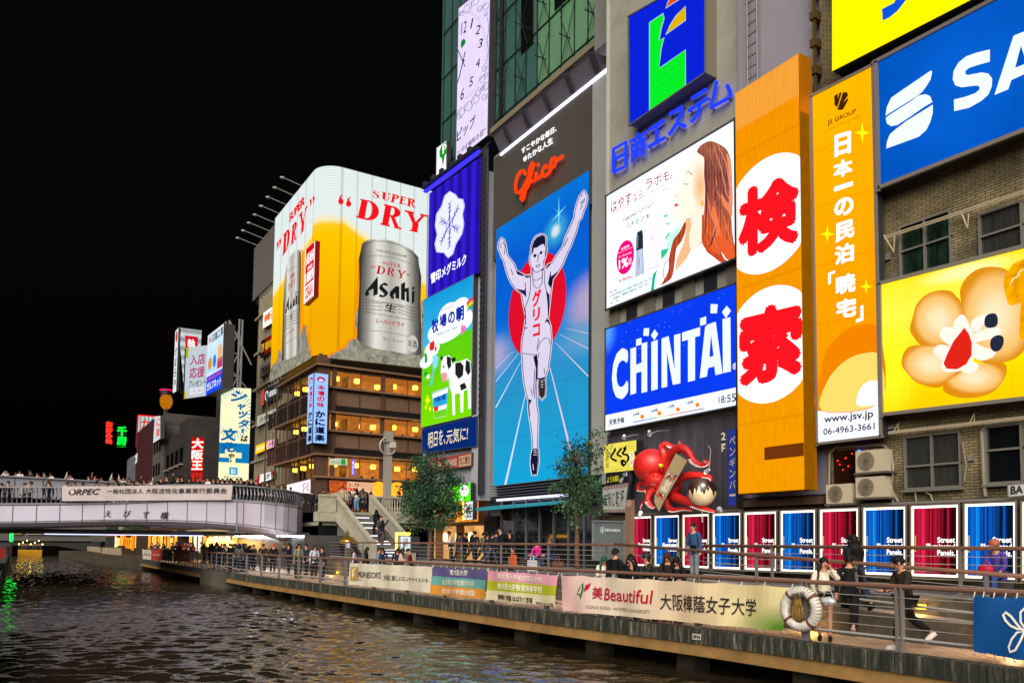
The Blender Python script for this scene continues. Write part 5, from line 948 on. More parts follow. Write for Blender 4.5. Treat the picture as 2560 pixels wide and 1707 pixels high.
def quote(a, x, y, m, ly, f, sc=1.0, flip=False):
    sg = -1 if flip else 1
    for dx in (0, 42):
        c = (x+dx*sc, y+dx*.3*sc); n = 10; P = []
        for k in range(n): P += [c[0]+15*sc*math.cos(2*math.pi*k/n), c[1]+17*sc*math.sin(2*math.pi*k/n)]
        a.fill(f(*P), m, ly); a.fill(f(c[0]-14*sc*sg, c[1], c[0]-6*sc*sg, c[1]-28*sc*sg, c[0]+14*sc*sg, c[1]-42*sc*sg, c[0]+2*sc*sg, c[1]-20*sc*sg, c[0]+6*sc*sg, c[1]), m, ly)
a = Art(pR, base=.04, step=.02)
for ch, b in zip('SUPER', ((1005, 258, 1055, 268, 1055, 320, 1000, 305), (1068, 268, 1130, 283, 1125, 335, 1062, 322), (1135, 283, 1190, 293, 1182, 348, 1122, 338), (1192, 298, 1240, 308, 1235, 360, 1180, 350), (1240, 310, 1298, 322, 1295, 380, 1235, 365))): serif(a, ch, A3(*b), RB, 1, .3, .12)
for ch, b in zip('DRY', ((915, 315, 1055, 345, 1045, 482, 885, 440), (1078, 350, 1215, 385, 1195, 525, 1052, 490), (1222, 392, 1375, 428, 1345, 555, 1215, 525))): serif(a, ch, A3(*b), RB, 1, .3, .085)
quote(a, 790, 335, RB, 1, A3, 1.25, False); a.fill(A3(1372, 482, 1385, 480, 1385, 498, 1378, 498), RB, 1); a.done('lettering', BBt)
a = Art(pL, base=.04, step=.02); a.text('SUPER', A3(440, 425, 545, 290, 545, 355, 440, 480), RB, 1, .06, .1)
for ch, b in zip('DRY', ((400, 560, 450, 500, 440, 640, 390, 715), (460, 500, 500, 450, 488, 590, 448, 640), (508, 425, 565, 360, 548, 520, 500, 580))): serif(a, ch, A3(*b), RB, 1, .36, .09)
for dx, dy in ((585, 330), (605, 310), (362, 620), (378, 600)): a.fill(A3(dx-8, dy, dx+6, dy-18, dx+8, dy+10, dx-5, dy+50, dx-3, dy+15), RB, 1)
a.done('lettering', BBt)
# orange lip, ice and cans
CANR = [(0, '#8a8a80'), (1, '#8a8a80')]
def can_mat(name, blot):
    m, nt, add, L, out = _new(name); e = add('Emission', i_1=1.12); L(e.outputs[0], out.inputs[0]); uv = add('UVMap'); sp = add('SeparateXYZ'); L(uv.outputs[0], sp.inputs[0]); r = add('ValToRGB'); el = r.color_ramp.elements
    el[0].color = (*lin('#2c2a28'), 1); el[1].color = (*lin('#3a3836'), 1); el[1].position = 1
    for p, hx in ((.06, '#57544f'), (.16, '#8f8d86'), (.28, '#d8d6cc'), (.36, '#c9c7bd'), (.5, '#a09e96'), (.62, '#bab8ae'), (.74, '#d2d0c6'), (.84, '#94928a'), (.93, '#5c5a56')): q = el.new(p); q.color = (*lin(hx), 1)
    L(sp.outputs[0], r.inputs[0]); L(r.outputs[0], e.inputs[0]); m.cycles.emission_sampling = 'NONE'; return m
def ice_mat():
    m, nt, add, L, out = _new('printed_ice'); e = add('Emission', i_1=.8); L(e.outputs[0], out.inputs[0]); tc = add('TexCoord'); v = add('TexVoronoi', i_Scale=.9); v.feature = 'F1'; n = add('TexNoise', i_Scale=1.3, i_Detail=8.0, i_Roughness=.7, i_Distortion=1.2); L(tc.outputs['Object'], n.inputs['Vector']); L(n.outputs['Color'], v.inputs['Vector'])
    r = add('ValToRGB'); el = r.color_ramp.elements; el[0].position = .3; el[0].color = (*lin('#4a4844'), 1); el[1].position = .7; el[1].color = (*lin('#c9c6ae'), 1); q = el.new(.45); q.color = (*lin('#8f8c7c'), 1); L(n.outputs[0], r.inputs[0]); L(r.outputs[0], e.inputs[0]); m.cycles.emission_sampling = 'NONE'; return m
CM = can_mat('printed_can', 0); ICE = ice_mat(); ORL = E('#ff8c00', 1.0); PI = E('#26242a', .6); PR_ = E('#b81a30', .95); GL = E('#7d7a70', .9)
a = Art(pR, base=.04, step=.03)
edge = A3(935, 615, 930, 680, 912, 740, 905, 900, 895, 1050, 880, 1150, 895, 1200, 888, 1255, 838, 1275, 830, 1300, 800, 1325, 700, 1380)
a.line(edge, 5.5, ORL, 1)
a.fill(A3(700, 1383, 770, 1345, 832, 1310, 845, 1275, 890, 1262, 905, 1230, 885, 1170, 885, 1120, 905, 1050, 915, 1100, 1330, 1220, 1338, 1140, 1330, 1060, 1335, 1000, 1350, 1010, 1340, 1460, 700, 1390), ICE, 1)
a.done('ice_picture', BBt)
a = Art(pR, base=.1, step=.03); cq = A3(925, 600, 1320, 600, 1330, 1370, 895, 1370)
a.fill(D6(62, 1240, 60, 1150, 85, 600, 80, 300, 118, 140, 150, 105, 230, 82, 330, 80, 480, 105, 600, 150, 700, 215, 765, 290, 772, 370, 800, 520, 790, 800, 800, 1100, 800, 1400, 760, 1425, 640, 1410, 480, 1375, 300, 1350, 140, 1300), CM, 1, cq)
a.line(D6(135, 150, 250, 105, 400, 110, 560, 155, 690, 240, 755, 310), 1.4, PI, 2); a.line(D6(205, 275, 300, 272, 480, 295, 640, 350, 700, 385, 750, 500, 752, 1130, 650, 1205, 480, 1165, 300, 1140, 170, 1135, 110, 1040, 108, 900, 130, 390, 205, 275), 1.3, GL, 2); a.ell(D6(632, 1180, 762, 1195, 762, 1395, 632, 1380), .5, .5, .5, .5, E('#c8c5b8', 1), 2); a.done('can_picture', BBt)
a = Art(pR, base=.1, step=.03)
a.text('KARA 辛口 KUCHI', D6(282, 192, 625, 262, 625, 300, 282, 218), PI, 3, .015, .1)
for ch, b in zip('SUPER', ((350, 335, 387, 338, 387, 378, 350, 372), (394, 342, 432, 348, 432, 388, 394, 382), (440, 350, 475, 357, 475, 395, 440, 390), (482, 358, 518, 364, 518, 405, 482, 398), (522, 365, 560, 372, 560, 413, 522, 408))): serif(a, ch, D6(*b), PR_, 3, .26, .1)
for ch, b in zip('DRY', ((290, 385, 390, 405, 378, 490, 272, 480), (412, 405, 500, 422, 488, 512, 398, 492), (520, 430, 625, 455, 600, 540, 515, 525))): serif(a, ch, D6(*b), PR_, 3, .24, .085)
for x, y in ((232, 402), (258, 402), (640, 490), (658, 494)): a.fill(D6(x-8, y+12, x-6, y-12, x+8, y-10, x+2, y+14), PR_, 3)
for g in ((148, 710, 160, 680, 298, 508, 298, 715, 245, 740, 245, 655, 190, 680, 200, 720, 160, 748), (305, 745, 330, 715, 355, 735, 375, 715, 308, 650, 330, 605, 380, 580, 420, 610, 395, 625, 365, 610, 350, 625, 418, 695, 405, 730, 360, 755), (430, 725, 440, 690, 500, 625, 545, 625, 545, 775, 500, 760, 500, 700, 475, 730, 490, 760, 460, 775), (565, 600, 612, 575, 612, 650, 655, 640, 660, 810, 625, 800, 625, 690, 610, 690, 610, 790, 565, 780), (690, 690, 720, 670, 720, 800, 688, 835), (692, 640, 720, 622, 720, 655, 692, 675)): a.fill(D6(*g), PI, 3)
a.text('生', D6(370, 815, 515, 840, 508, 935, 370, 905), PI, 3, .02, .12); a.text('スーパードライ', D6(268, 995, 608, 1040, 605, 1100, 268, 1050), PR_, 3, .03)
for b, (x0, y0, x1, y1) in zip(('ASAHI SUPER DRY IS BREWED WITH PRECISION TO HIGH', 'QUALITY STANDARDS,', 'UNDER THE SUPER', 'VISION OF JAPANESE', 'MASTER BREWERS,', 'OUR ADVANCED BREW', 'ING TECHNIQUES', 'DELIVER A DRY, CRISP TASTE AND QUICK, CLEAN FINISH'), ((152, 768, 716, 862), (152, 802, 350, 815), (528, 845, 716, 905), (152, 838, 350, 852), (528, 880, 716, 945), (152, 878, 350, 890), (528, 915, 716, 978), (150, 912, 716, 1010))): a.text(b, D6(x0, y0, x1, y1, x1, y1+20, x0, y0+18), PI, 3, .01)
a.text('生ビール', D6(358, 1205, 505, 1228, 505, 1270, 358, 1245), PI, 3); a.text('(非熱処理)', D6(510, 1245, 592, 1255, 592, 1278, 510, 1268), PI, 3); a.text('お酒', D6(650, 1235, 750, 1255, 750, 1345, 650, 1315), PI, 3, .01); a.done('can_lettering', BBt)
a = Art(pL, base=.06, step=.03); a.line(D7(360, 110, 380, 130, 370, 600, 345, 1050), 4, ORL, 1); a.line(D7(385, 930, 420, 930, 450, 1100, 480, 1265), 4, ORL, 1)
a.fill(D7(20, 1550, 20, 1450, 50, 1360, 95, 1320, 120, 1190, 145, 1220, 160, 1310, 340, 1060, 385, 925, 405, 930, 435, 1100, 470, 1265, 470, 1285), ICE, 1); a.done('ice_picture', BBt)
a = Art(pL, base=.12, step=.03); cq = D7(165, 105, 360, 105, 345, 1310, 155, 1310)
a.fill(D7(150, 1310, 165, 700, 185, 400, 200, 280, 240, 180, 290, 120, 330, 105, 358, 130, 360, 250, 355, 600, 345, 900, 335, 1230, 290, 1270, 210, 1300), CM, 1, cq); a.line(D7(205, 345, 270, 300, 350, 280), 1, GL, 2); a.line(D7(165, 1150, 250, 1090, 335, 1040), 1, GL, 2); a.done('can_picture', BBt)
a = Art(pL, base=.12, step=.03)
for ch, b in zip('DRY', ((222, 490, 245, 462, 240, 535, 220, 560), (250, 455, 272, 432, 268, 505, 248, 530), (278, 425, 302, 405, 298, 480, 276, 500))): serif(a, ch, D7(*b), PR_, 3, .25, .1)
a.text('SUPER', D7(245, 390, 292, 345, 292, 385, 245, 430), PR_, 3, .04)
for g in ((185, 800, 225, 605, 228, 760, 215, 770, 213, 720, 205, 735, 203, 790), (235, 755, 250, 670, 258, 690, 250, 700, 262, 710, 255, 745), (268, 735, 275, 650, 292, 630, 292, 720, 280, 715), (298, 715, 300, 560, 308, 550, 308, 610, 316, 605, 316, 700, 310, 700), (325, 600, 334, 590, 332, 695, 323, 705), (326, 560, 334, 545, 334, 575, 326, 588)): a.fill(D7(*g), PI, 3)
a.text('生', D7(240, 815, 270, 790, 268, 850, 238, 880), PI, 3, .02)
for k in range(5): y = 830+k*33; a.line(D7(180, y+25, 232, y-12), 1.2, PI, 3); a.line(D7(278, y-45, 330, y-75), 1.2, PI, 3)
a.text('スーパードライ', D7(205, 1010, 292, 945, 292, 985, 205, 1045), PR_, 3, .03); a.done('can_lettering', BBt)
s = Sign('plate_sign', 'red and white bordered plate sign with stacked capitals and the year 1889', 'sign', D7(408, 95, 512, 5, 495, 612, 390, 710), PX(XR-.5), LED('#d8101e', 1.0, blot=.08), .45, .0, housing=D('#8a0a14', .4))
a = s.art(); WS = E('#f6f0f0', 1.15); a.line(sub(s.q, .02, .98, .01, .99), 1.8, WS, 1, True)
a.text('ASAHI', sub(s.q, .1, .9, .12, .33), WS, 1, .05); a.text('SINCE', sub(s.q, .28, .78, .37, .44), WS, 1, .04); a.text('1889', sub(s.q, .08, .92, .46, .66), WS, 1, .05); a.fill(sub(s.q, .06, .94, .69, .97), WS, 1); a.text('OSAKA', sub(s.q, .1, .9, .71, .94), E('#d8101e', 1), 2, .04); a.done('lettering', s.root)
# ------------------------------------------------------------------ street furniture, right bank
def quay_hit(x, y, off=.2):
    lo, hi = -2.0, 84.0
    for _ in range(40):
        md = (lo+hi)/2; px_ = proj((qx(md)+off, md, .5))[0] if (Vector((qx(md)+off, md, .5))-EYE).dot(FW) > .2 else 9e9
        if px_ > x: lo = md
        else: hi = md
    Y = (lo+hi)/2; X = qx(Y)+off; d = ray(x, y); t = math.hypot(X, Y)/math.hypot(d.x, d.y); return Vector((X, Y, EYE.z+d.z*t))
# lit poster panels
pp = PX(19.07, 2, 21.2)
def stripes(name, dark, mid, hi):
    m, nt, add, L, out = _new(name); e = add('Emission', i_1=1.0); L(e.outputs[0], out.inputs[0]); uv = add('UVMap'); mp = add('Mapping'); mp.inputs['Scale'].default_value = (1, .002, 1); L(uv.outputs[0], mp.inputs[0])
    n = add('TexNoise', i_Scale=7.0, i_Detail=6.0, i_Roughness=.75); L(mp.outputs[0], n.inputs['Vector']); sp = add('SeparateXYZ'); L(uv.outputs[0], sp.inputs[0])
    a = add('Math', operation='MULTIPLY_ADD', i_1=-.16); L(sp.outputs[0], a.inputs[0]); L(n.outputs[0], a.inputs[2]); r = add('ValToRGB'); el = r.color_ramp.elements; el[0].position = .3; el[0].color = (*lin(dark), 1); el[1].position = .62; el[1].color = (*lin(hi), 1)
    for p, c in ((.38, dark), (.41, mid), (.48, mid), (.54, hi)): q = el.new(p); q.color = (*lin(c), 1)
    L(a.outputs[0], r.inputs[0]); L(r.outputs[0], e.inputs[0]); m.cycles.emission_sampling = 'NONE'; return m
SB, SR = stripes('blue_stripes', '#04182c', '#0a52b4', '#1a9cf8'), stripes('red_stripes', '#30060e', '#a81430', '#f8305c')
PB = LED('#f6f2e0', 2.2, blot=.04); BRF = D('#8a7868', .45, .4)
xb = [1577, 1633, 1703, 1778, 1857, 1947, 2045, 2153, 2272, 2405, 2548, 2705]
tp = lambda x: 1286-.0406*(x-1633); bt = lambda x: 1418+.0402*(x-1633)
pos_ = ['beside the information board, half behind a post', 'below the octopus, second from the information board', 'behind the man in the blue sweater', 'under the dumpling ball, right of the man in blue', 'under the left edge of the amber screen', 'under the middle of the amber screen', 'under the right edge of the amber screen', 'below the air conditioner units', 'left of the last full blue panel', 'last full one, behind the seated person in purple', 'cut by the right edge of the picture']
for i in range(11):
    x0, x1 = xb[i]+1.5, xb[i+1]-1.5; f = (x1-x0)/120
    q = [(x0, tp(x0)), (x1, tp(x1)), (x1, bt(x1)), (x0, bt(x0))]; red = i % 2 == 0
    s = Sign('poster_panel', ('red' if red else 'blue')+' striped lit panel '+pos_[i], 'poster panel', sub(q, .035, .965, .02, .98), pp, PB, .18, .035, BRF, 'lit striped poster panels in a row')
    a = s.art(base=.006); inn = sub(q, .09, .91, .06, .94); a.fill(inn, SR if red else SB, 1, [inn[0], inn[1], inn[2], inn[3]]); a.done('poster', s.root)
    a = s.art(base=.006); W2_ = E('#fffaf6', 1.3)
    for k, (wd, t_) in enumerate((('Street', .56), ('Illuminated', .36), ('Panels.', .56))): a.text(wd, sub(inn, t_ if k != 1 else .3, .97, .44+.095*k, .525+.095*k), W2_, 2, .03)
    for k in range(9): a.fill(sub(inn, .02, .05, .42+.028*k, .44+.028*k), E('#e8d020', 1), 2)
    a.done('lettering', s.root)
# kerb under the panels
mb = MB(); mb.box((18.3, -4, .8), (18.55, 24, .95)); struct('panel_kerb', mb, D('#5d5954', .8, var=.2))
# information board and its post
s = Sign('information_board', 'grey information board with a round i symbol beside the first red poster panel', 'information board', B4(10, 860, 290, 868, 290, 1215, 10, 1200), PX(18.9), D('#6d7676', .45, .2, var=.05), .25, .05, D('#8d9698', .4, .4))
a = s.art(); a.text('information', B4(118, 922, 252, 925, 252, 958, 118, 955), D('#e6ecec', .5), 1, .01)
P = [(92+17*math.cos(2*math.pi*k/20), 940+27*math.sin(2*math.pi*k/20)) for k in range(20)]; P = [p for q in P for p in B4(*q)]; a.line(P, .9, D('#e6ecec', .5), 1, True); a.text('i', B4(88, 925, 97, 925, 97, 958, 88, 958), D('#e6ecec', .5), 1, .03); a.done('lettering', s.root)
t = thing('sign_post', 'square tan post with a round i emblem standing in front of the first red panel', 'post', tuple(PX(18.6).hit(*B4(322, 1330)[0])))
P = [PX(18.6).hit(*p) for p in B4(298, 672, 348, 672, 340, 1335, 290, 1335)]; mb = MB(); mb.prism(P, (.18, 0, 0)); mb.build('shaft', D('#8a6a54', .5, .2), t)
a = Art(PX(18.6)); P = [p for k in range(20) for p in B4(327+19*math.cos(2*math.pi*k/20), 705+27*math.sin(2*math.pi*k/20))]; a.line(P, .9, D('#e0c8b4', .5), 1, True); a.text('i', B4(323, 690, 331, 690, 331, 722, 323, 722), D('#e0c8b4', .5), 1, .03); a.done('logo_print', t)
# takoyaki shop signs
YEL = LED('#f2e05a', .95, blot=.12)
s = Sign('shop_sign', 'yellow lit shop sign with three thick black brush characters behind the tree', 'sign', D8(60, 220, 628, 135, 625, 650, 68, 705), PX(19.6), YEL, .35, .0, housing=D('#1c1c20', .5))
a = s.art(); K = E('#1c1a16', .5)
a.line(D8(250, 275, 265, 300, 185, 430, 200, 455, 290, 500), [5.5, 5.5, 5, 5, 5.5], K, 1); a.line(D8(355, 270, 365, 285, 295, 375, 300, 390, 375, 425), [5.5, 5.5, 5, 5, 5], K, 1); a.line(D8(400, 290, 450, 250, 440, 290, 385, 370, 400, 380, 470, 390, 495, 440, 470, 510), [4, 6, 6, 5, 5, 6, 6, 5], K, 1); a.fill(D8(350, 490, 390, 465, 440, 490, 470, 520, 440, 570, 400, 600, 360, 560), K, 1); a.fill(D8(400, 530, 418, 515, 432, 535, 412, 545), E('#f2e05a', 1), 2)
a.vtext('道頓堀', D8(95, 290, 150, 275, 150, 620, 95, 640), K, 1); a.text('TAKOYAKI', D8(255, 640, 400, 620, 400, 640, 255, 660), K, 1)
a.done('lettering', s.root); a = s.art(); P = D8(520, 345, 575, 330, 575, 590, 525, 600); a.fill(P, E('#f6f0e0', 1), 1); a.vtext('たこ家', D8(535, 350, 565, 340, 565, 560, 535, 575), E('#d84020', 1), 2, .03); a.fill(D8(590, 340, 628, 325, 628, 650, 600, 640, 575, 560, 622, 480), E('#1c1c22', .4), 2); a.done('picture_print', s.root)
s = Sign('shop_sign', 'black narrow shop sign with yellow writing below the yellow sign', 'sign', D8(100, 715, 490, 660, 488, 870, 100, 920), PX(19.6), D('#17171a', .5), .2, .0)
a = s.art(); a.text('ようお越し', D8(120, 770, 345, 735, 345, 840, 120, 880), E('#d8c820', .9), 1, .02); a.text('くくる', D8(395, 705, 470, 680, 470, 760, 395, 770), E('#e8e8e8', .9), 1, .03); a.fill(D8(330, 860, 375, 780, 410, 790, 370, 880), E('#b8b8b0', .7), 1); a.done('lettering', s.root)
s = Sign('shop_sign', 'white signboard with red striped borders and black brush writing below the black sign', 'sign', D8(40, 945, 490, 870, 425, 1385, 48, 1385), PX(19.55), LED('#d0ccbc', .55, blot=.1), .15, .0)
a = s.art(); 
for k in range(16): a.fill(sub(s.q, k/16, (k+.55)/16, 0, .12), E('#8c2a26', .6), 1); a.fill(sub(s.q, k/16, (k+.55)/16, .87, 1), E('#8c2a26', .6), 1)
for c, (x0, x1, y0) in zip('大阪に乾杯', ((60, 125, 1090), (145, 195, 1060), (210, 250, 1040), (270, 335, 1010), (350, 415, 990))): a.text(c, D8(x0, y0, x1, y0-12, x1, 1285, x0, 1295), E('#1c1c1a', .5), 2, .01)
a.done('lettering', s.root)
s = Sign('shop_sign', 'tall violet sign with pale diagonal strokes of a bar name beside the amber screen', 'sign', D8(2195, -40, 2345, -60, 2352, 1260, 2215, 1270), PX(19.2), LED('#3c4cb0', .5, blot=.15), .15, .0)
a = s.art(); YL = E('#c8b890', .85)
a.vtext('ペンギンバー', D8(2240, 60, 2340, 40, 2340, 1180, 2240, 1190), YL, 1, .0, .25); a.done('lettering', s.root)
t = thing('floor_sign', 'pale figures 2F on the dark shop wall left of the violet sign', 'sign', tuple(PX(19.9).hit(*D8(2135, 340)[0]))); a = Art(PX(20.2)); a.text('2', D8(2095, 10, 2170, 0, 2170, 135, 2095, 140), E('#d8d0b0', .9), 1, .03); a.text('F', D8(2100, 200, 2168, 190, 2150, 335, 2105, 340), E('#d8d0b0', .9), 1, .03); a.done('lettering', t)
# octopus
OCT = D('#b4140e', .5, 0, var=.15, scale=3, spec=.5); SUK = D('#e8d8d0', .4)
po_ = PX(19.0)
def o3(x, y, d=0): return po_.hit(*D8(x, y)[0], d)
oc = thing('octopus_sculpture', 'giant glossy red octopus with curling tentacles and a yellow eye above the panels', 'sculpture', tuple(o3(1300, 1390)))
mb = MB(); H = o3(890, 580, .1); sx = (o3(1110, 580)-o3(670, 580)).length/2; sz = abs((o3(890, 275)-o3(890, 860)).z)/2
mb.ball(H, (sx*.95, sx, sz*1.0), 22, 16); mb.ball(o3(960, 830, .25), (sx*.5, sx*.55, sx*.42), 16, 12); mb.ball(o3(960, 760, .42), (.1, .12, .11), 12, 8); mb.ball(o3(1180, 950, .0), (.38, .55, .5), 16, 12)
hd = mb.build('head', OCT, oc, smooth=True)
mb = MB(); ey = o3(1050, 585, .5); mb.ball(ey, (.1, .1, .085), 14, 10); mb.ball(ey-Vector((.085, .0, 0)), (.03, .022, .06), 8, 6, 1); mb.build('eye', [D('#e0a010', .3), D('#141010', .3)], oc, smooth=True)
tent = [((1080, 700, .1), (1110, 380, .2), (1065, 270, .2), (1130, 205, .2), (1240, 245, .15), (1340, 270, .1), (1395, 215, .1), (1365, 150, .1)), ((1180, 820, .1), (1200, 480, .3), (1290, 330, .35), (1420, 280, .35), (1540, 360, .3), (1620, 500, .25), (1740, 570, .2), (1840, 570, .2), (1880, 530, .2), (1800, 480, .2)), ((1250, 900, .2), (1450, 770, .3), (1640, 740, .3), (1800, 760, .25), (1910, 790, .2), (1900, 880, .2), (1865, 950, .2)), ((1150, 1000, .1), (1300, 1120, .3), (1500, 1200, .35), (1700, 1290, .3), (1880, 1350, .25), (1990, 1375, .2)),
    ((1050, 1000, .2), (1130, 1150, .35), (1180, 1290, .3), (1280, 1350, .3), (1450, 1330, .3), (1610, 1350, .25)), ((950, 950, .2), (860, 1050, .3), (830, 1180, .3), (900, 1290, .3), (960, 1290, .25)), ((880, 960, .2), (800, 900, .25), (740, 870, .2), (665, 920, .2), (670, 990, .2), (740, 1010, .2), (790, 1000, .2), (800, 1080, .2), (850, 1200, .2)), ((860, 1230, .2), (780, 1200, .2), (720, 1270, .2), (705, 1360, .2))]
rr0 = (.13, .19, .15, .19, .17, .16, .1, .08)
for T, r0 in zip(tent, rr0):
    P = [o3(*p) for p in T]; Q = []; n = len(P)
    for i in range(n-1):
        p0, p1, p2, p3 = P[max(i-1, 0)], P[i], P[i+1], P[min(i+2, n-1)]
        for k in range(5): u = k/5; Q.append(.5*((2*p1)+(p2-p0)*u+(2*p0-5*p1+4*p2-p3)*u*u+(3*p1-p0-3*p2+p3)*u**3))
    Q.append(P[-1]); m_ = len(Q); rad = [r0*(1-.8*(i/(m_-1))**1.3) for i in range(m_)]
    mb = MB(); mb.tube(Q, rad, 12); te = mb.build('tentacle', OCT, oc, smooth=True); mb = MB()
    for i in range(m_//2, m_-1, 1):
        for sg in (-1, 1): mb.ball(Q[i]+Vector((-rad[i]*.75, sg*rad[i]*.3, -rad[i]*.55)), rad[i]*.22+.006, 6, 4)
    mb.build('sucker', SUK, te, smooth=True)
s = Sign('slanted_board', 'tan slanted board with colourful lettering hung across the octopus', 'sign board', D8(1310, 365, 1515, 490, 1110, 1180, 945, 1100), PX(18.35), D('#a8916a', .6, var=.1, scale=4), .04, .0)
a = s.art(base=.006); a.fill(D8(945, 1100, 1110, 1180, 1018, 1370, 935, 1200), D('#a8916a', .6), 0); rs = random.Random(9)
for k in range(34):
    u, v = (.15+.7*rs.random()), (.34+.1*rs.random() if k % 2 else .86+.12*rs.random()); h = homog(s.q); c = happ(h, u, 1-v); r_ = 1.5+rs.random()*1.4; a.fill([(c[0]-r_, c[1]-r_), (c[0]+r_, c[1]-r_*.4), (c[0]+r_, c[1]+r_), (c[0]-r_*.3, c[1]+r_)], D(rs.choice(('#c82a2a', '#2a8ab0', '#e8e0d0', '#c82a2a')), .5), 1)
a.fill(sub(s.q, .2, .8, .5, .8), D('#d8cdb0', .6), 1); a.text('たこ焼', D8(1150, 740, 1180, 760, 1100, 940, 1075, 925), D('#4a4038', .6), 2); a.text('くくる', D8(1220, 780, 1260, 800, 1200, 880, 1160, 860), D('#c85a2a', .6), 2, .03); a.text('大玉', D8(1170, 900, 1200, 915, 1150, 1000, 1125, 985), D('#6a5a4a', .6), 2); a.done('lettering', s.root)
t = thing('dumpling_ball', 'round brown and cream dumpling model on a stick under a tentacle', 'model', tuple(o3(1785, 1260, .25))); c = o3(1765, 1030, .3); r_ = (o3(1950, 1030)-o3(1580, 1030)).length/2
mb = MB(); mb.ball(c, r_*.97, 24, 16)
m, nt, add, L, out = _new('sauced_dumpling'); b = add('BsdfPrincipled'); L(b.outputs[0], out.inputs[0]); b.inputs['Roughness'].default_value = .35; tc = add('TexCoord'); sp = add('SeparateXYZ'); L(tc.outputs['Object'], sp.inputs[0]); n = add('TexNoise', i_Scale=5.0, i_Detail=3.0); mp = add('Mapping'); mp.inputs['Scale'].default_value = (1.5, 1.5, .12); L(tc.outputs['Object'], mp.inputs[0]); L(mp.outputs[0], n.inputs['Vector'])
ad = add('Math', operation='MULTIPLY_ADD', i_1=-.9, i_2=0); L(n.outputs[0], ad.inputs[0]); L(sp.outputs[2], ad.inputs[2]); gt = add('Math', operation='GREATER_THAN', i_1=c.z-.5); L(ad.outputs[0], gt.inputs[0]); mx = add('MixRGB'); L(gt.outputs[0], mx.inputs[0]); mx.inputs[1].default_value = (*lin('#d8c096'), 1); mx.inputs[2].default_value = (*lin('#2a1a14'), 1); L(mx.outputs[0], b.inputs['Base Color'])
mb.build('ball', m, t, smooth=True); mb = MB(); mb.tube([c-_z*r_*.95, c-_z*(r_+.5)], .02, 6); mb.build('stick', D('#cfcfcf', .4, .5), t)
def lamp(label, p, target, power, arm=None, size=.09):
    t = thing('spot_lamp', label, 'lamp', tuple(p), 'lamps around the octopus'); d = (target-p).normalized(); mb = MB(); mb.tube([p-d*.16, p-d*.02, p], [.05, .08, size], 10, 0); mb.build('shade', D('#c8c8cc', .4, .4), t); mb = MB(); mb.ball(p+d*.012, (.06, .06, .06), 8, 6); mb.build('bulb', E('#fff6e6', 14), t)
    if arm: mb = MB(); mb.tube(arm, .014, 6); mb.build('arm', D('#b8b8bc', .4, .5), t)
    l = bpy.data.lights.new('spot_lamp_light', 'SPOT'); l.energy = power; l.spot_size = R(95); l.spot_blend = .6; l.shadow_soft_size = .06; l.color = (1, .95, .86); lo = bpy.data.objects.new('spot_lamp_light', l); sc.collection.objects.link(lo); lo.location = p+d*.09; lo.rotation_euler = d.to_track_quat('-Z', 'Y').to_euler(); lo.parent = t; lo.matrix_parent_inverse = Matrix.Translation(t.location).inverted()
lamp('small flood lamp on a bent arm over the yellow shop sign', o3(415, 100, .9), o3(400, 450, .1), 40, [o3(415, 95, .9), o3(560, 50, .8), o3(660, 40, .3), o3(700, 110, -.8)])
lamp('flood lamp on the dark shop wall above the octopus head', o3(860, 35, 1.2), o3(950, 500, .3), 60, [o3(860, 30, 1.2), o3(1000, -20, .8), o3(1200, -30, -.9)])
lamp('glaring gooseneck lamp hanging beside the dumpling ball', o3(1840, 690, .75), o3(1500, 1000, .6), 50, [o3(1845, 680, .75), o3(1890, 640, .7), o3(1915, 300, .3), o3(1875, 235, .0), o3(1870, 235, -.9)])
lamp('flood lamp on the ledge under the left tentacles', o3(700, 1400, .95), o3(850, 900, .3), 20)
lamp('flood lamp on the ledge near the right tentacle tip', o3(2060, 1330, .9), o3(1700, 1100, .3), 20)
# ------------------------------------------------------------------ railings
RPOST = D('#6f6b68', .5, .15); RTOP = D('#785646', .4, .05); WIRE = D('#98948c', .45, .15)
def railing(name, label, pts, zr, spacing, zb=0.0, wires=5, top=.045, dbl=False, bottom=True, mats=(RPOST, RTOP, WIRE)):
    t = thing(name, label, 'railing', tuple(pts[0])); mb = MB()
    P = [Vector(p) for p in pts]
    mb.tube([p+_z*zr for p in P], top, 7); mb.build('top_rail', mats[1], t, smooth=True)
    mb = MB()
    for k in range(1, wires+1):
        z = zr*(k/(wires+1.0))*.93+.06
        mb.tube([p+_z*z for p in P], (.0085) if not (bottom and k == 1) else .032, 5)
    parts(mb, 'wire', mats[2], t)
    for a, b in zip(P, P[1:]):
        L_ = (b-a).length; n = max(1, round(L_/spacing)); d = (b-a).normalized()
        for k in range(n):
            c = a+(b-a)*(k/n); mb = MB()
            for o in ((-.05, .05) if dbl else (0,)): mb.bar(c+d*o, c+d*o+_z*zr, .035 if dbl else .06, .09 if dbl else .06)
            mb.box((c.x-.09, c.y-.09, c.z), (c.x+.09, c.y+.09, c.z+.02)); mb.build('post', mats[0], t)
    return t
railing('railing', 'wire railing with a brown top rail along the canal edge, banners tied to it', [(qx(y)+.22, y, .03) for y in (-4, 3.4, quay_hit(2250, 1500, .22).y, quay_hit(2014, 1500, .22).y, 18.4, 32, 43, 49)], 1.14, 2.9, dbl=True)
railing('railing', 'dark railing of the quay under the bridge past the banners', [(qx(y)+.22, y, .03) for y in (49, 56, 66, 84)], 1.1, 1.5, wires=3)
railing('railing', 'level railing along the terrace edge in front of the shops', [(15.35, 18.8, .8), (16.0, 20, .8), (16.05, 33, .8), (16.1, 46.5, .8)], 1.06, 2.9)
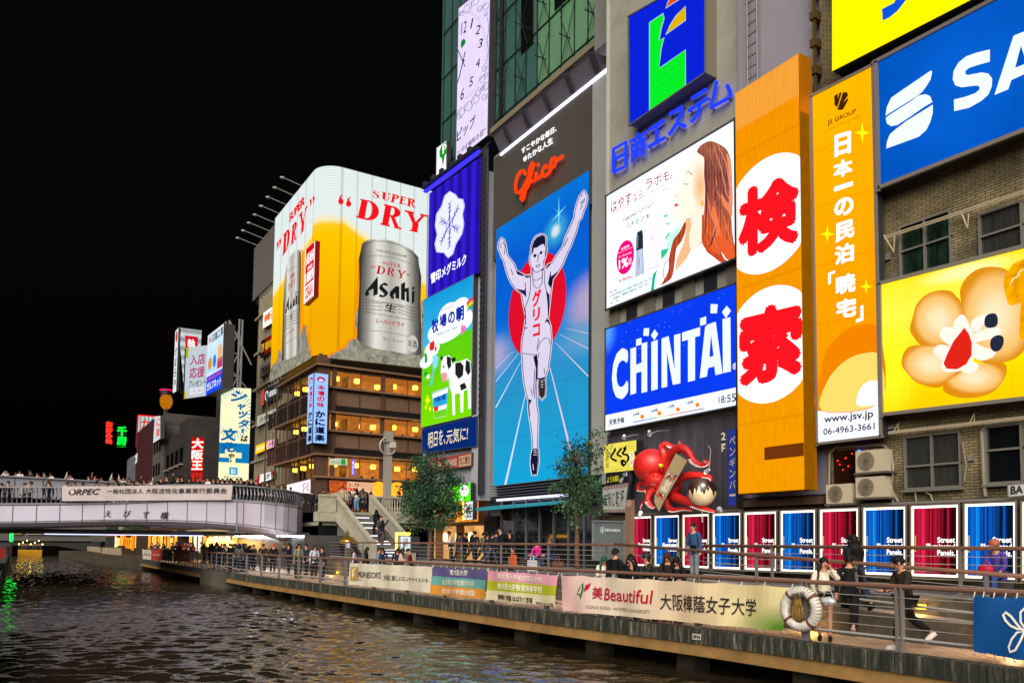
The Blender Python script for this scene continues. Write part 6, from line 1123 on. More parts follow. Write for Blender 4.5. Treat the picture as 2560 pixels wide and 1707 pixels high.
railing('railing', 'upper walkway railing in front of the lit poster panels', [(16.85, -3, .8), (16.85, 16.6, .8)], 1.06, 2.6)
railing('railing', 'sloping handrail along the canal side of the ramp', [(15.2, 2.5, .1), (15.2, 18.6, .82)], 1.06, 2.6, wires=3)
# ------------------------------------------------------------------ banners on the canal railing
class Wavy(Pl):
    def __init__(s, a, b, amp=.02, f=3.1, ph=0): d = (b-a).to_3d(); d.z = 0; n = Vector((-d.y, d.x, 0)).normalized(); n = n if n.x < 0 else -n; Pl.__init__(s, (a.x, a.y, 0), n); s.amp = amp; s.f = f; s.d = d.normalized(); s.ph = ph
    def hit(s, x, y, off=0):
        p = Pl.hit(s, x, y, off); u = (p-s.p).dot(s.d); return p+s.n*s.amp*(math.sin(u*s.f+p.z*2.2+s.ph)+.6*math.sin(u*s.f*2.3-p.z*3+s.ph*2))
def cloth_mat(hs, rough=.55):
    m = D(hs, rough, var=.05, scale=2); return m
def banner(label, q, hx, nu=28, nv=7, amp=.03, sag=.02, group='advertising banners tied to the canal railing', mat=None, ph=0):
    a, b = quay_hit(*q[0], .05), quay_hit(*q[1], .05); pl_ = Wavy(a, b, amp, ph=ph); t = thing('banner', label, 'banner', tuple(pl_.hit(*lerp(q[2], q[3], .5))), group); h = homog(q); mb = MB(); G = []
    for j in range(nv+1):
        row = []
        for i in range(nu+1):
            u, v = i/nu, 1-j/nv; dv = sag*abs(math.sin(u*nu*.45+ph))*(1 if j == 0 else (.6 if j == nv else 0)); x, y = happ(h, u, v-dv if j == 0 else v+dv*.8); row.append((pl_.hit(x, y), (u, v)))
        G.append(row)
    for j in range(nv):
        for i in range(nu): c = (G[j+1][i], G[j+1][i+1], G[j][i+1], G[j][i]); mb.poly([p for p, _ in c], 0, [uv for _, uv in c])
    mb.build('cloth', mat or cloth_mat(hx), t, smooth=True)
    tb = MB()
    for i in range(0, nu+1, 4): p = G[0][i][0]; tb.bar(p-_z*.02, p+_z*.07+Vector((.04, 0, 0)), .012, .012); p = G[nv][i][0]; tb.bar(p, p-_z*.06+Vector((.05, 0, 0)), .012, .012)
    parts(tb, 'tie', D('#d8d4cc', .6), t); return t, pl_
CRB = '#cfc2a0'
q = B6(1466, 885, 2272, 922, 2252, 1182, 1468, 1100); t, pl_ = banner('cream banner with a tan square emblem and grey resort lettering', q, '#d0c6ae', ph=1)
a = Art(pl_, base=.012); TN = D('#a5803c', .6); a.fill(B6(1478, 925, 1542, 928, 1535, 1062, 1478, 1055), TN, 1); a.fill(B6(1490, 960, 1508, 935, 1528, 955, 1524, 1000, 1510, 1030, 1492, 1040), D('#d8c9a0', .6), 2); a.fill(B6(1500, 965, 1515, 950, 1520, 985, 1506, 1000), TN, 3); a.done('logo_print', t)
a = Art(pl_, base=.012); GRT = D('#4a4842', .6); a.text('MGM RESORTS', B6(1545, 970, 1768, 980, 1768, 1040, 1545, 1030), GRT, 1, .015); a.text('JAPAN', B6(1540, 1042, 1578, 1045, 1578, 1065, 1540, 1062), GRT, 1); a.text('大阪に新しいエンターテイメントを-', B6(1790, 1000, 2240, 1035, 2240, 1080, 1790, 1055), GRT, 1, .01); a.done('lettering', t)
def bands(name, cols, cuts):
    m, nt, add, L, out = _new(name); b = add('BsdfPrincipled'); L(b.outputs[0], out.inputs[0]); b.inputs['Roughness'].default_value = .55; uv = add('UVMap'); sp = add('SeparateXYZ'); L(uv.outputs[0], sp.inputs[0]); r = add('ValToRGB'); r.color_ramp.interpolation = 'CONSTANT'; el = r.color_ramp.elements; el[0].position = 0; el[0].color = (*lin(cols[0]), 1); el[1].position = cuts[1]; el[1].color = (*lin(cols[2]), 1); e = el.new(cuts[0]); e.color = (*lin(cols[1]), 1); L(sp.outputs[1], r.inputs[0]); L(r.outputs[0], b.inputs['Base Color']); return m
q = B5(592, 1095, 1040, 1125, 1020, 1365, 578, 1320); t, pl_ = banner('banner in violet, teal and orange bands with pale school names', q, '', mat=bands('banded_cloth', ('#d08a2a', '#5f9e94', '#57507e'), (.34, .66)), ph=2)
a = Art(pl_, base=.012); CT = D('#e6dcc0', .6); a.text('東大阪大学', B5(738, 1118, 868, 1125, 868, 1172, 738, 1165), CT, 1, .01); a.text('東大阪大学短期大学部', B5(668, 1198, 930, 1212, 930, 1260, 668, 1245), CT, 1, .01); a.text('東大阪大学附属幼稚園', B5(665, 1270, 930, 1290, 930, 1338, 665, 1315), CT, 1, .01); a.done('lettering', t)
q = B5(1041, 1125, 1620, 1165, 1595, 1422, 1021, 1366); t, pl_ = banner('banner in pink, lime and cream bands with school names', q, '', mat=bands('banded_cloth', ('#cfc39c', '#a8ac1e', '#d695a4'), (.33, .66)), ph=3)
a = Art(pl_, base=.012); a.text('東大阪大学柏原高等学校', B5(1130, 1150, 1488, 1180, 1488, 1228, 1130, 1195), D('#f2e4d4', .6), 1, .01); a.text('東大阪大学敬愛高等学校', B5(1125, 1228, 1485, 1258, 1485, 1315, 1125, 1278), D('#f0ecc8', .6), 1, .015); a.text('夢輝く学園 はばたく若者', B5(1122, 1320, 1405, 1348, 1405, 1395, 1122, 1365), D('#3a3428', .6), 1, .02); a.text('学校法人村上学園', B5(1425, 1380, 1582, 1395, 1582, 1422, 1425, 1405), D('#3a3428', .6), 1, .01); a.done('lettering', t)
q = B7(172, 185, 2110, 285, 2045, 665, 188, 492); t, pl_ = banner('long cream and pink banner with red Beautiful lettering and big black characters', q, '#d2c4a4', 44, 8, .035, .03, ph=4, mat=None)
m, nt, add, L, out = _new('faded_banner_cloth'); b = add('BsdfPrincipled'); L(b.outputs[0], out.inputs[0]); b.inputs['Roughness'].default_value = .5; uv = add('UVMap'); sp = add('SeparateXYZ'); L(uv.outputs[0], sp.inputs[0]); r = add('ValToRGB'); el = r.color_ramp.elements; el[0].color = (*lin('#dcb0aa'), 1); el[1].color = (*lin('#d8c88c'), 1)
for p, c in ((.25, '#d8c8b0'), (.6, '#d8bc98'), (.8, '#dcc894')): e = el.new(p); e.color = (*lin(c), 1)
L(sp.outputs[0], r.inputs[0]); mp = add('Mapping', vector_type='TEXTURE'); mp.inputs['Location'].default_value = (1, 0, 0); mp.inputs['Scale'].default_value = (.22, .6, 1); L(uv.outputs[0], mp.inputs[0]); ln = add('VectorMath', operation='LENGTH'); L(mp.outputs[0], ln.inputs[0]); mr = add('MapRange', i_From_Min=1.0, i_From_Max=.2); L(ln.outputs['Value'], mr.inputs[0]); mx = add('MixRGB'); L(mr.outputs[0], mx.inputs[0]); L(r.outputs[0], mx.inputs[1]); mx.inputs[2].default_value = (*lin('#5a8a1e'), 1); L(mx.outputs[0], b.inputs['Base Color'])
t.children[0].data.materials[0] = m
a = Art(pl_, base=.012); RB2 = D('#b01230', .5); a.fill(B7(310, 355, 330, 300, 365, 252, 372, 300, 350, 390, 330, 350), D('#1f6a34', .5), 1); a.fill(B7(322, 345, 340, 300, 358, 275, 356, 310, 345, 350), D('#d2c4a4', .5), 2); a.fill(B7(372, 332, 388, 275, 432, 255, 415, 300), D('#c0143c', .5), 1); a.done('logo_print', t)
a = Art(pl_, base=.012); a.text('美', B7(440, 285, 515, 290, 512, 395, 440, 388), RB2, 1, .015); a.text('Beautiful', B7(528, 298, 942, 318, 942, 435, 528, 400), RB2, 1, .01, .1); a.text("OSAKA SHOIN  WOMEN'S UNIVERSITY", B7(398, 440, 928, 485, 928, 515, 398, 468), D('#7a6a5a', .6), 1); a.text('大阪樟蔭女子大学', B7(1008, 342, 1815, 390, 1812, 540, 1008, 480), D('#2c2a26', .6), 1, .008); a.done('lettering', t)
q = B3(1421, 913, 1990, 940, 1990, 1435, 1406, 1335); t, pl_ = banner('blue banner with a looping white line emblem at the right edge', q, '#0a4a86', ph=5)
a = Art(pl_, base=.012); WL_ = D('#ece8de', .5); a.line(B3(1790, 1010, 1760, 1040, 1765, 1110, 1800, 1160, 1750, 1165, 1690, 1140, 1650, 1100, 1632, 1060, 1650, 1040, 1690, 1070, 1740, 1130, 1790, 1180, 1740, 1190, 1700, 1240, 1678, 1300, 1690, 1335, 1730, 1320, 1770, 1250, 1800, 1170, 1840, 1100, 1880, 1050, 1900, 1080, 1880, 1140, 1810, 1180, 1860, 1240, 1880, 1310, 1850, 1330), 6, WL_, 1); a.done('logo_print', t)
for i, (x0, x1, c, lb) in enumerate(((1048, 1109, '#c8beb0', 'small white banner left of the red banners past the bridge'), (1112, 1186, '#b03a30', 'red banner beside the small white one past the bridge'), (1188, 1262, '#b4402e', 'red banner in the middle of the three past the bridge'), (1272, 1388, '#b84434', 'widest red banner past the bridge, nearest the railing posts'))):
    y0 = 712+(x0-1048)*.012; q = A2(x0, y0, x1, y0+2, x1, 785+(x1-1048)*.075, x0, 783+(x0-1048)*.06); t, pl_ = banner(lb, q, c, 6, 3, .03, .03, ph=i)
    a = Art(pl_, base=.02); a.text('道頓堀商店会', sub(q, .1, .9, .4, .6), D('#e8d8d0' if i else '#6a5a50', .6), 1); a.done('lettering', t)
# lifebuoy on its hook
c = quay_hit(*B3(125, 1015)[0], .1); lb = thing('lifebuoy', 'worn white lifebuoy with brown bands and a coil of rope hung on the railing', 'lifebuoy', tuple(c)); M = Matrix.Rotation(R(5), 3, 'Z'); mb = MB(); NN = 40; rr, r2 = .345, .105
for k in range(NN):
    a0, a1 = 2*math.pi*k/NN, 2*math.pi*(k+1)/NN; band = min(abs(((math.degrees(a0)-b_+180) % 360)-180) for b_ in (45, 135, 225, 315)) < 9; r3 = r2*(1.05 if band else 1); mb.tube([c+M @ Vector((0, rr*math.cos(a_), rr*math.sin(a_))) for a_ in (a0, a1)], r3, 12, 1 if band else 0, False)
mb.build('ring', [D('#c9c2b4', .6, var=.2, scale=6, bump=.2), D('#6e3c30', .6)], lb, smooth=True); mb = MB(); rs = random.Random(2)
for k in range(26):
    y, z = rs.uniform(-.1, .1), rs.uniform(-.22, .1); mb.tube([c+Vector((-.06-rs.random()*.05, y*.3, .3)), c+Vector((-.1, y, .05)), c+Vector((-.1, y*1.6, z)), c+Vector((-.06, y*.6, -.26))], .014, 5)
mb.build('rope_coil', D('#8a6a30', .85, var=.3, scale=9), lb, smooth=True)
a = Art(Pl(c+Vector((-.118, 0, 0)), (-1, 0, 0))); a.text('建設局', B3(45, 905, 150, 880, 155, 930, 55, 950), D('#3a3630', .6), 1, .01); a.text('大阪市', B3(20, 1000, 55, 1010, 60, 1090, 30, 1080), D('#3a3630', .6), 1); a.done('lettering', lb)
mb = MB(); mb.bar(c+Vector((.14, 0, -1.0)), c+Vector((.14, 0, .3)), .1, .12); mb.build('stand', RPOST, lb)
s = Sign('number_plate', 'small white number plate 94 on the mossy quay kerb', 'plate', B7(1278, 680, 1355, 688, 1352, 738, 1278, 730), PX(quay_hit(*B7(1315, 700)[0], -.08).x, -3, quay_hit(*B7(1315, 700)[0], -.08).y), D('#b8b09c', .6), .02, 0); a = s.art(base=.004); a.text('№94', B7(1285, 690, 1345, 697, 1344, 728, 1285, 722), D('#2a2620', .6), 1, .02); a.done('lettering', s.root)
# amber foot lights on the ramp wall
for (x, y), lb, X in ((B3(1022, 1000)[0], 'amber foot light in the wall behind the man in black', 16.78), (B3(236, 1120)[0], 'amber foot light low in the ramp wall behind the woman in white', 15.02)):
    c = PX(X).hit(x, y); t = thing('foot_light', lb, 'lamp', tuple(c)); slab('lens', t, [E('#ffb018', 9, True)], [((c.x-.02, c.y-.11, c.z-.045), (c.x, c.y+.11, c.z+.045))]); slab('casing', t, [D('#4a4640', .5, .4)], [((c.x-.05, c.y-.15, c.z+.05), (c.x, c.y+.15, c.z+.07)), ((c.x-.05, c.y-.15, c.z-.07), (c.x, c.y+.15, c.z-.05))])
    l = bpy.data.lights.new('foot_light_lamp', 'POINT'); l.energy = 18; l.color = (1, .6, .15); l.shadow_soft_size = .1; lo = bpy.data.objects.new('foot_light_lamp', l); sc.collection.objects.link(lo); lo.location = c+Vector((-.12, 0, 0)); lo.parent = t; lo.matrix_parent_inverse = Matrix.Translation(t.location).inverted()
for k, (fx, fy) in enumerate(((15.02, 7.2), (15.56, 20.8), (15.56, 24.6), (15.56, 28.4), (15.56, 32.2), (15.56, 36.0), (15.56, 39.8), (15.56, 43.6))):  # extra foot lights, added to warm the deck
    c = Vector((fx, fy, .16)); t = thing('foot_light', 'added amber foot light low on the wall behind the banners, warming the deck', 'lamp', tuple(c), 'foot lights added along the quay wall'); slab('lens', t, [E('#ffb018', 9, True)], [((c.x-.02, c.y-.11, c.z-.045), (c.x, c.y+.11, c.z+.045))]); slab('casing', t, [D('#4a4640', .5, .4)], [((c.x-.05, c.y-.15, c.z+.05), (c.x, c.y+.15, c.z+.07))])
    l = bpy.data.lights.new('foot_light_lamp', 'POINT'); l.energy = 20; l.color = (1, .62, .3); l.shadow_soft_size = .12; lo = bpy.data.objects.new('foot_light_lamp', l); sc.collection.objects.link(lo); lo.location = c+Vector((-.35, 0, .1)); lo.parent = t; lo.matrix_parent_inverse = Matrix.Translation(t.location).inverted()
# ------------------------------------------------------------------ trees
def tree(label, base, h, trunk_h, env, ncl, per, seed, lean=0, leaf=(.05, .1)):
    """env: (half width, height of crown middle, half height); leaf tufts hang on twigs spread through that volume"""
    rs = random.Random(seed); t = thing('tree', label, 'tree', base); B = Vector(base); mb = MB(); top = B+Vector((lean, 0, trunk_h)); C = []
    spine = [B, B+Vector((lean*.2, .03, trunk_h*.35)), B+Vector((lean*.6, -.03, trunk_h*.7)), top, top+Vector((.05, .1, (h-trunk_h)*.4)), top+Vector((-.05, -.05, (h-trunk_h)*.85))]
    mb.tube(spine, [.12, .1, .085, .07, .04, .01], 8); ew, em, eh = env; lb = MB()
    for k in range(ncl):
        while True:
            p = Vector((rs.uniform(-1, 1), rs.uniform(-1, 1), rs.uniform(-1, 1)))
            if p.length < 1 and p.length > .25: break
        wob = .72+.38*math.sin(3*math.atan2(p.y, p.z)+seed)*.6+.3*rs.random(); c = B+Vector((p.x*ew*.8*wob, p.y*ew*wob*(1-.25*max(0, p.z)), em+p.z*eh*wob)); r = rs.uniform(.2, .42)*(ew/1.2)**.5
        zz = min(max(c.z-B.z-.5*math.hypot(c.x-B.x, c.y-B.y), trunk_h*.85), h*.85); f = max(0, (zz-trunk_h)/(h-trunk_h)); s0 = top.lerp(spine[-1], f) if zz > trunk_h else top; mb.tube([s0, s0.lerp(c, .55)+Vector((0, 0, .12)), c], [.028, .016, .006], 4); C.append((c, r))
    mb.build('trunk', D('#6a4c38', .85, var=.3, scale=6, bump=.4), t, smooth=True)
    for c, r in C:
        tone = rs.choice((0, 0, 1, 2))
        for k in range(int(per*(r/.3)**2)):
            d = Vector((rs.gauss(0, .5), rs.gauss(0, .5), rs.gauss(-.08, .42)))*r; p = c+d; s = rs.uniform(*leaf)
            a1 = Vector((rs.gauss(0, 1), rs.gauss(0, 1), rs.gauss(-.5, .7))).normalized(); a2 = a1.cross(Vector((rs.random(), rs.random(), rs.random()))).normalized()
            lb.poly([p-a1*s, p+a2*s*.36, p+a1*s, p-a2*s*.36], tone if rs.random() < .7 else rs.choice((0, 1, 2)))
    lb.build('crown', [D('#2c4e33', .5, spec=.4), D('#426838', .5, spec=.4), D('#20402c', .5, spec=.4)], t)
tree('slender tree with airy crown in front of the runner screen', (18.6, 25.0, .8), 5.3, 2.3, (1.3, 3.6, 1.9), 70, 40, 3, -.1)
tree('rounded bushy tree standing beside the stone stairs', (18.9, 38.6, .8), 6.0, 1.9, (2.15, 3.5, 2.1), 130, 40, 8, 0, (.07, .12))
# ------------------------------------------------------------------ bridge banner, stairs, plaza edge
q = A2(455, 252, 1708, 240, 1698, 350, 455, 358)
class BrPl(Pl):
    def hit(s, x, y, off=0): p = Pl.hit(s, x, y, off); return p+s.n*.02*(math.sin(p.x*2.1)+math.sin(p.x*4.7+p.z*3))
bpl = BrPl((5, 51.62, 4), (0, -1, 0)); t = thing('banner', 'long pale banner with an acronym and a row of black characters on the bridge railing', 'banner', tuple(bpl.hit(*q[3]))); mb = MB(); h = homog(q); NU = 40
for j in range(4):
    for i in range(NU):
        c = [(i/NU, j/4), ((i+1)/NU, j/4), ((i+1)/NU, (j+1)/4), (i/NU, (j+1)/4)]; mb.poly([bpl.hit(*happ(h, *p)) for p in c])
mb.build('cloth', D('#cfc0bc', .6, var=.04, scale=1), t, smooth=True)
a = Art(bpl, base=.02); K = D('#262226', .6); a.text('ORPEC', A2(505, 272, 735, 266, 730, 310, 503, 314), K, 1, .02, .25); a.fill(A2(515, 285, 530, 275, 545, 282, 540, 305, 522, 308), D('#e0d4d0', .6), 2); a.text('一般社団法人 大阪活性化事業実行委員会', A2(785, 268, 1668, 262, 1665, 302, 785, 304), K, 1, .01); a.done('lettering', t)
STO = D('#a09a84', .75, var=.18, scale=2.5, bump=.2); STO2 = D('#a29c88', .75, var=.15, scale=2)
st = thing('staircase', 'stone staircase with lit treads and sloping balustrades from the street to the terrace', 'staircase', (19.6, 48.6, .8))
X0, X1, YT, YB, NS = 18.45, 20.8, 52.0, 45.3, 18; mb = MB(); lg = MB()
for k in range(NS):
    y1 = YT-(YT-YB)*k/NS; y0 = YT-(YT-YB)*(k+1)/NS; z = 3.95-3.15*(k+1)/NS+.175; mb.box((X0, y0, .5), (X1, y1, z))
    if k in (2, 4, 6, 9, 11, 12, 14, 15, 16): lg.box((X0+.5+.2*(k % 3), y0-.012, z-.09), (X1-.5, y0-.002, z-.05))
mb.build('steps', D('#6a675e', .7, var=.2, scale=4), st); parts(lg, 'tread_light', E('#eef2ff', 2.2), st)
for xs in (X0-.22, X1+.02):
    mb = MB(); a0 = Vector((xs, YT, 3.95)); b0 = Vector((xs, YB, .85)); mb.prism([a0-_z*.55, b0-_z*.3, b0+_z*.12, a0+_z*.12], (.2, 0, 0)); mb.bar(a0+_z*1.12+Vector((.1, 0, 0)), b0+_z*1.05+Vector((.1, 0, 0)), .26, .14); n = 34
    for k in range(n+1): p = a0.lerp(b0, k/n)+Vector((.1, 0, 0)); mb.bar(p+_z*.1, p+_z*1.05, .09, .09)
    mb.box((xs-.04, YB-.25, .8), (xs+.26, YB+.05, 2.05)); mb.box((xs-.04, YT-.1, 3.9), (xs+.26, YT+.2, 5.2)); mb.build('balustrade', STO2, st)
def balus(name, label, x0, x1, y, z0, zt, solid=False):
    t = thing(name, label, 'balustrade', ((x0+x1)/2, y, z0)); slab('coping', t, [STO2], [((x0, y-.14, zt-.14), (x1, y+.14, zt)), ((x0, y-.12, z0-.08), (x1, y+.12, z0+.12))])
    if solid: slab('parapet', t, [STO], [((x0, y-.08, z0+.12), (x1, y+.08, zt-.14))])
    else:
        n = int((x1-x0)/.2)
        for k in range(n): mb = MB(); mb.lathe((x0+.1+k*.2, y, z0+.12), [(.05, 0), (.075, .15), (.035, .45), (.06, .75), (.05, zt-z0-.26)], 7); mb.build('baluster', STO2, t, smooth=True)
    return t
balus('balustrade', 'solid grey stone parapet between the bridge end and the stairs', 17.0, 18.2, 51.6, 3.95, 5.05, True)
balus('balustrade', 'stone balustrade with turned balusters right of the staircase head', 21.1, 24.6, 51.9, 3.95, 5.1)
slab_ = MB(); slab_.box((16.9, 51.5, 3.25), (24.8, 52.3, 3.9)); slab_.box((17.4, 51.9, 3.0), (24.8, 60, 3.24)); struct('plaza_edge', slab_, STO)
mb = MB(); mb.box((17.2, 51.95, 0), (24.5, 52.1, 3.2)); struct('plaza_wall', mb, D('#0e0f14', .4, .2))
t = thing('gold_statue', 'small dark and gold festival figure with a rayed crown below the stairs', 'statue', (17.3, 47.5, 0)); c = Vector((17.6, 47.6, .83))
mb = MB(); mb.lathe(c, [(.45, 0), (.5, .15), (.38, .25), (.5, .6), (.52, 1.0), (.3, 1.3), (.05, 1.42)], 14); mb.build('body', D('#17130e', .35, .3), t, smooth=True); mb = MB()
mb.lathe(c+_z*.95, [(.54, 0), (.5, .22), (.3, .4)], 14); 
for k in range(17): a_ = R(-10+200*k/16); mb.bar(c+Vector((-.05, 0, 1.15)), c+Vector((-.05, math.cos(a_)*.62, 1.15+math.sin(a_)*.62)), .02, .035)
mb.build('crown_ornament', D('#b08a3a', .3, .8), t)
s = Sign('sign_board', 'small framed notice beside the festival figure', 'notice', B6(1428, 680, 1475, 682, 1472, 862, 1428, 862), PX(17.2), D('#5a4a3a', .6), .1, .0); a = s.art(); a.fill(sub(s.q, .1, .9, .05, .3), E('#d8d0e0', .8), 1); a.done('picture_print', s.root)
# lantern sign at the stair foot
s = Sign('lantern_sign', 'white lit paper lantern sign with brush writing at the foot of the stairs', 'sign', B6(1965, 625, 2068, 628, 2066, 790, 1965, 785), PX(17.6), LED('#e4f0f4', 1.1, 4, 6, .12), .5, .02, D('#3a2a20', .6)); a = s.art(); a.vtext('はやし', sub(s.q, .3, .75, .08, .95), D('#26221e', .6), 1, .02); a.done('lettering', s.root)
mb = MB()
for k in range(10): mb.ball(PX(17.5).hit(*B6(1925, 600+k*18)[0]), .07, 6, 4)
for k in range(6): mb.ball(PX(17.5).hit(*B6(1940+k*22, 602)[0]), .07, 6, 4)
parts(mb, 'bulb', E('#ffb030', 9), s.root)
# clock pillar
t = thing('clock_pillar', 'silver square street pillar with a ring and box head in front of the restaurant', 'pillar', (22.6, 53.2, 3.95)); cpl = PY(53.2); p0 = cpl.hit(*A4(1150, 1060)[0]); ztop = cpl.hit(*A4(1155, 610)[0]).z; zr = cpl.hit(*A4(1155, 715)[0]).z; x = p0.x; SV = D('#a8a498', .35, .3)
slab('shaft', t, [SV], [((x-.24, 53.2, 3.95), (x+.24, 53.7, zr-.5)), ((x-.18, 53.3, zr-.5), (x+.18, 53.7, zr+.4))]); mb = MB(); mb.tube([(x+.62*math.cos(a_)-.1, 53.2, zr+.62*math.sin(a_)) for a_ in [2*math.pi*k/24 for k in range(25)]], .07, 6); mb.build('ring', SV, t, smooth=True); slab('head', t, [SV, D('#b8b8a0', .4)], [((x-.26, 53.1, zr+.3), (x+.26, 53.7, ztop)), ((x+.02, 53.0, zr-.1), (x+.45, 53.5, zr+.3), 1)])
for k, (px_, py) in enumerate(A4(1083, 1015, 1210, 1018)):
    c = PY(54.5).hit(px_, py); t = thing('lantern', ('amber lantern left of the silver pillar', 'amber lantern right of the silver pillar')[k], 'lantern', tuple(c)); mb = MB(); mb.lathe(c, [(.1, .55), (.4, .45), (.46, 0), (.4, -.45), (.1, -.55)], 12); mb.build('shade', LED('#ff9a20', 1.8, 0, 0, 0, .3), t, smooth=True); slab('cap', t, [D('#3a2416', .6)], [((c.x-.3, c.y-.3, c.z+.55), (c.x+.3, c.y+.3, c.z+.62)), ((c.x-.06, c.y-.06, 3.95), (c.x+.06, c.y+.06, c.z-.55))])
t = thing('lamp_pole', 'thin grey pole fixed to the bridge side above the tube lights', 'pole', (12.6, 51.4, 2)); P0 = PY(51.4).hit(*B6(362, 200)[0]); P1 = PY(51.4).hit(*B6(360, 585)[0]); mb = MB(); mb.tube([P0, P1], .05, 7); mb.build('pole', RAILM, t); slab('foot', t, [RAILM], [((P1.x-.5, 51.1, P1.z-.06), (P1.x+.5, 52.0, P1.z+.02))])
# ------------------------------------------------------------------ buildings beyond the bridge
def ybox(x, X): return PX(X).hit(x, 1300).y
FIN = D('#8a8068', .7, var=.15, scale=.8); GW = D('#665e4e', .7, var=.2, scale=.6)
gb = thing('office_building', 'grey finned building with a dark roof hoarding, left of the beer billboard', 'building', (28, 95, 0)); ya, yb = 82.5, 101; Xg = 24.6
slab('wall', gb, [GW], [((Xg+.3, ya, 0), (38, yb, 32.8))]); slab('roof_hoarding', gb, [D('#625c56', .6, var=.08, scale=.5), D('#2a2826', .6)], [((25.3, ya, 33.5), (38, 106, 40.6)), ((25.6, ya, 32.8), (37, 105, 33.48), 1)])
for k in range(14):
    mb = MB(); mb.box((Xg, ya+.2+k*1.27, 4), (Xg+.29, ya+.42+k*1.27, 32)); mb.build('fin', FIN, gb)
slab('ledge', gb, [FIN], [((Xg-.15, ya, z), (Xg+.28, yb, z+.25)) for z in (7, 11.5, 16, 20.5, 25, 29.5)])
for k in range(8):
    mb = MB(); y = ya+1.5+k*2.9; mb.tube([(25.3, y, 40.5), (22.9, y, 41.0)], .05, 5); mb.ball((22.8, y, 40.95), (.3, .22, .14), 8, 5); mb.build('hoarding_lamp', D('#b0aca4', .5, .3), gb)
PG = PX(Xg-.3)
def fsign(label, q, plane, hx, st, items, depth=.4, name='shop_sign', cat='sign', frame=0, **k):
    s = Sign(name, label, cat, q, plane, LED(hx, st, blot=.08) if isinstance(hx, str) else hx, depth, frame, **k); a = s.art(base=.03, step=.03)
    for it in items:
        if it[0] == 't': a.text(it[1], sub(s.q, *it[2]), E(it[3], it[4] if len(it) > 4 else 1), 2, .02)
        elif it[0] == 'v': a.vtext(it[1], sub(s.q, *it[2]), E(it[3], it[4] if len(it) > 4 else 1), 2, .03)
        elif it[0] == 'f': a.fill(sub(s.q, *it[1]), E(it[2], 1), it[3] if len(it) > 3 else 1)
        elif it[0] == 'e': a.ell(s.q, *it[1], E(it[2], 1), it[3] if len(it) > 3 else 1)
    if items: a.done('lettering', s.root)
    return s
fsign('white lit sign with two orange rounds high on the finned building', A1(2210, 110, 2305, 38, 2303, 180, 2205, 242), PG, '#f4f0e8', 1.1, [('e', (.25, .45, .13, .25), '#f08020'), ('e', (.5, .45, .13, .25), '#e86a20'), ('t', 'らら', (.66, .98, .2, .75), '#3a3026')])
fsign('black and red sign with yellow 7F on the finned building', A1(2190, 345, 2295, 278, 2290, 412, 2185, 485), PG, '#8a1410', .8, [('f', (0, .32, 0, 1), '#1a1210'), ('t', '7F', (.04, .28, .25, .75), '#f0c020'), ('t', '個室肉酒場', (.36, .97, .25, .75), '#f0c020')])
fsign('unlit grey sign in the middle of the finned building', A1(2182, 560, 2275, 505, 2270, 590, 2178, 655), PG, D('#5f5a52', .6), 1, [('t', '7E8G', (.1, .9, .2, .8), '#3a3834', .4)])
fsign('charcoal sign with a round white crest on the finned building', A1(2195, 760, 2345, 690, 2340, 805, 2188, 892), PG, '#34383c', .6, [('f', (0, .14, 0, 1), '#d03a30'), ('e', (.28, .5, .09, .32), '#e8e8e8'), ('e', (.28, .5, .06, .22), '#34383c', 2), ('t', '個室居酒屋', (.42, .96, .3, .72), '#e8e8e8')])
fsign('long pale sign with spaced characters on the finned building', A1(2160, 975, 2325, 905, 2322, 975, 2155, 1065), PG, '#c8c8b4', .8, [('t', '白木屋', (.1, .6, .2, .8), '#4a4840'), ('t', '白', (.75, .9, .1, .9), '#2a2820')])
fsign('yellow and pink sign lower on the finned building', A1(2148, 1220, 2305, 1160, 2300, 1230, 2142, 1295), PG, '#ffc810', 1.05, [('f', (.66, 1, 0, 1), '#e8a8d0'), ('t', 'カラオケ', (.68, .98, .3, .7), '#40304a'), ('t', '居酒屋 ', (.05, .6, .3, .7), '#fff8d0', 1.1)])
fsign('white sign with red edges just above the bridge crowd', A1(2160, 1470, 2290, 1435, 2285, 1500, 2152, 1545), PG, '#f0ecec', 1.1, [('f', (0, .16, 0, 1), '#d02030'), ('t', '吉野', (.4, .8, .15, .85), '#3a3a3a'), ('f', (.86, 1, -.1, .5), '#e03020')])
bx = fsign('tall cream and blue sign with sun rays and slanting blue brush characters', A1(1857, 730, 2108, 742, 2085, 1520, 1830, 1506), PY(101), LED('#f4f0c0', 1.1, blot=.06, blobs=()), 1.0, [('f', (0, 1, .6, .81), '#0a7ab8'), ('f', (.36, .63, .86, .94), '#1a9ad0'), ('t', 'BX', (.42, .58, .875, .93), '#f4f0e0', 1.1), ('t', '文化シャッター', (.18, .8, .95, .985), '#3a3a34')], 2.5, 'vertical_sign')
a = bx.art(base=.05, step=.03); BL_ = E('#0a6aa4', .95); h = homog(bx.q); CR = E('#f4eab0', 1.05)
for k in range(40):
    th = R(360*k/40); cx, cy = .42, .28; r0, r1 = .44, .66; f = .5; 
    pts = []
    for rr, dw in ((r0, .018), (r0, -.018), (r1, -.045), (r1, .045)): u = cx+rr*math.cos(th+dw*.5); v = cy+rr*math.sin(th+dw*.5)*.42; pts.append(happ(h, min(max(u, .005), .995), 1-min(max(v, .005), .6)))
    a.fill(pts, E('#4a9ac0', .95), 1)
a.fill(sub(bx.q, .2, .55, .66, .72), CR, 2); a.fill(sub(bx.q, .3, .75, .7, .76), CR, 2); a.fill(sub(bx.q, .02, .4, .72, .76), CR, 2); a.fill(sub(bx.q, .35, .55, .76, .81), CR, 2)
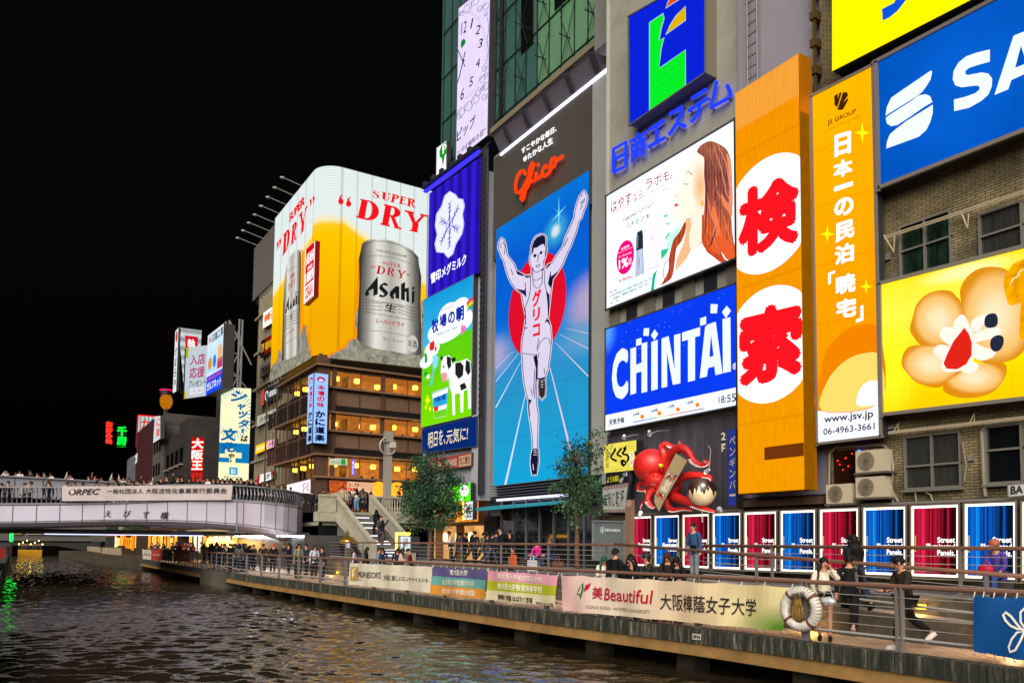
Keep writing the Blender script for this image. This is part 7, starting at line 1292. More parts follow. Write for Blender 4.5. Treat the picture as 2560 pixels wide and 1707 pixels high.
for c, b in zip('シャッターは文化や!', ((.32, .88, .03, .15), (.55, .85, .17, .24), (.6, .92, .25, .33), (.6, .97, .34, .43), (.72, .8, .44, .49), (.7, .95, .51, .58), (.04, .6, .44, .58), (.06, .6, .59, .7), (.3, .52, .71, .77), (.36, .44, .78, .81))): a.text(c, sub(bx.q, *b), BL_ if c not in 'はや!' else E('#2a241c', .6), 3, .05, .2)
a.done('brush_lettering', bx.root)
fb = thing('apartment_block', 'dim brown block behind the cream and blue sign, with a roof lattice frame', 'building', (24, 108, 0)); slab('wall', fb, [D('#2e2a26', .7, var=.3, scale=.5)], [((17.0, 102.5, 0), (40, 118, 15.5)), ((17.5, 104, 15.5), (30, 110, 17))])
for k in range(4):
    for j in range(3):
        m2 = MB(); y = 103.5+k*3.4; z = 4.6+j*3.5; m2.box((16.93, y, z), (16.99, y+2.0, z+1.7)); m2.build('window', GLASSD if (k*2+j) % 5 else E('#a07a40', .5), fb); m2 = MB(); m2.box((16.6, y-.3, z-.5), (16.99, y+2.4, z-.35)); m2.build('balcony_slab', FIN, fb)
mb = MB(); LAT = [PY(104).hit(*p) for p in A1(1895, 180, 1925, 170, 2010, 160, 2035, 165, 2110, 545)]; zb = 15.5
for p in LAT[:4]: mb.bar((p.x, p.y, zb), p, .2, .2)
for f0, f1 in ((.1, .3), (.3, .5), (.5, .7), (.7, .9)):
    for p, q_ in ((LAT[1], LAT[2]), (LAT[0], LAT[1]), (LAT[2], LAT[3])): a0 = Vector((p.x, p.y, zb)).lerp(p, f0); b0 = Vector((q_.x, q_.y, zb)).lerp(q_, f1); mb.bar(a0, b0, .12, .12); mb.bar(a0, Vector((q_.x, q_.y, zb)).lerp(q_, f0), .1, .1)
mb.bar(LAT[1], LAT[4], .15, .15); mb.bar(Vector((LAT[1].x, 104, 24)), Vector((LAT[4].x, 104, 21)), .12, .12); mb.build('roof_frame', D('#8a8a88', .5, .4), fb)
fsign('slim tall billboard with a pale sky picture and a blue foot, facing the canal', A1(1745, 300, 1878, 196, 1860, 738, 1728, 802), PX(18.2), LED('#e8f0fa', 1.05, ramp=[(0, '#1a48d8'), (.3, '#2050e0'), (.31, '#f4e8f0'), (.36, '#a8d8f4'), (1, '#dcecf8')]), 1, [('t', 'AI', (.05, .25, .02, .15), '#c02040'), ('t', '店舗工事', (.3, .98, .03, .17), '#2a2a30'), ('e', (.2, .5, .12, .1), '#e08a20'), ('e', (.5, .5, .1, .1), '#4a70d0'), ('e', (.82, .42, .15, .14), '#f0b080'), ('f', (.68, .98, .5, .66), '#c83060'), ('t', '日本最大級の店舗物件', (.03, .97, .72, .77), '#e0408a'), ('t', 'ガルフネット', (.05, .95, .8, .94), '#f4f6ff', 1.2)], 1.2, 'billboard', 'billboard')
fsign('pale billboard with large magenta characters and mustard corners', A1(1562, 399, 1746, 378, 1728, 803, 1546, 828), PY(112), '#ccd8e0', .85, [('f', (0, .12, 0, .2), '#a8b010'), ('f', (0, .1, .85, 1), '#d8c010'), ('t', '入店', (.2, .9, .15, .36), '#a81a6a'), ('t', '応援', (.2, .9, .4, .62), '#a81a6a'), ('t', 'プレゼント', (.18, .98, .66, .78), '#26262c'), ('f', (.25, .88, .82, .93), '#e8e8f0'), ('t', 'いちごなび', (.3, .85, .84, .91), '#8a3a6a')], 1.0, 'billboard', 'billboard')
ts = fsign('white striped tower sign topped by a red square crest', A1(1500, 230, 1694, 255, 1660, 770, 1545, 765), PY(120), LED('#e8f0f4', 1.05, 22, 7, .55), 1, [('f', (.25, .85, .07, .3), '#d01828'), ('t', '熱', (.35, .75, .1, .26), '#f4f4f4', 1.1), ('e', (.3, .5, .2, .06), '#8a949c'), ('e', (.4, .72, .2, .06), '#8a949c')], 3.0, 'tower_sign', 'sign')
fsign('narrow white side face of the striped tower sign with dark characters', A1(1472, 262, 1498, 232, 1478, 765, 1450, 782), PX(ts.P[0].x-.2), '#e4ecf0', 1.0, [('v', 'ずぼらや', (.2, .8, .3, .95), '#26262c'), ('e', (.5, .12, .3, .1), '#d01828')], .3, 'tower_sign', 'sign')
wt = thing('low_building', 'maroon and grey buildings block with small windows under the pale billboards', 'building', (20, 120, 0))
slab('wall', wt, [D('#3c1418', .7, var=.2, scale=.5), D('#545049', .7, var=.2, scale=.5), D('#46423c', .7)], [((16.6, 127, 0), (34, 146, 19.8)), ((16.7, 118.2, 0), (34, 126.9, 18.0), 1), ((16.9, 118.15, 18), (30, 124, 19.5), 2)])
for k in range(3):
    for j in range(4): mb = MB(); y = 119.5+k*2.5; z = 4.5+j*3.3; mb.box((16.62, y, z), (16.69, y+1.3, z+1.6)); mb.build('window', GLASSD, wt)
s = Sign('neon_sign', 'red neon framed vertical sign with three white characters above the bridge crowd', 'sign', A1(1605, 1150, 1716, 1150, 1700, 1525, 1600, 1525), PY(98), LED('#a81410', .9, blot=.3, bs=6), .6, .0); a = s.art(base=.04, step=.03); q = sub(s.q, .04, .96, .01, .72); a.vtext('大阪王', q, E('#ff2010', 6), 1, .09, .06); a.vtext('大阪王', q, E('#ffe8e0', 1.3), 3, .03, .12); h = homog(s.q)
for k in range(9): c = happ(h, .2+.3*(k % 3), .05+.07*(k//3)); a.line([(c[0]+2.6*math.cos(i), c[1]+2.6*math.sin(i)) for i in range(7)], .9, E('#ff4028', 1.3), 2)
a.done('lettering', s.root)
fsign('white sign with a bright red frame and red characters far down the canal', A1(1157, 960, 1320, 972, 1300, 1240, 1142, 1230), PY(150), LED('#c8e4e4', .95, 5, 0, .6), 1, [('f', (0, 1, 0, .04), '#ff2020'), ('f', (0, 1, .96, 1), '#ff2020'), ('f', (0, .06, 0, 1), '#ff2020'), ('t', 'か', (.2, .75, .1, .45), '#e01818', 1.1), ('t', '道', (.2, .75, .52, .92), '#e01818', 1.1)], 1.2, 'shop_sign')
fsign('partly hidden red and white sign behind the amber globe', A1(1300, 978, 1345, 970, 1345, 1160, 1285, 1200), PX(15.8), '#d8e4e0', .9, [('t', 'に', (.3, .95, .1, .5), '#e01818', 1.1), ('t', '楽', (.3, .95, .55, .9), '#e01818', 1.1)], .5, 'shop_sign')
for lb, ch, q, cl in (('red neon vertical characters farthest down the canal', 'お好み焼', A1(890, 1015, 948, 1020, 940, 1210, 885, 1200), '#ff1c10'), ('green neon characters beside the red neon ones', '千房', A1(985, 1055, 1065, 1060, 1060, 1220, 980, 1215), '#00d020')):
    t = thing('neon_sign', lb, 'sign', tuple(PY(185).hit(*q[3]))); a = Art(PY(185), base=.1); a.vtext(ch, q, E(cl, 5), 1, .035, .08)
    if ch == '千房': a.text('CHIBO', A1(982, 1222, 1058, 1225, 1056, 1236, 980, 1233), E(cl, 1), 1, .02)
    a.done('lettering', t); mb = MB(); p = [PY(185.4).hit(*v) for v in q]; mb.prism(p, (0, .5, 0)); mb.build('housing', D('#0c0e0c', .6), t)
c = PY(140).hit(*A1(1395, 850)[0]); t = thing('amber_globe', 'amber globe standing in for a lit rooftop figure head, with a dark pink rimmed cap', 'lamp', tuple(c)); mb = MB(); mb.ball(c, (1.0, .95, 1.35), 16, 12); mb.build('globe', LED('#e88c14', 1.0, 3, 3, .5, .4, bs=8, sample=False), t, smooth=True); mb = MB(); mb.lathe(c+_z*.95, [(1.02, 0), (1.0, .8), (.1, 1.0)], 16); mb.build('cap', D('#2a1020', .5), t); mb = MB(); mb.tube([c+_z*1.8+Vector((1.0*math.cos(a_), 1.0*math.sin(a_), 0)) for a_ in [2*math.pi*k/20 for k in range(21)]], .12, 5); mb.build('cap_rim', E('#e0205a', 1.2), t); mb = MB(); mb.tube([(c.x, c.y, 0), c-_z*1.3], [.5, .4], 7); mb.build('post', D('#3a2a1c', .7), t)  # globe stands in for a lit figure head on the roof
for nm, lb, x0, x1, y0, y1, zt, col in (('low_building', 'low beige far building with a white lit side sign', 17.0, 30, 155, 172, 12.5, '#8a8470'), ('low_building', 'grey far building behind the red framed sign', 16.2, 30, 147, 154.5, 16, '#5a6064'), ('low_building', 'darkest low building at the end of the canal row', 15.5, 34, 175, 215, 9.5, '#2a2a2c')):
    t = thing(nm, lb, 'building', ((x0+x1)/2, (y0+y1)/2, 0)); slab('wall', t, [D(col, .7, var=.2, scale=.4)], [((x0, y0, -1), (x1, y1, zt))])
    for k in range(3):
        for j in range(2): mb = MB(); y = y0+1.5+k*(y1-y0)/3.4; z = 4.5+j*3.4; mb.box((x0-.06, y, z), (x0-.005, y+1.7, z+1.5)); mb.build('window', GLASSD if (k+j) % 3 else E('#c89a50', .5), t)
fsign('white lit vertical sign on the low beige far building', A1(1110, 1330, 1155, 1280, 1150, 1360, 1108, 1395), PX(16.6), '#e8ece4', 1.0, [('t', '寿', (.2, .8, .2, .8), '#3a3a34')], .4)
# far crossing bridge, shops and trees seen beneath the near bridge
f2 = thing('road_bridge', 'low dark far bridge hung with faded banners, seen under the near bridge', 'bridge', (4, 182, 2)); slab('deck', f2, [D('#5a5650', .7, var=.2, scale=.4)], [((-30, 180, 1.6), (24, 188, 3.6)), ((-30, 179.8, 3.3), (24, 180, 4.6))])
for lb, q, c in (('faded yellow banner on the far bridge', A2(80, 572, 165, 574, 163, 603, 78, 602), '#b89a30'), ('white banner on the far bridge', A2(190, 573, 365, 576, 362, 604, 188, 603), '#a8a09c'), ('pale pink banner on the far bridge', A2(376, 576, 645, 580, 642, 608, 374, 606), '#a89298')):
    t = thing('banner', lb, 'banner', tuple(PY(179.6).hit(*q[3]))); mb = MB(); mb.prism([PY(179.6).hit(*p) for p in q], (0, .05, 0)); mb.build('cloth', D(c, .6, var=.1, scale=1), t)
def shop(label, x0, x1, yt, yb, X, cols, awn=None):
    q = A2(x0, yt, x1, yt, x1, yb, x0, yb); P = [PX(X).hit(*p) for p in q]; y0, y1 = min(p.y for p in P), max(p.y for p in P); t = thing('street_shop', label, 'shop', (X, (y0+y1)/2, 0)); mb = MB(); mb.box((X, y0, 0), (X+3, y1, 3.4)); mb.build('wall', D('#3a2a1c', .7), t)
    n = max(2, int((y1-y0)/2.4)); rs = random.Random(x0)
    for k in range(n):
        ya_ = y0+(y1-y0)*k/n; yb_ = y0+(y1-y0)*(k+rs.uniform(.35, .8))/n; mb = MB(); mb.box((X-.08, ya_, .5+rs.random()*.6), (X-.01, yb_, 2.2+rs.random()*.5)); mb.build('lit_window', LED(rs.choice(cols), 1.3, blot=.5, bs=1.5), t)
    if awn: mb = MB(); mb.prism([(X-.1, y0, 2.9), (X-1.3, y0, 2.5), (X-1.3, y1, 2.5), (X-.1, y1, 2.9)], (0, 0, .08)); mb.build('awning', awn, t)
OAW = LED('#f07a18', .9, blot=.3)  # awnings are no lamps; a glow is put into their colour
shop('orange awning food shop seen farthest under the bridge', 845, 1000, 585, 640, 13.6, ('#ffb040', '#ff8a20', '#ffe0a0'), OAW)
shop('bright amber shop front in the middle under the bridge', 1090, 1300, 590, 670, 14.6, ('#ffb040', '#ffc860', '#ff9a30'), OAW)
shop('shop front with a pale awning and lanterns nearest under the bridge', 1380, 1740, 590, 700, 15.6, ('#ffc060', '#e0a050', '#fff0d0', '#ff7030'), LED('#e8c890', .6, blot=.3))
for k, (x, y) in enumerate(((1548, 665), (1632, 680), (1692, 690))):
    c = PX(14.6).hit(*A2(x, y)[0]); t = thing('paper_lantern', ('leftmost', 'middle', 'rightmost')[k]+' glowing paper lantern by the shop nearest under the bridge', 'lantern', tuple(c), 'paper lanterns under the bridge'); mb = MB(); mb.lathe(c, [(.1, .5), (.3, .4), (.36, 0), (.3, -.4), (.1, -.5)], 10); mb.build('shade', E('#ffc050', 6.0, True), t, smooth=True); mb = MB(); mb.tube([c+_z*.5, c+_z*1.1], .02, 4); mb.build('cord', D('#222222', .6), t)
c = PZ(0).hit(*A2(870, 700)[0]); rs = random.Random(4); t = thing('light_tree', 'small tree wrapped in blue lights on the far quay', 'tree', tuple(c)); mb = MB(); mb.tube([c, c+_z*7], [.2, .05], 6); mb.build('trunk', D('#2a2420', .8), t); mb = MB()
for k in range(110): z = rs.random()*6.5; r_ = 2.4*(1-z/7.5); a_ = rs.random()*6.28; mb.ball(c+Vector((r_*math.cos(a_)*rs.random(), r_*math.sin(a_)*rs.random(), .6+z)), .12, 5, 3)
mb.build('string_light_garland', E('#4a8aff', 4), t)
tree('dark low tree on the quay just past the bridge', tuple(PZ(0).hit(*A2(985, 735)[0])), 4.6, 1.4, (2.6, 3.0, 1.7), 60, 40, 12, 0, (.12, .22))
for lb, q in (('beige banner on the far quay, left one', A2(640, 690, 735, 695, 735, 738, 640, 722)), ('beige banner on the far quay, right one', A2(745, 698, 888, 702, 888, 758, 745, 742))):
    a_, b_ = PZ(.9).hit(*q[0]), PZ(.9).hit(*q[1]); t = thing('banner', lb, 'banner', tuple(a_)); mb = MB(); Y_ = Pl((a_+b_)/2, (-.95, -.3, 0)); mb.prism([Y_.hit(*p) for p in q], (.05, 0, 0)); mb.build('cloth', D('#8a7c64', .6, var=.2, scale=2), t)
# tour boat and the left bank
bt_ = thing('tour_boat', 'yellow open tour boat with passengers on the canal under the bridge', 'boat', (2.3, 128, WZ)); cpt = PZ(WZ).hit(*A2(222, 760)[0]); bw_ = (PZ(WZ).hit(*A2(318, 760)[0])-PZ(WZ).hit(*A2(125, 760)[0])).length/2; bd = (PZ(WZ).hit(*A2(318, 760)[0])-cpt).normalized(); nd = Vector((-bd.y, bd.x, 0)); hull = []
for u, v in ((-1, 0), (-.9, -.6), (.9, -.6), (1, 0), (.9, 1.2), (-.9, 1.2)): hull.append(cpt+bd*bw_*u*.95+nd*v*2)
mb = MB(); mb.prism(hull, (0, 0, .9)); mb.prism([p+_z*.9 for p in hull], (0, 0, .12), 1); mb.build('hull', [D('#b07a10', .5), D('#d8a020', .5)], bt_); mb = MB(); rs = random.Random(6)
for k in range(14): p = cpt+bd*bw_*(-.8+1.6*k/13)+nd*rs.uniform(-.4, .9)+_z*1.25; mb.ball(p, (.28, .28, .45), 7, 5); mb.ball(p+_z*.6, (.15, .15, .18), 7, 5, 1)
parts(mb, 'passenger', [D('#1c1a20', .8), D('#8a6a54', .6)], bt_); mb = MB()
for k in range(7): mb.ball(cpt+bd*bw_*(-.9+.3*k)+_z*(2.0+.3*(k % 3)), .09, 6, 4)
parts(mb, 'boat_lamp', E('#ffe060', 14), bt_)
t = thing('green_lamp', 'vertical green light on the left quay edge', 'lamp', tuple(PY(84).hit(*A2(82, 655)[0]))); p = PY(84).hit(*A2(82, 655)[0]); slab('tube', t, [E('#10ff40', 5, True)], [((p.x-.12, 84, p.z), (p.x+.12, 84.2, p.z+1.6))]); slab('post', t, [DK], [((p.x-.06, 84.05, -1), (p.x+.06, 84.15, p.z))])
for lb, q, c in (('red banner at the left picture edge', A2(-40, 700, 35, 702, 35, 768, -40, 800), '#b03034'), ('dark red banner past the first on the left quay', A2(50, 690, 92, 690, 92, 748, 50, 760), '#6a2a28')):
    pl_ = Pl((-.6, 60 if '-40' in str(q) else 84, 0), (.35, -.9, 0)) if q[0][0] < 0 else Pl((-.6, 84, 0), (.5, -.8, 0)); t = thing('banner', lb, 'banner', tuple(pl_.hit(*q[3]))); mb = MB(); mb.prism([pl_.hit(*p) for p in q], (0, .05, 0)); mb.build('cloth', D(c, .6, var=.1, scale=3), t)
# ------------------------------------------------------------------ PEOPLE: one continuous skinned body; hair, clothes, shoes as parts
SKIN = D('#c08a6c', .5, spec=.35); EYEM = D('#120c0a', .3); LIP = D('#9a4a42', .5); CLO = OC('cloth'); HAI = OC('hair', .5)
def skin_mesh(verts, edges, radii, root=0, sub=1):
    me = bpy.data.meshes.new('body'); me.from_pydata(verts, edges, []); o = bpy.data.objects.new('body', me); sc.collection.objects.link(o)
    md = o.modifiers.new('s', 'SKIN'); md.use_smooth_shade = True; md.branch_smoothing = .6
    for i, r in enumerate(radii):
        sv = me.skin_vertices[0].data[i]; sv.radius = r if isinstance(r, tuple) else (r, r); sv.use_root = (i == root)
    if sub: m2 = o.modifiers.new('u', 'SUBSURF'); m2.levels = sub; m2.render_levels = sub
    bpy.context.view_layer.update(); nm = bpy.data.meshes.new_from_object(o.evaluated_get(bpy.context.evaluated_depsgraph_get()))
    V = [v.co.copy() for v in nm.vertices]; F = [list(p.vertices) for p in nm.polygons]
    sc.collection.objects.unlink(o); bpy.data.objects.remove(o); bpy.data.meshes.remove(me); bpy.data.meshes.remove(nm); return V, F
def addmesh(mb, V, F, mi=0):
    b = len(mb.v); mb.v += V
    for f in F: mb.f.append([b+i for i in f]); mb.m.append(mi); mb.uv.append(None)
def dirv(pitch, yaw):  # pitch: 0 down, 90 forward (+y), 180 up; yaw swings it outward (x)
    p, y = R(pitch), R(yaw); return Vector((math.sin(y)*max(.25, abs(math.cos(p))) if abs(pitch) < 170 else math.sin(y), math.sin(p)*math.cos(y), -math.cos(p)))
POSES = {  # lean, (arm L: upper pitch, yaw, fore pitch, yaw), (arm R), (leg L: thigh, shin), (leg R), head (pitch, yaw), seat
 'stand': (2, (4, 10, 14, 6), (0, 10, 10, 6), (2, 0), (-2, -3), (0, 0)),
 'phone': (4, (18, 10, 95, -25), (24, 8, 100, -25), (3, 0), (-3, -5), (24, 0)),
 'photo': (0, (70, 20, 150, -25), (72, 20, 152, -25), (2, 0), (-3, -3), (-4, 0)),
 'lean': (20, (45, 14, 85, -30), (45, 14, 88, -30), (4, 0), (-4, -6), (-6, 18)),
 'armup': (0, (4, 10, 20, 6), (130, 18, 168, -6), (3, 0), (-4, -5), (-8, 10)),
 'walk': (4, (-24, 8, -4, 4), (28, 8, 70, -20), (26, 12), (-20, -44), (2, 0)),
 'walk2': (5, (20, 8, 34, 0), (-22, 8, -8, 4), (-16, -46), (24, 14), (4, -12)),
 'stride': (6, (30, 12, 96, -30), (22, 10, 88, -30), (30, 8), (-28, -58), (14, 30)),
 'sit': (10, (30, 10, 75, -15), (32, 10, 80, -15), (84, 4), (84, 2), (12, 0)),
 'hair_touch': (-2, (62, 62, 165, -40), (8, 14, 40, -30), (4, 0), (-2, -4), (-6, -22)),
}
_BM = {}
def body_meshes(pose, female, bottom, top, hair, h=1.7):
    k = (pose, female, bottom, top, hair)
    if k in _BM: return _BM[k]
    lean, aL, aR, lL, lR, hd = POSES[pose]; f = h/1.7; thigh, shin, sw, hw = .43*f, .42*f, (.165 if female else .19)*f, .085*f
    legs = {}
    for sg, (t, s) in ((-1, lL), (1, lR)): hp = Vector((sg*hw, 0, 0)); kn = hp+dirv(t, sg*2)*thigh; an = kn+dirv(s if pose != 'sit' else s, 0)*shin; legs[sg] = (hp, kn, an)
    hipz = -min(legs[-1][2].z, legs[1][2].z)+.075*f; O = Vector((0, 0, hipz)); rot = Matrix.Rotation(R(-lean), 3, 'X'); U = lambda x, y, z: O+rot @ Vector((x*f, y*f, z*f))
    pel, wst, chs, nkb, nkt = U(0, 0, .02), U(0, 0, .17), U(0, .005, .36), U(0, 0, .49), U(0, .02, .545)
    hr = rot @ Matrix.Rotation(R(-hd[1]), 3, 'Z') @ Matrix.Rotation(R(hd[0]*-1+lean*.7), 3, 'X'); HD = lambda x, y, z: nkt+hr @ Vector((x*f, y*f, z*f))
    V = [pel, wst, chs, nkb, nkt, HD(0, .03, .06), HD(0, .012, .13), HD(0, .0, .185)]; E_ = [(0, 1), (1, 2), (2, 3), (3, 4), (4, 5), (5, 6), (6, 7)]; w_ = .88 if female else 1
    rad = [(.15*w_, .105), (.125*w_, .095), (.15*w_, .105), (.06, .055), .05, (.062, .072), (.076, .09), (.066, .08)]; arms = {}
    for sg, a in ((-1, aL), (1, aR)):
        sh = U(sg*sw/f, 0, .445); el = sh+rot @ dirv(a[0], sg*a[1])*.29*f; wr = el+rot @ dirv(a[2], sg*a[3])*.245*f; pm = wr+(wr-el).normalized()*.085*f; arms[sg] = (sh, el, wr, pm)
        b = len(V); V += [sh, el, wr, pm]; rad += [.055, .04, .028, (.026, .036)]; E_ += [(3, b), (b, b+1), (b+1, b+2), (b+2, b+3)]
    for sg in (-1, 1):
        hp, kn, an = [O+p for p in legs[sg]]; b = len(V); V += [hp, hp.lerp(kn, .4), kn, kn.lerp(an, .35), an]; rad += [(.09, .09), .078, .055, .056, .036]; E_ += [(0, b), (b, b+1), (b+1, b+2), (b+2, b+3), (b+3, b+4)]
    rad = [tuple(x*f for x in r) if isinstance(r, tuple) else r*f for r in rad]
    Vb, Fb = skin_mesh([tuple(p) for p in V], E_, rad, 0, 1); mb = MB(); addmesh(mb, Vb, Fb)
    for x in (-.03, .03): mb.ball(HD(x, .098, .118), (.0125*f, .008*f, .007*f), 6, 4, 1, hr); mb.bar(HD(x-.016, .1, .138), HD(x+.016, .1, .14), .006*f, .006*f, 1)
    mb.bar(HD(0, .092, .125), HD(0, .118, .085), .02*f, .022*f); mb.ball(HD(0, .116, .083), .015*f, 6, 4); mb.ball(HD(0, .1, .052), (.024*f, .01*f, .009*f), 8, 4, 2, hr)
    for sg in (-1, 1): mb.ball(HD(sg*.083, .005, .1), (.012*f, .022*f, .034*f), 6, 5, 0, hr)
    for sg in (-1, 1):                                   # five fingers, unequal and bent
        sh, el, wr, pm = arms[sg]; d = (pm-wr).normalized(); sd = d.cross(Vector((0, 0, 1)) if abs(d.z) < .9 else Vector((0, 1, 0))).normalized(); cu = d.cross(sd)*(1 if (d.cross(sd)).y > 0 else -1)
        for i, (o, l) in enumerate(((-.027, .06), (-.009, .072), (.009, .068), (.026, .052))): p = pm+sd*o*f-d*.01; mb.tube([p, p+(d*.75+cu*.35)*l*.6*f, p+(d*.9+cu*.95)*l*.75*f], [.0095*f, .0085*f, .006*f], 5)
        th = wr+d*.03*f-sd*.03*f; mb.tube([th, th+(d*.6-sd*.6)*.04*f, th+(d-sd*.2+cu*.4)*.06*f], [.011*f, .01*f, .007*f], 5)
    out = {'body': (mb, [SKIN, EYEM, LIP], True)}
    def grow(vs, es, rs, root=0): a, b = skin_mesh([tuple(p) for p in vs], es, rs, root, 1); m = MB(); addmesh(m, a, b); return m
    c = 1.17; hem = U(0, 0, -.06) if top != 'coat' else O+Vector((0, -.01, -.32*f))
    vs = [hem, pel, wst, chs, nkb]; es = [(0, 1), (1, 2), (2, 3), (3, 4)]; rs = [((.165*w_+(.03 if top == 'coat' else 0))*f, (.125+(.03 if top == 'coat' else 0))*f), (.168*w_*f, .125*f), (.15*w_*f, .118*f), (.168*w_*f, .125*f), (.075*f, .07*f)]
    for sg in (-1, 1):
        sh, el, wr, pm = arms[sg]; b = len(vs); cut = wr-(wr-el)*.08 if top != 'tee' else sh.lerp(el, .75); pts = [sh, el, cut] if top != 'tee' else [sh, cut]; rr = [.075*f, .06*f, .047*f] if top != 'tee' else [.072*f, .062*f]; vs += pts; rs += rr; es += [(4, b)]+[(b+i, b+i+1) for i in range(len(pts)-1)]
    out['top' if top != 'coat' else 'coat'] = (grow(vs, es, rs, 1), [CLO], True)
    vs = [pel+Vector((0, 0, .03*f))]; es = []; rs = [(.16*w_*f, .122*f)]
    if bottom == 'skirt':
        vs += [O+Vector((0, .01, -.12*f)), O+Vector((0, .02, -.34*f))]; es = [(0, 1), (1, 2)]; rs += [(.17*f, .14*f), (.19*f, .16*f)]
    else:
        for sg in (-1, 1):
            hp, kn, an = [O+p for p in legs[sg]]; b = len(vs); pts = [hp, hp.lerp(kn, .45), kn, an+(kn-an)*.1] if bottom != 'shorts' else [hp, hp.lerp(kn, .5)]; wd = 1.3 if bottom == 'wide' else 1; rr = [.105*f, .098*f*wd, .075*f*wd, .062*f*wd*1.1] if bottom != 'shorts' else [.105*f, .1*f]; vs += pts; rs += rr; es += [(0, b)]+[(b+i, b+i+1) for i in range(len(pts)-1)]
    out[{'skirt': 'skirt', 'shorts': 'shorts'}.get(bottom, 'trousers')] = (grow(vs, es, rs), [CLO], True)
    m = MB()                                              # hair: thick cap open at the face
    S, Rn = 18, 11; long = hair in ('long', 'bob')
    def hp_(i, j):
        ph = math.pi*.98*(i/Rn)*(.62 if hair in ('short', 'cap', 'bun') else .68); t = 2*math.pi*j/S; front = math.cos(t-math.pi/2); cut = max(0, front-.25)/.75
        ph = min(ph, math.pi*(.62 if not long else .7)-cut*.72); x, y, z = .092*math.sin(ph)*math.cos(t), .112*math.sin(ph)*math.sin(t), .118*math.cos(ph); q = 1+.04*math.sin(j*2.3+i*1.7); return HD(x*q, y*q+.002, .122+z*q)
    G = [[hp_(i, j) for j in range(S)] for i in range(Rn+1)]
    for i in range(Rn):
        for j in range(S): m.poly([G[i][j], G[i+1][j], G[i+1][(j+1) % S], G[i][(j+1) % S]])
    if long:
        L_ = .36 if hair == 'long' else .2
        for j in range(9): t = R(180+22.5*j); p0 = HD(.085*math.cos(t), .1*math.sin(t)*.95, .09); m.tube([p0, p0+Vector((.02*math.cos(t), .03*math.sin(t)-.005, -L_*.5*f)), p0+Vector((.012*math.cos(t+j), -.02, -L_*f))], [.042*f, .044*f, .02*f], 6)
    if hair == 'bun': m.ball(HD(0, -.1, .2), .05*f, 10, 7)
    if hair == 'cap': m.lathe(HD(0, 0, .15), [(.115*f, -.02*f), (.11*f, .05*f), (.07*f, .095*f), (.01, .105*f)], 14); m.prism([HD(-.07, .09, .145), HD(.07, .09, .145), HD(.055, .19, .13), HD(-.055, .19, .13)], (0, 0, .012))
    out['hair' if hair != 'cap' else 'cap'] = (m, [HAI], True)
    for sg in (-1, 1):
        hp, kn, an = [O+p for p in legs[sg]]; sdir = (kn-an).normalized(); fw = Vector((0, 1, 0))-sdir*sdir.y; fw = fw.normalized() if fw.length > .1 else Vector((0, 1, 0)); fw = fw.lerp(Vector((0, 1, 0)), .4).normalized(); m = MB(); b0 = an-Vector((0, 0, .03*f)); m.tube([b0-fw*.075*f-_z*.01, b0-fw*.05*f, b0+fw*.04*f-_z*.008, b0+fw*.12*f-_z*.02, b0+fw*.17*f-_z*.028], [.03*f, .044*f, .046*f, .04*f, .02*f], 8); m.bar(b0-fw*.085*f-_z*.04*f, b0+fw*.175*f-_z*.046*f, .075*f, .018*f); out['shoe%d' % sg] = (m, [CLO], True)
    res = []
    for nm, (m, mats, smo) in out.items():
        o = m.build(nm.rstrip('-1'), mats, None, smo); res.append((nm.split('-')[0].rstrip('1') if nm.startswith('shoe') else nm, o.data)); sc.collection.objects.unlink(o); bpy.data.objects.remove(o)
    _BM[k] = res; return res
def person(label, loc, face, pose='stand', h=1.7, female=False, top='jacket', bottom='trousers', hair='short', ct='#1c1c20', cb='#20222a', ch='#120d0b', cs='#1a1a1a', group=None):
    """face: compass angle in degrees the person looks to, 0 = +Y down the canal, 90 = +X toward the shops"""
    t = thing('person', label, 'person', loc, group); s = h/1.7
    for nm, me in body_meshes(pose, female, bottom, top, hair):
        o = bpy.data.objects.new(nm, me); sc.collection.objects.link(o); o.parent = t
        col = {'top': ct, 'coat': ct, 'trousers': cb, 'skirt': cb, 'shorts': cb, 'hair': ch, 'cap': ch, 'shoe': cs}.get(nm)
        if col: o.color = (*lin(col), 1)
    t.rotation_euler = (0, 0, R(-face)); t.scale = (s, s, s); return t
def gz(p): return p
def on_x(X, x, z): y = PX(X).hit(x, 1300).y; return (X, y, z)
def rampz(y): return .02+.78*(y-1)/17.6
rs = random.Random(21)
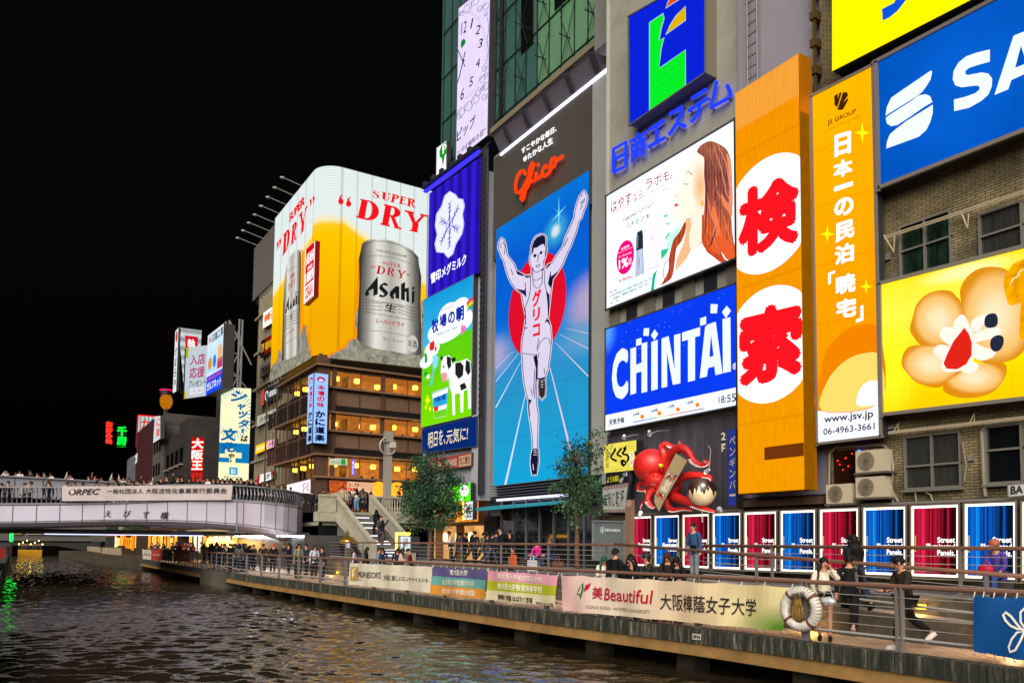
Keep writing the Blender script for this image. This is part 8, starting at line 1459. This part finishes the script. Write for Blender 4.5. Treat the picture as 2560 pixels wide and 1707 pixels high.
# --- nearest walkers and the seated vendor
def at_deck(x, y, z=.03): p = PZ(z).hit(x, y); return (p.x, p.y, z)
P0 = at_deck(*B3(912, 1310)[0]); person('man in a black leather jacket striding along the quay in white shoes', P0, -65, 'stride', 1.75, ct='#2c2418', cb='#101013', cs='#cfccc6')
P1 = at_deck(*B3(305, 1245)[0]); wl = person('woman in a cream cardigan and black shorts touching her hair beside the lifebuoy', P1, 235, 'hair_touch', 1.63, True, 'jacket', 'shorts', 'long', '#d8ccb4', '#101012', '#1c1410', '#18181a')
P2 = at_deck(*B3(540, 1205)[0]); P2 = (P2[0], P2[1]+.15, P2[2]); person('man in long black clothes walking just behind the woman in cream', P2, 60, 'walk', 1.72, False, 'coat', 'wide', 'short', '#0f0f11', '#0e0e10', '#140f0d', '#a89c90')
for lb, x, y0, f, kw in (('woman with long black hair in a dark coat walking up the ramp', 2140, 11.0, 25, dict(female=True, top='coat', bottom='wide', hair='long', ct='#17171b', cb='#2a3040', cs='#0e1a1c')), ('man in dark clothes beside the long haired woman on the ramp', 2160, 11.6, 15, dict(top='jacket', ct='#1a1a22', cb='#1c1e28'))):
    X = PY(y0).hit(x, 1450).x; X = min(max(X, 15.6), 16.6); person(lb, (X, y0, rampz(y0)), f, 'walk' if 'woman' in lb else 'walk2', 1.72 if 'woman' in lb else 1.84, **kw)
v0 = PX(17.5).hit(*B3(1560, 900)[0]); person('seated person in a purple jacket and faded red cap before the last blue panel', (17.7, v0.y, .8), 265, 'sit', 1.62, True, ct='#4a3c8c', cb='#3a4a80', ch='#a05a44', hair='cap'); slab('stool', None, [D('#3a3a3c', .6)], [((17.55, v0.y-.18, .8), (17.95, v0.y+.18, 1.2))]); tag(bpy.data.objects['stool'], 'small dark stool under the seated person in purple', 'stool')
mb = MB(); mb.ball((17.25, v0.y+.02, 1.42), (.1, .17, .11), 10, 7); mb.tube([(17.28, v0.y-.1, 1.48), (17.3, v0.y, 1.6), (17.28, v0.y+.12, 1.48)], .012, 5); tag(mb.build('pouch', D('#c01c3c', .5), None, True), 'red pouch on the lap of the seated person in purple', 'bag')
mb = MB(); hb = Vector(P1)+Vector((-.28, -.3, .78)); mb.ball(hb, (.09, .16, .09), 12, 8); mb.tube([hb+Vector((0, -.12, .05)), hb+Vector((0, -.06, .2)), hb+Vector((0, .06, .2)), hb+Vector((0, .12, .05))], .01, 5); tag(mb.build('handbag', D('#cfd0d4', .25, .3), None, True), 'shiny white handbag held by the woman in the cream cardigan', 'bag')
c = PX(17.9).hit(*B4(910, 1365)[0]); BL_P = (17.9, PX(17.9).hit(1736, 1400).y, .8); person('man in a blue sweater and grey trousers standing before the third lit panel', BL_P, 262, 'stand', 1.76, ct='#2c4a70', cb='#777a80', cs='#55585c'); mb = MB(); q_ = Vector(BL_P)+Vector((-.17, -.12, 1.0)); mb.box(q_-Vector((.04, .1, .1)), q_+Vector((.04, .1, .08))); mb.tube([q_+Vector((0, 0, .08)), q_+Vector((-.02, .18, .42)), q_+Vector((.14, .25, .5))], .012, 5); tag(mb.build('shoulder_bag', D('#101014', .5), None), 'small black shoulder bag on the man in the blue sweater', 'bag')
# --- group leaning at the quay rail above the long banner
for lb, x, dy, f, pose, h, kw in (('person with green hair and a white top holding a drink at the rail', 1508, .5, 205, 'phone', 1.55, dict(female=True, ct='#d8d4c4', ch='#1c4a3a', hair='long')), ('man in black facing right at the canal rail', 1536, .35, 80, 'stand', 1.74, dict(ct='#0e0e10')), ('person half hidden behind the young woman at the rail', 1577, .7, 230, 'stand', 1.6, dict(female=True, hair='bob', ct='#121216')), ('young woman with a fringe leaning both arms on the rail', 1592, .3, 262, 'lean', 1.6, dict(female=True, hair='bob', ct='#141418')), ('man in a grey cap leaning on the rail, turned to the young woman', 1637, .3, 300, 'lean', 1.68, dict(hair='cap', ch='#24282a', ct='#22262a')), ('brown haired person hand to mouth at the rail', 1672, .55, 240, 'phone', 1.68, dict(female=True, hair='bob', ch='#3c241a', ct='#241c1a')), ('long haired woman in black at the right end of the rail group', 1697, .4, 250, 'phone', 1.58, dict(female=True, hair='long', ct='#16141a'))):
    lo, hi = 0, 60
    p = quay_hit(x, 1400, .35+dy); person(lb, (p.x, p.y, .03), f, pose, h, **kw)
# --- terrace: pink and navy couple, strolling pair, queue
mb = MB(); mb.box((18.2, 26.4, 1.15), (18.65, 28.6, 1.22)); mb.box((18.3, 26.6, .8), (18.55, 26.75, 1.15)); mb.box((18.3, 28.2, .8), (18.55, 28.35, 1.15)); tag(mb.build('bench', D('#5a463a', .6)), 'low brown bench under the couple in pink and navy', 'bench')
person('woman in a bright pink jacket sitting on the bench looking at a phone', (18.35, PX(18.35).hit(1345, 1400).y, .8), 250, 'sit', 1.6, True, ct='#c8147a', cb='#3a4c78', hair='short')
person('bald man in a navy jacket sitting beside the woman in pink', (18.4, PX(18.4).hit(1384, 1400).y, .8), 300, 'sit', 1.72, ct='#141a34', cb='#2a3a5c', ch='#5a4032')
for lb, x, c in (('white paper bag at the feet of the couple on the bench', 1330, '#c4c4c8'), ('brown paper bag with a pale handle right of the couple', 1394, '#6a4234')):
    p = PX(17.6).hit(x, 1420); mb = MB(); mb.box((17.5, p.y-.2, .8), (17.72, p.y+.2, 1.22)); mb.tube([(17.6, p.y-.13, 1.22), (17.6, p.y-.08, 1.42), (17.6, p.y+.08, 1.42), (17.6, p.y+.13, 1.22)], .018, 5); tag(mb.build('carrier_bag', D(c, .7)), lb, 'bag')
person('man in a white shirt looking at his phone, leftmost by the food shop', on_x(19.6, 1129, .8), 300, 'phone', 1.72, ct='#d8d4c8', cb='#24242c', ch='#1a1210')
person('smiling man in a black jacket with hand on the terrace rail', on_x(16.6, 1254, .8), 285, 'stand', 1.74, ct='#121214', ch='#1c1411')
person('smiling woman in black carrying an orange bag beside the terrace rail', on_x(17.1, 1277, .8), 262, 'stand', 1.6, True, top='coat', bottom='skirt', hair='bob', ct='#15131a')
p = on_x(16.9, 1284, .8); mb = MB(); mb.box((p[0]-.05, p[1]-.14, .95), (p[0]+.08, p[1]+.14, 1.42)); mb.tube([(p[0], p[1]-.09, 1.42), (p[0], p[1], 1.62), (p[0], p[1]+.09, 1.42)], .012, 5); tag(mb.build('shopping_bag', D('#d0602a', .6)), 'orange shopping bag hanging beside the woman in black', 'bag')
Q = 'people queueing outside the food shop'; col = ('#4a4e48', '#26282c', '#3c5068', '#15161a', '#5a5e58', '#20242e', '#1c1e26', '#2c3040', '#34302c')
for i, x in enumerate((1148, 1162, 1178, 1188, 1206, 1219, 1229, 1240, 1216)):
    person('person waiting in the queue between the food shop and the glass front', on_x(20.6+.5*(i % 3)-.3*(i == 8), x, .8), rs.choice((20, 60, 95, 150)), rs.choice(('stand', 'phone', 'stand', 'walk2')), rs.uniform(1.6, 1.76), i % 3 == 0, rs.choice(('jacket', 'coat')), 'trousers', rs.choice(('short', 'bob', 'short', 'cap')), col[i], rs.choice(('#20222a', '#3a4458', '#16161a')), group=Q)
# --- stairs and stair head
def stair(x, y, X=None): d = (YT-y)/(YT-YB); z = 3.95-3.15*d+.09; return (PY(y).hit(x, 1380).x if X is None else X, y, z)
person('man in a pale jacket facing out at the top of the stairs', (19.0, 52.6, 3.95), 200, 'stand', 1.78, ct='#a89c84', cb='#8a7a5c')
person('woman in a white hooded jacket and pale jeans at the stair head', (19.9, 52.3, 3.95), 340, 'photo', 1.66, True, hair='long', ct='#cfc4b0', cb='#6a8ab0')
person('person in a brown coat and dark trousers beside the white hooded woman', (20.4, 52.4, 3.95), 10, 'stand', 1.68, top='coat', hair='bob', female=True, ct='#6a5a52', cb='#1a1a20', ch='#4a3a30')
person('tall person in a long dark coat walking up the stairs', stair(940, 48.3), 5, 'walk', 1.76, True, 'coat', 'wide', 'long', '#14161c', '#3a1420')
person('woman pointing an arm while climbing down the stairs', stair(955, 46.9), 70, 'armup', 1.62, True, 'coat', 'wide', 'bob', '#18161a', '#4a4440')
person('person in grey behind the pointing woman on the stairs', stair(950, 47.5), 170, 'stand', 1.66, False, 'jacket', 'trousers', 'short', '#4a4a50', '#2a2a30')
for i, (x, c, ch, lb) in enumerate(((886, '#b8a0a8', '#1a1412', 'person in pale pink among those standing below the stairs'), (915, '#10121a', '#0e0b0a', 'man in black looking at a phone below the stairs'), (945, '#6a7890', '#120e0c', 'long haired woman in blue grey below the stairs'), (958, '#1c2438', '#0e0c0c', 'person in navy beside the long haired woman below the stairs'), (1000, '#b8a890', '#241610', 'person in beige sitting sideways near the lantern sign'), (1014, '#16203a', '#1a1210', 'woman with long hair near the lantern sign'), (1026, '#6a1424', '#1a1010', 'person in a wine red coat right of the lantern sign'))):
    y = 37-.9*i+2*(i % 2); p = PY(y).hit(x, 1420); person(lb, (min(p.x, 15.2), y, .02), rs.choice((200, 240, 300, 120)), rs.choice(('phone', 'stand')), 1.62, i % 2 == 0, 'jacket', 'trousers', rs.choice(('short', 'long', 'bob')), c, '#22242c', ch)
# --- quay under the bridge, near group then the crowd further in
QC = ('#17181c', '#0f1012', '#34363a', '#1c2430', '#5a5c58', '#20222a', '#14161a', '#3a3430', '#101420')
near = ((612, 1.8, 'photo', '#141416', 'person in black with raised hands at the left end of the quay group'), (634, 2.3, 'stand', '#4a4642', 'person in brown grey second from the left in the quay group under the bridge'), (657, 1.6, 'phone', '#1a1c20', 'man in a black and white jacket looking down at his phone under the bridge'), (682, 2.0, 'stand', '#0e0e10', 'person in black with an orange red cap under the bridge'), (722, 2.1, 'photo', '#1a2230', 'man raising a phone to take a picture under the bridge'), (745, 1.5, 'stand', '#7a7c68', 'person in a pale green vest close to the quay rail'), (766, 3.2, 'stand', '#26282c', 'person in the back row of the quay group'), (785, 1.9, 'stand', '#b4b8c0', 'young man in a white printed top and dark jacket at the quay rail'), (806, 1.7, 'stand', '#22201c', 'man in an olive dark jacket at the right of the quay group'))
for i, (x, off, pose, c, lb) in enumerate(near):
    p = quay_hit(x, 1400, off); person(lb, (p.x, p.y, .02), rs.choice((170, 200, 230, 260)), pose, rs.uniform(1.62, 1.78), i in (1, 5), 'jacket', rs.choice(('trousers', 'wide')), 'cap' if 'cap' in lb else rs.choice(('short', 'short', 'bob')), c, '#1a1c22', '#b04a2a' if 'cap' in lb else '#14100e')
person('person crouching low by the quay rail under the bridge', (quay_hit(588, 1400, .8).x, quay_hit(588, 1400, .8).y, .02), 240, 'sit', 1.5, ct='#101014', cb='#15161c')
G3 = 'crowd on the quay beyond the bridge'
for i in range(52):
    x = 330+rs.random()*300; off = .7+rs.random()*3.6; p = quay_hit(x, 1395, off)
    person('figure in the small dark crowd on the quay past the bridge', (p.x, p.y, .02), rs.uniform(0, 360), rs.choice(('stand', 'phone', 'walk', 'photo')), rs.uniform(1.58, 1.78), i % 3 == 0, rs.choice(('jacket', 'coat')), 'trousers', rs.choice(('short', 'bob', 'long')), rs.choice(QC+('#8a2020', '#b0aca4', '#6a5a4a')), rs.choice(('#1c1e26', '#2a3448')), '#14100e', group=G3)
# --- bridge: front row leaning on the railing, back row at the far parapet, street crowd
G1 = 'people along the near bridge railing'; HC = ('#14161a', '#0e1014', '#1c2a2e', '#cfc8c0', '#2a3040', '#26201e', '#101820')
def bz(y, x): return 4.0+.0*x
front = ((-1, .3, 'phone'), (60, .5, 'stand'), (72, .5, 'phone'), (122, .35, 'stand'), (165, .35, 'phone'), (212, .3, 'phone'), (245, .3, 'phone'), (270, .6, 'lean'), (300, .5, 'lean'), (334, .5, 'lean'), (402, .4, 'photo'), (418, .6, 'stand'), (455, .5, 'photo'), (472, .4, 'phone'), (492, .6, 'stand'), (520, .5, 'stand'), (533, .7, 'stand'), (556, .5, 'stand'), (580, .5, 'phone'), (592, .6, 'stand'), (602, .5, 'stand'), (640, .5, 'stand'), (668, .5, 'stand'), (705, .45, 'stand'), (740, .4, 'phone'), (20, .7, 'stand'), (186, .8, 'stand'), (312, .9, 'stand'), (348, 1.0, 'phone'), (368, .8, 'stand'), (386, 1.0, 'stand'), (430, .9, 'stand'), (444, .4, 'armup'), (506, .9, 'phone'), (545, .9, 'stand'), (568, .8, 'stand'), (618, .9, 'stand'), (628, .6, 'photo'), (655, .9, 'stand'), (684, .8, 'stand'), (722, .8, 'stand'))
FL_ = ('person in black turned sideways at the near bridge railing', 'bridge visitor resting at the near railing above the banner')
for i, (x, o, pose) in enumerate(front):
    zt = 4.72+.0*x; lo, hi = 0, BLEN
    for _ in range(30):
        md = (lo+hi)/2; p_, n_, i_, q_ = along(md)
        if proj(p_+n_*(o+.3))[0] < x: lo = md
        else: hi = md
    p = p_+n_*(o+.3); low = pose in ('phone', 'lean') and x < 400
    person('visitor standing at the near railing of the bridge', (p.x, p.y, p_.z-(1.3 if x < 400 else 1.12)), rs.choice((150, 180, 200, 240, 120)), pose, rs.uniform(1.58, 1.74), i % 3 == 1, 'jacket', 'trousers', rs.choice(('short', 'short', 'bob', 'long', 'bun')), rs.choice(HC), '#1c1e26', rs.choice(('#0f0c0b', '#17100d', '#2a1a14')), group=G1)
G2 = 'people along the far bridge parapet'
for i, x in enumerate((14, 40, 50, 78, 95, 112, 130, 170, 178, 224, 238, 255, 280, 298, 310, 325, 345, 362, 375, 385, 395, 412, 425, 440, 452)):
    p = PY(66.2).hit(x, 1190); zt = 6.15-max(0, p.x)*.02
    person('visitor standing at the far parapet of the bridge', (p.x, 66.2+.3*(i % 2), zt-rs.uniform(.98, 1.2)), rs.choice((150, 180, 200, 230)), rs.choice(('stand', 'phone', 'armup', 'stand', 'photo')), rs.uniform(1.62, 1.76), i % 3 == 0, 'jacket', 'trousers', rs.choice(('short', 'bob', 'long', 'short')), ('#d8d4d0', '#cfc4b8', '#d8d0cc', '#20242c', '#8a5a60', '#2a4048')[i % 6], '#1c1e26', rs.choice(('#140f0d', '#3a2018', '#1a1210')), group=G2)
G4 = 'people in the street in front of the crab restaurant'
for i in range(30):
    p = (18.3+rs.random()*7.5, 52.9+rs.random()*8, 3.95); person('passer-by in the street behind the stairs and balustrade', p, rs.uniform(0, 360), rs.choice(('stand', 'phone', 'walk')), rs.uniform(1.6, 1.76), i % 2 == 0, 'jacket', 'trousers', rs.choice(('short', 'bob')), rs.choice(QC+('#9a8a7a',)), '#20222a', '#14100e', group=G4)
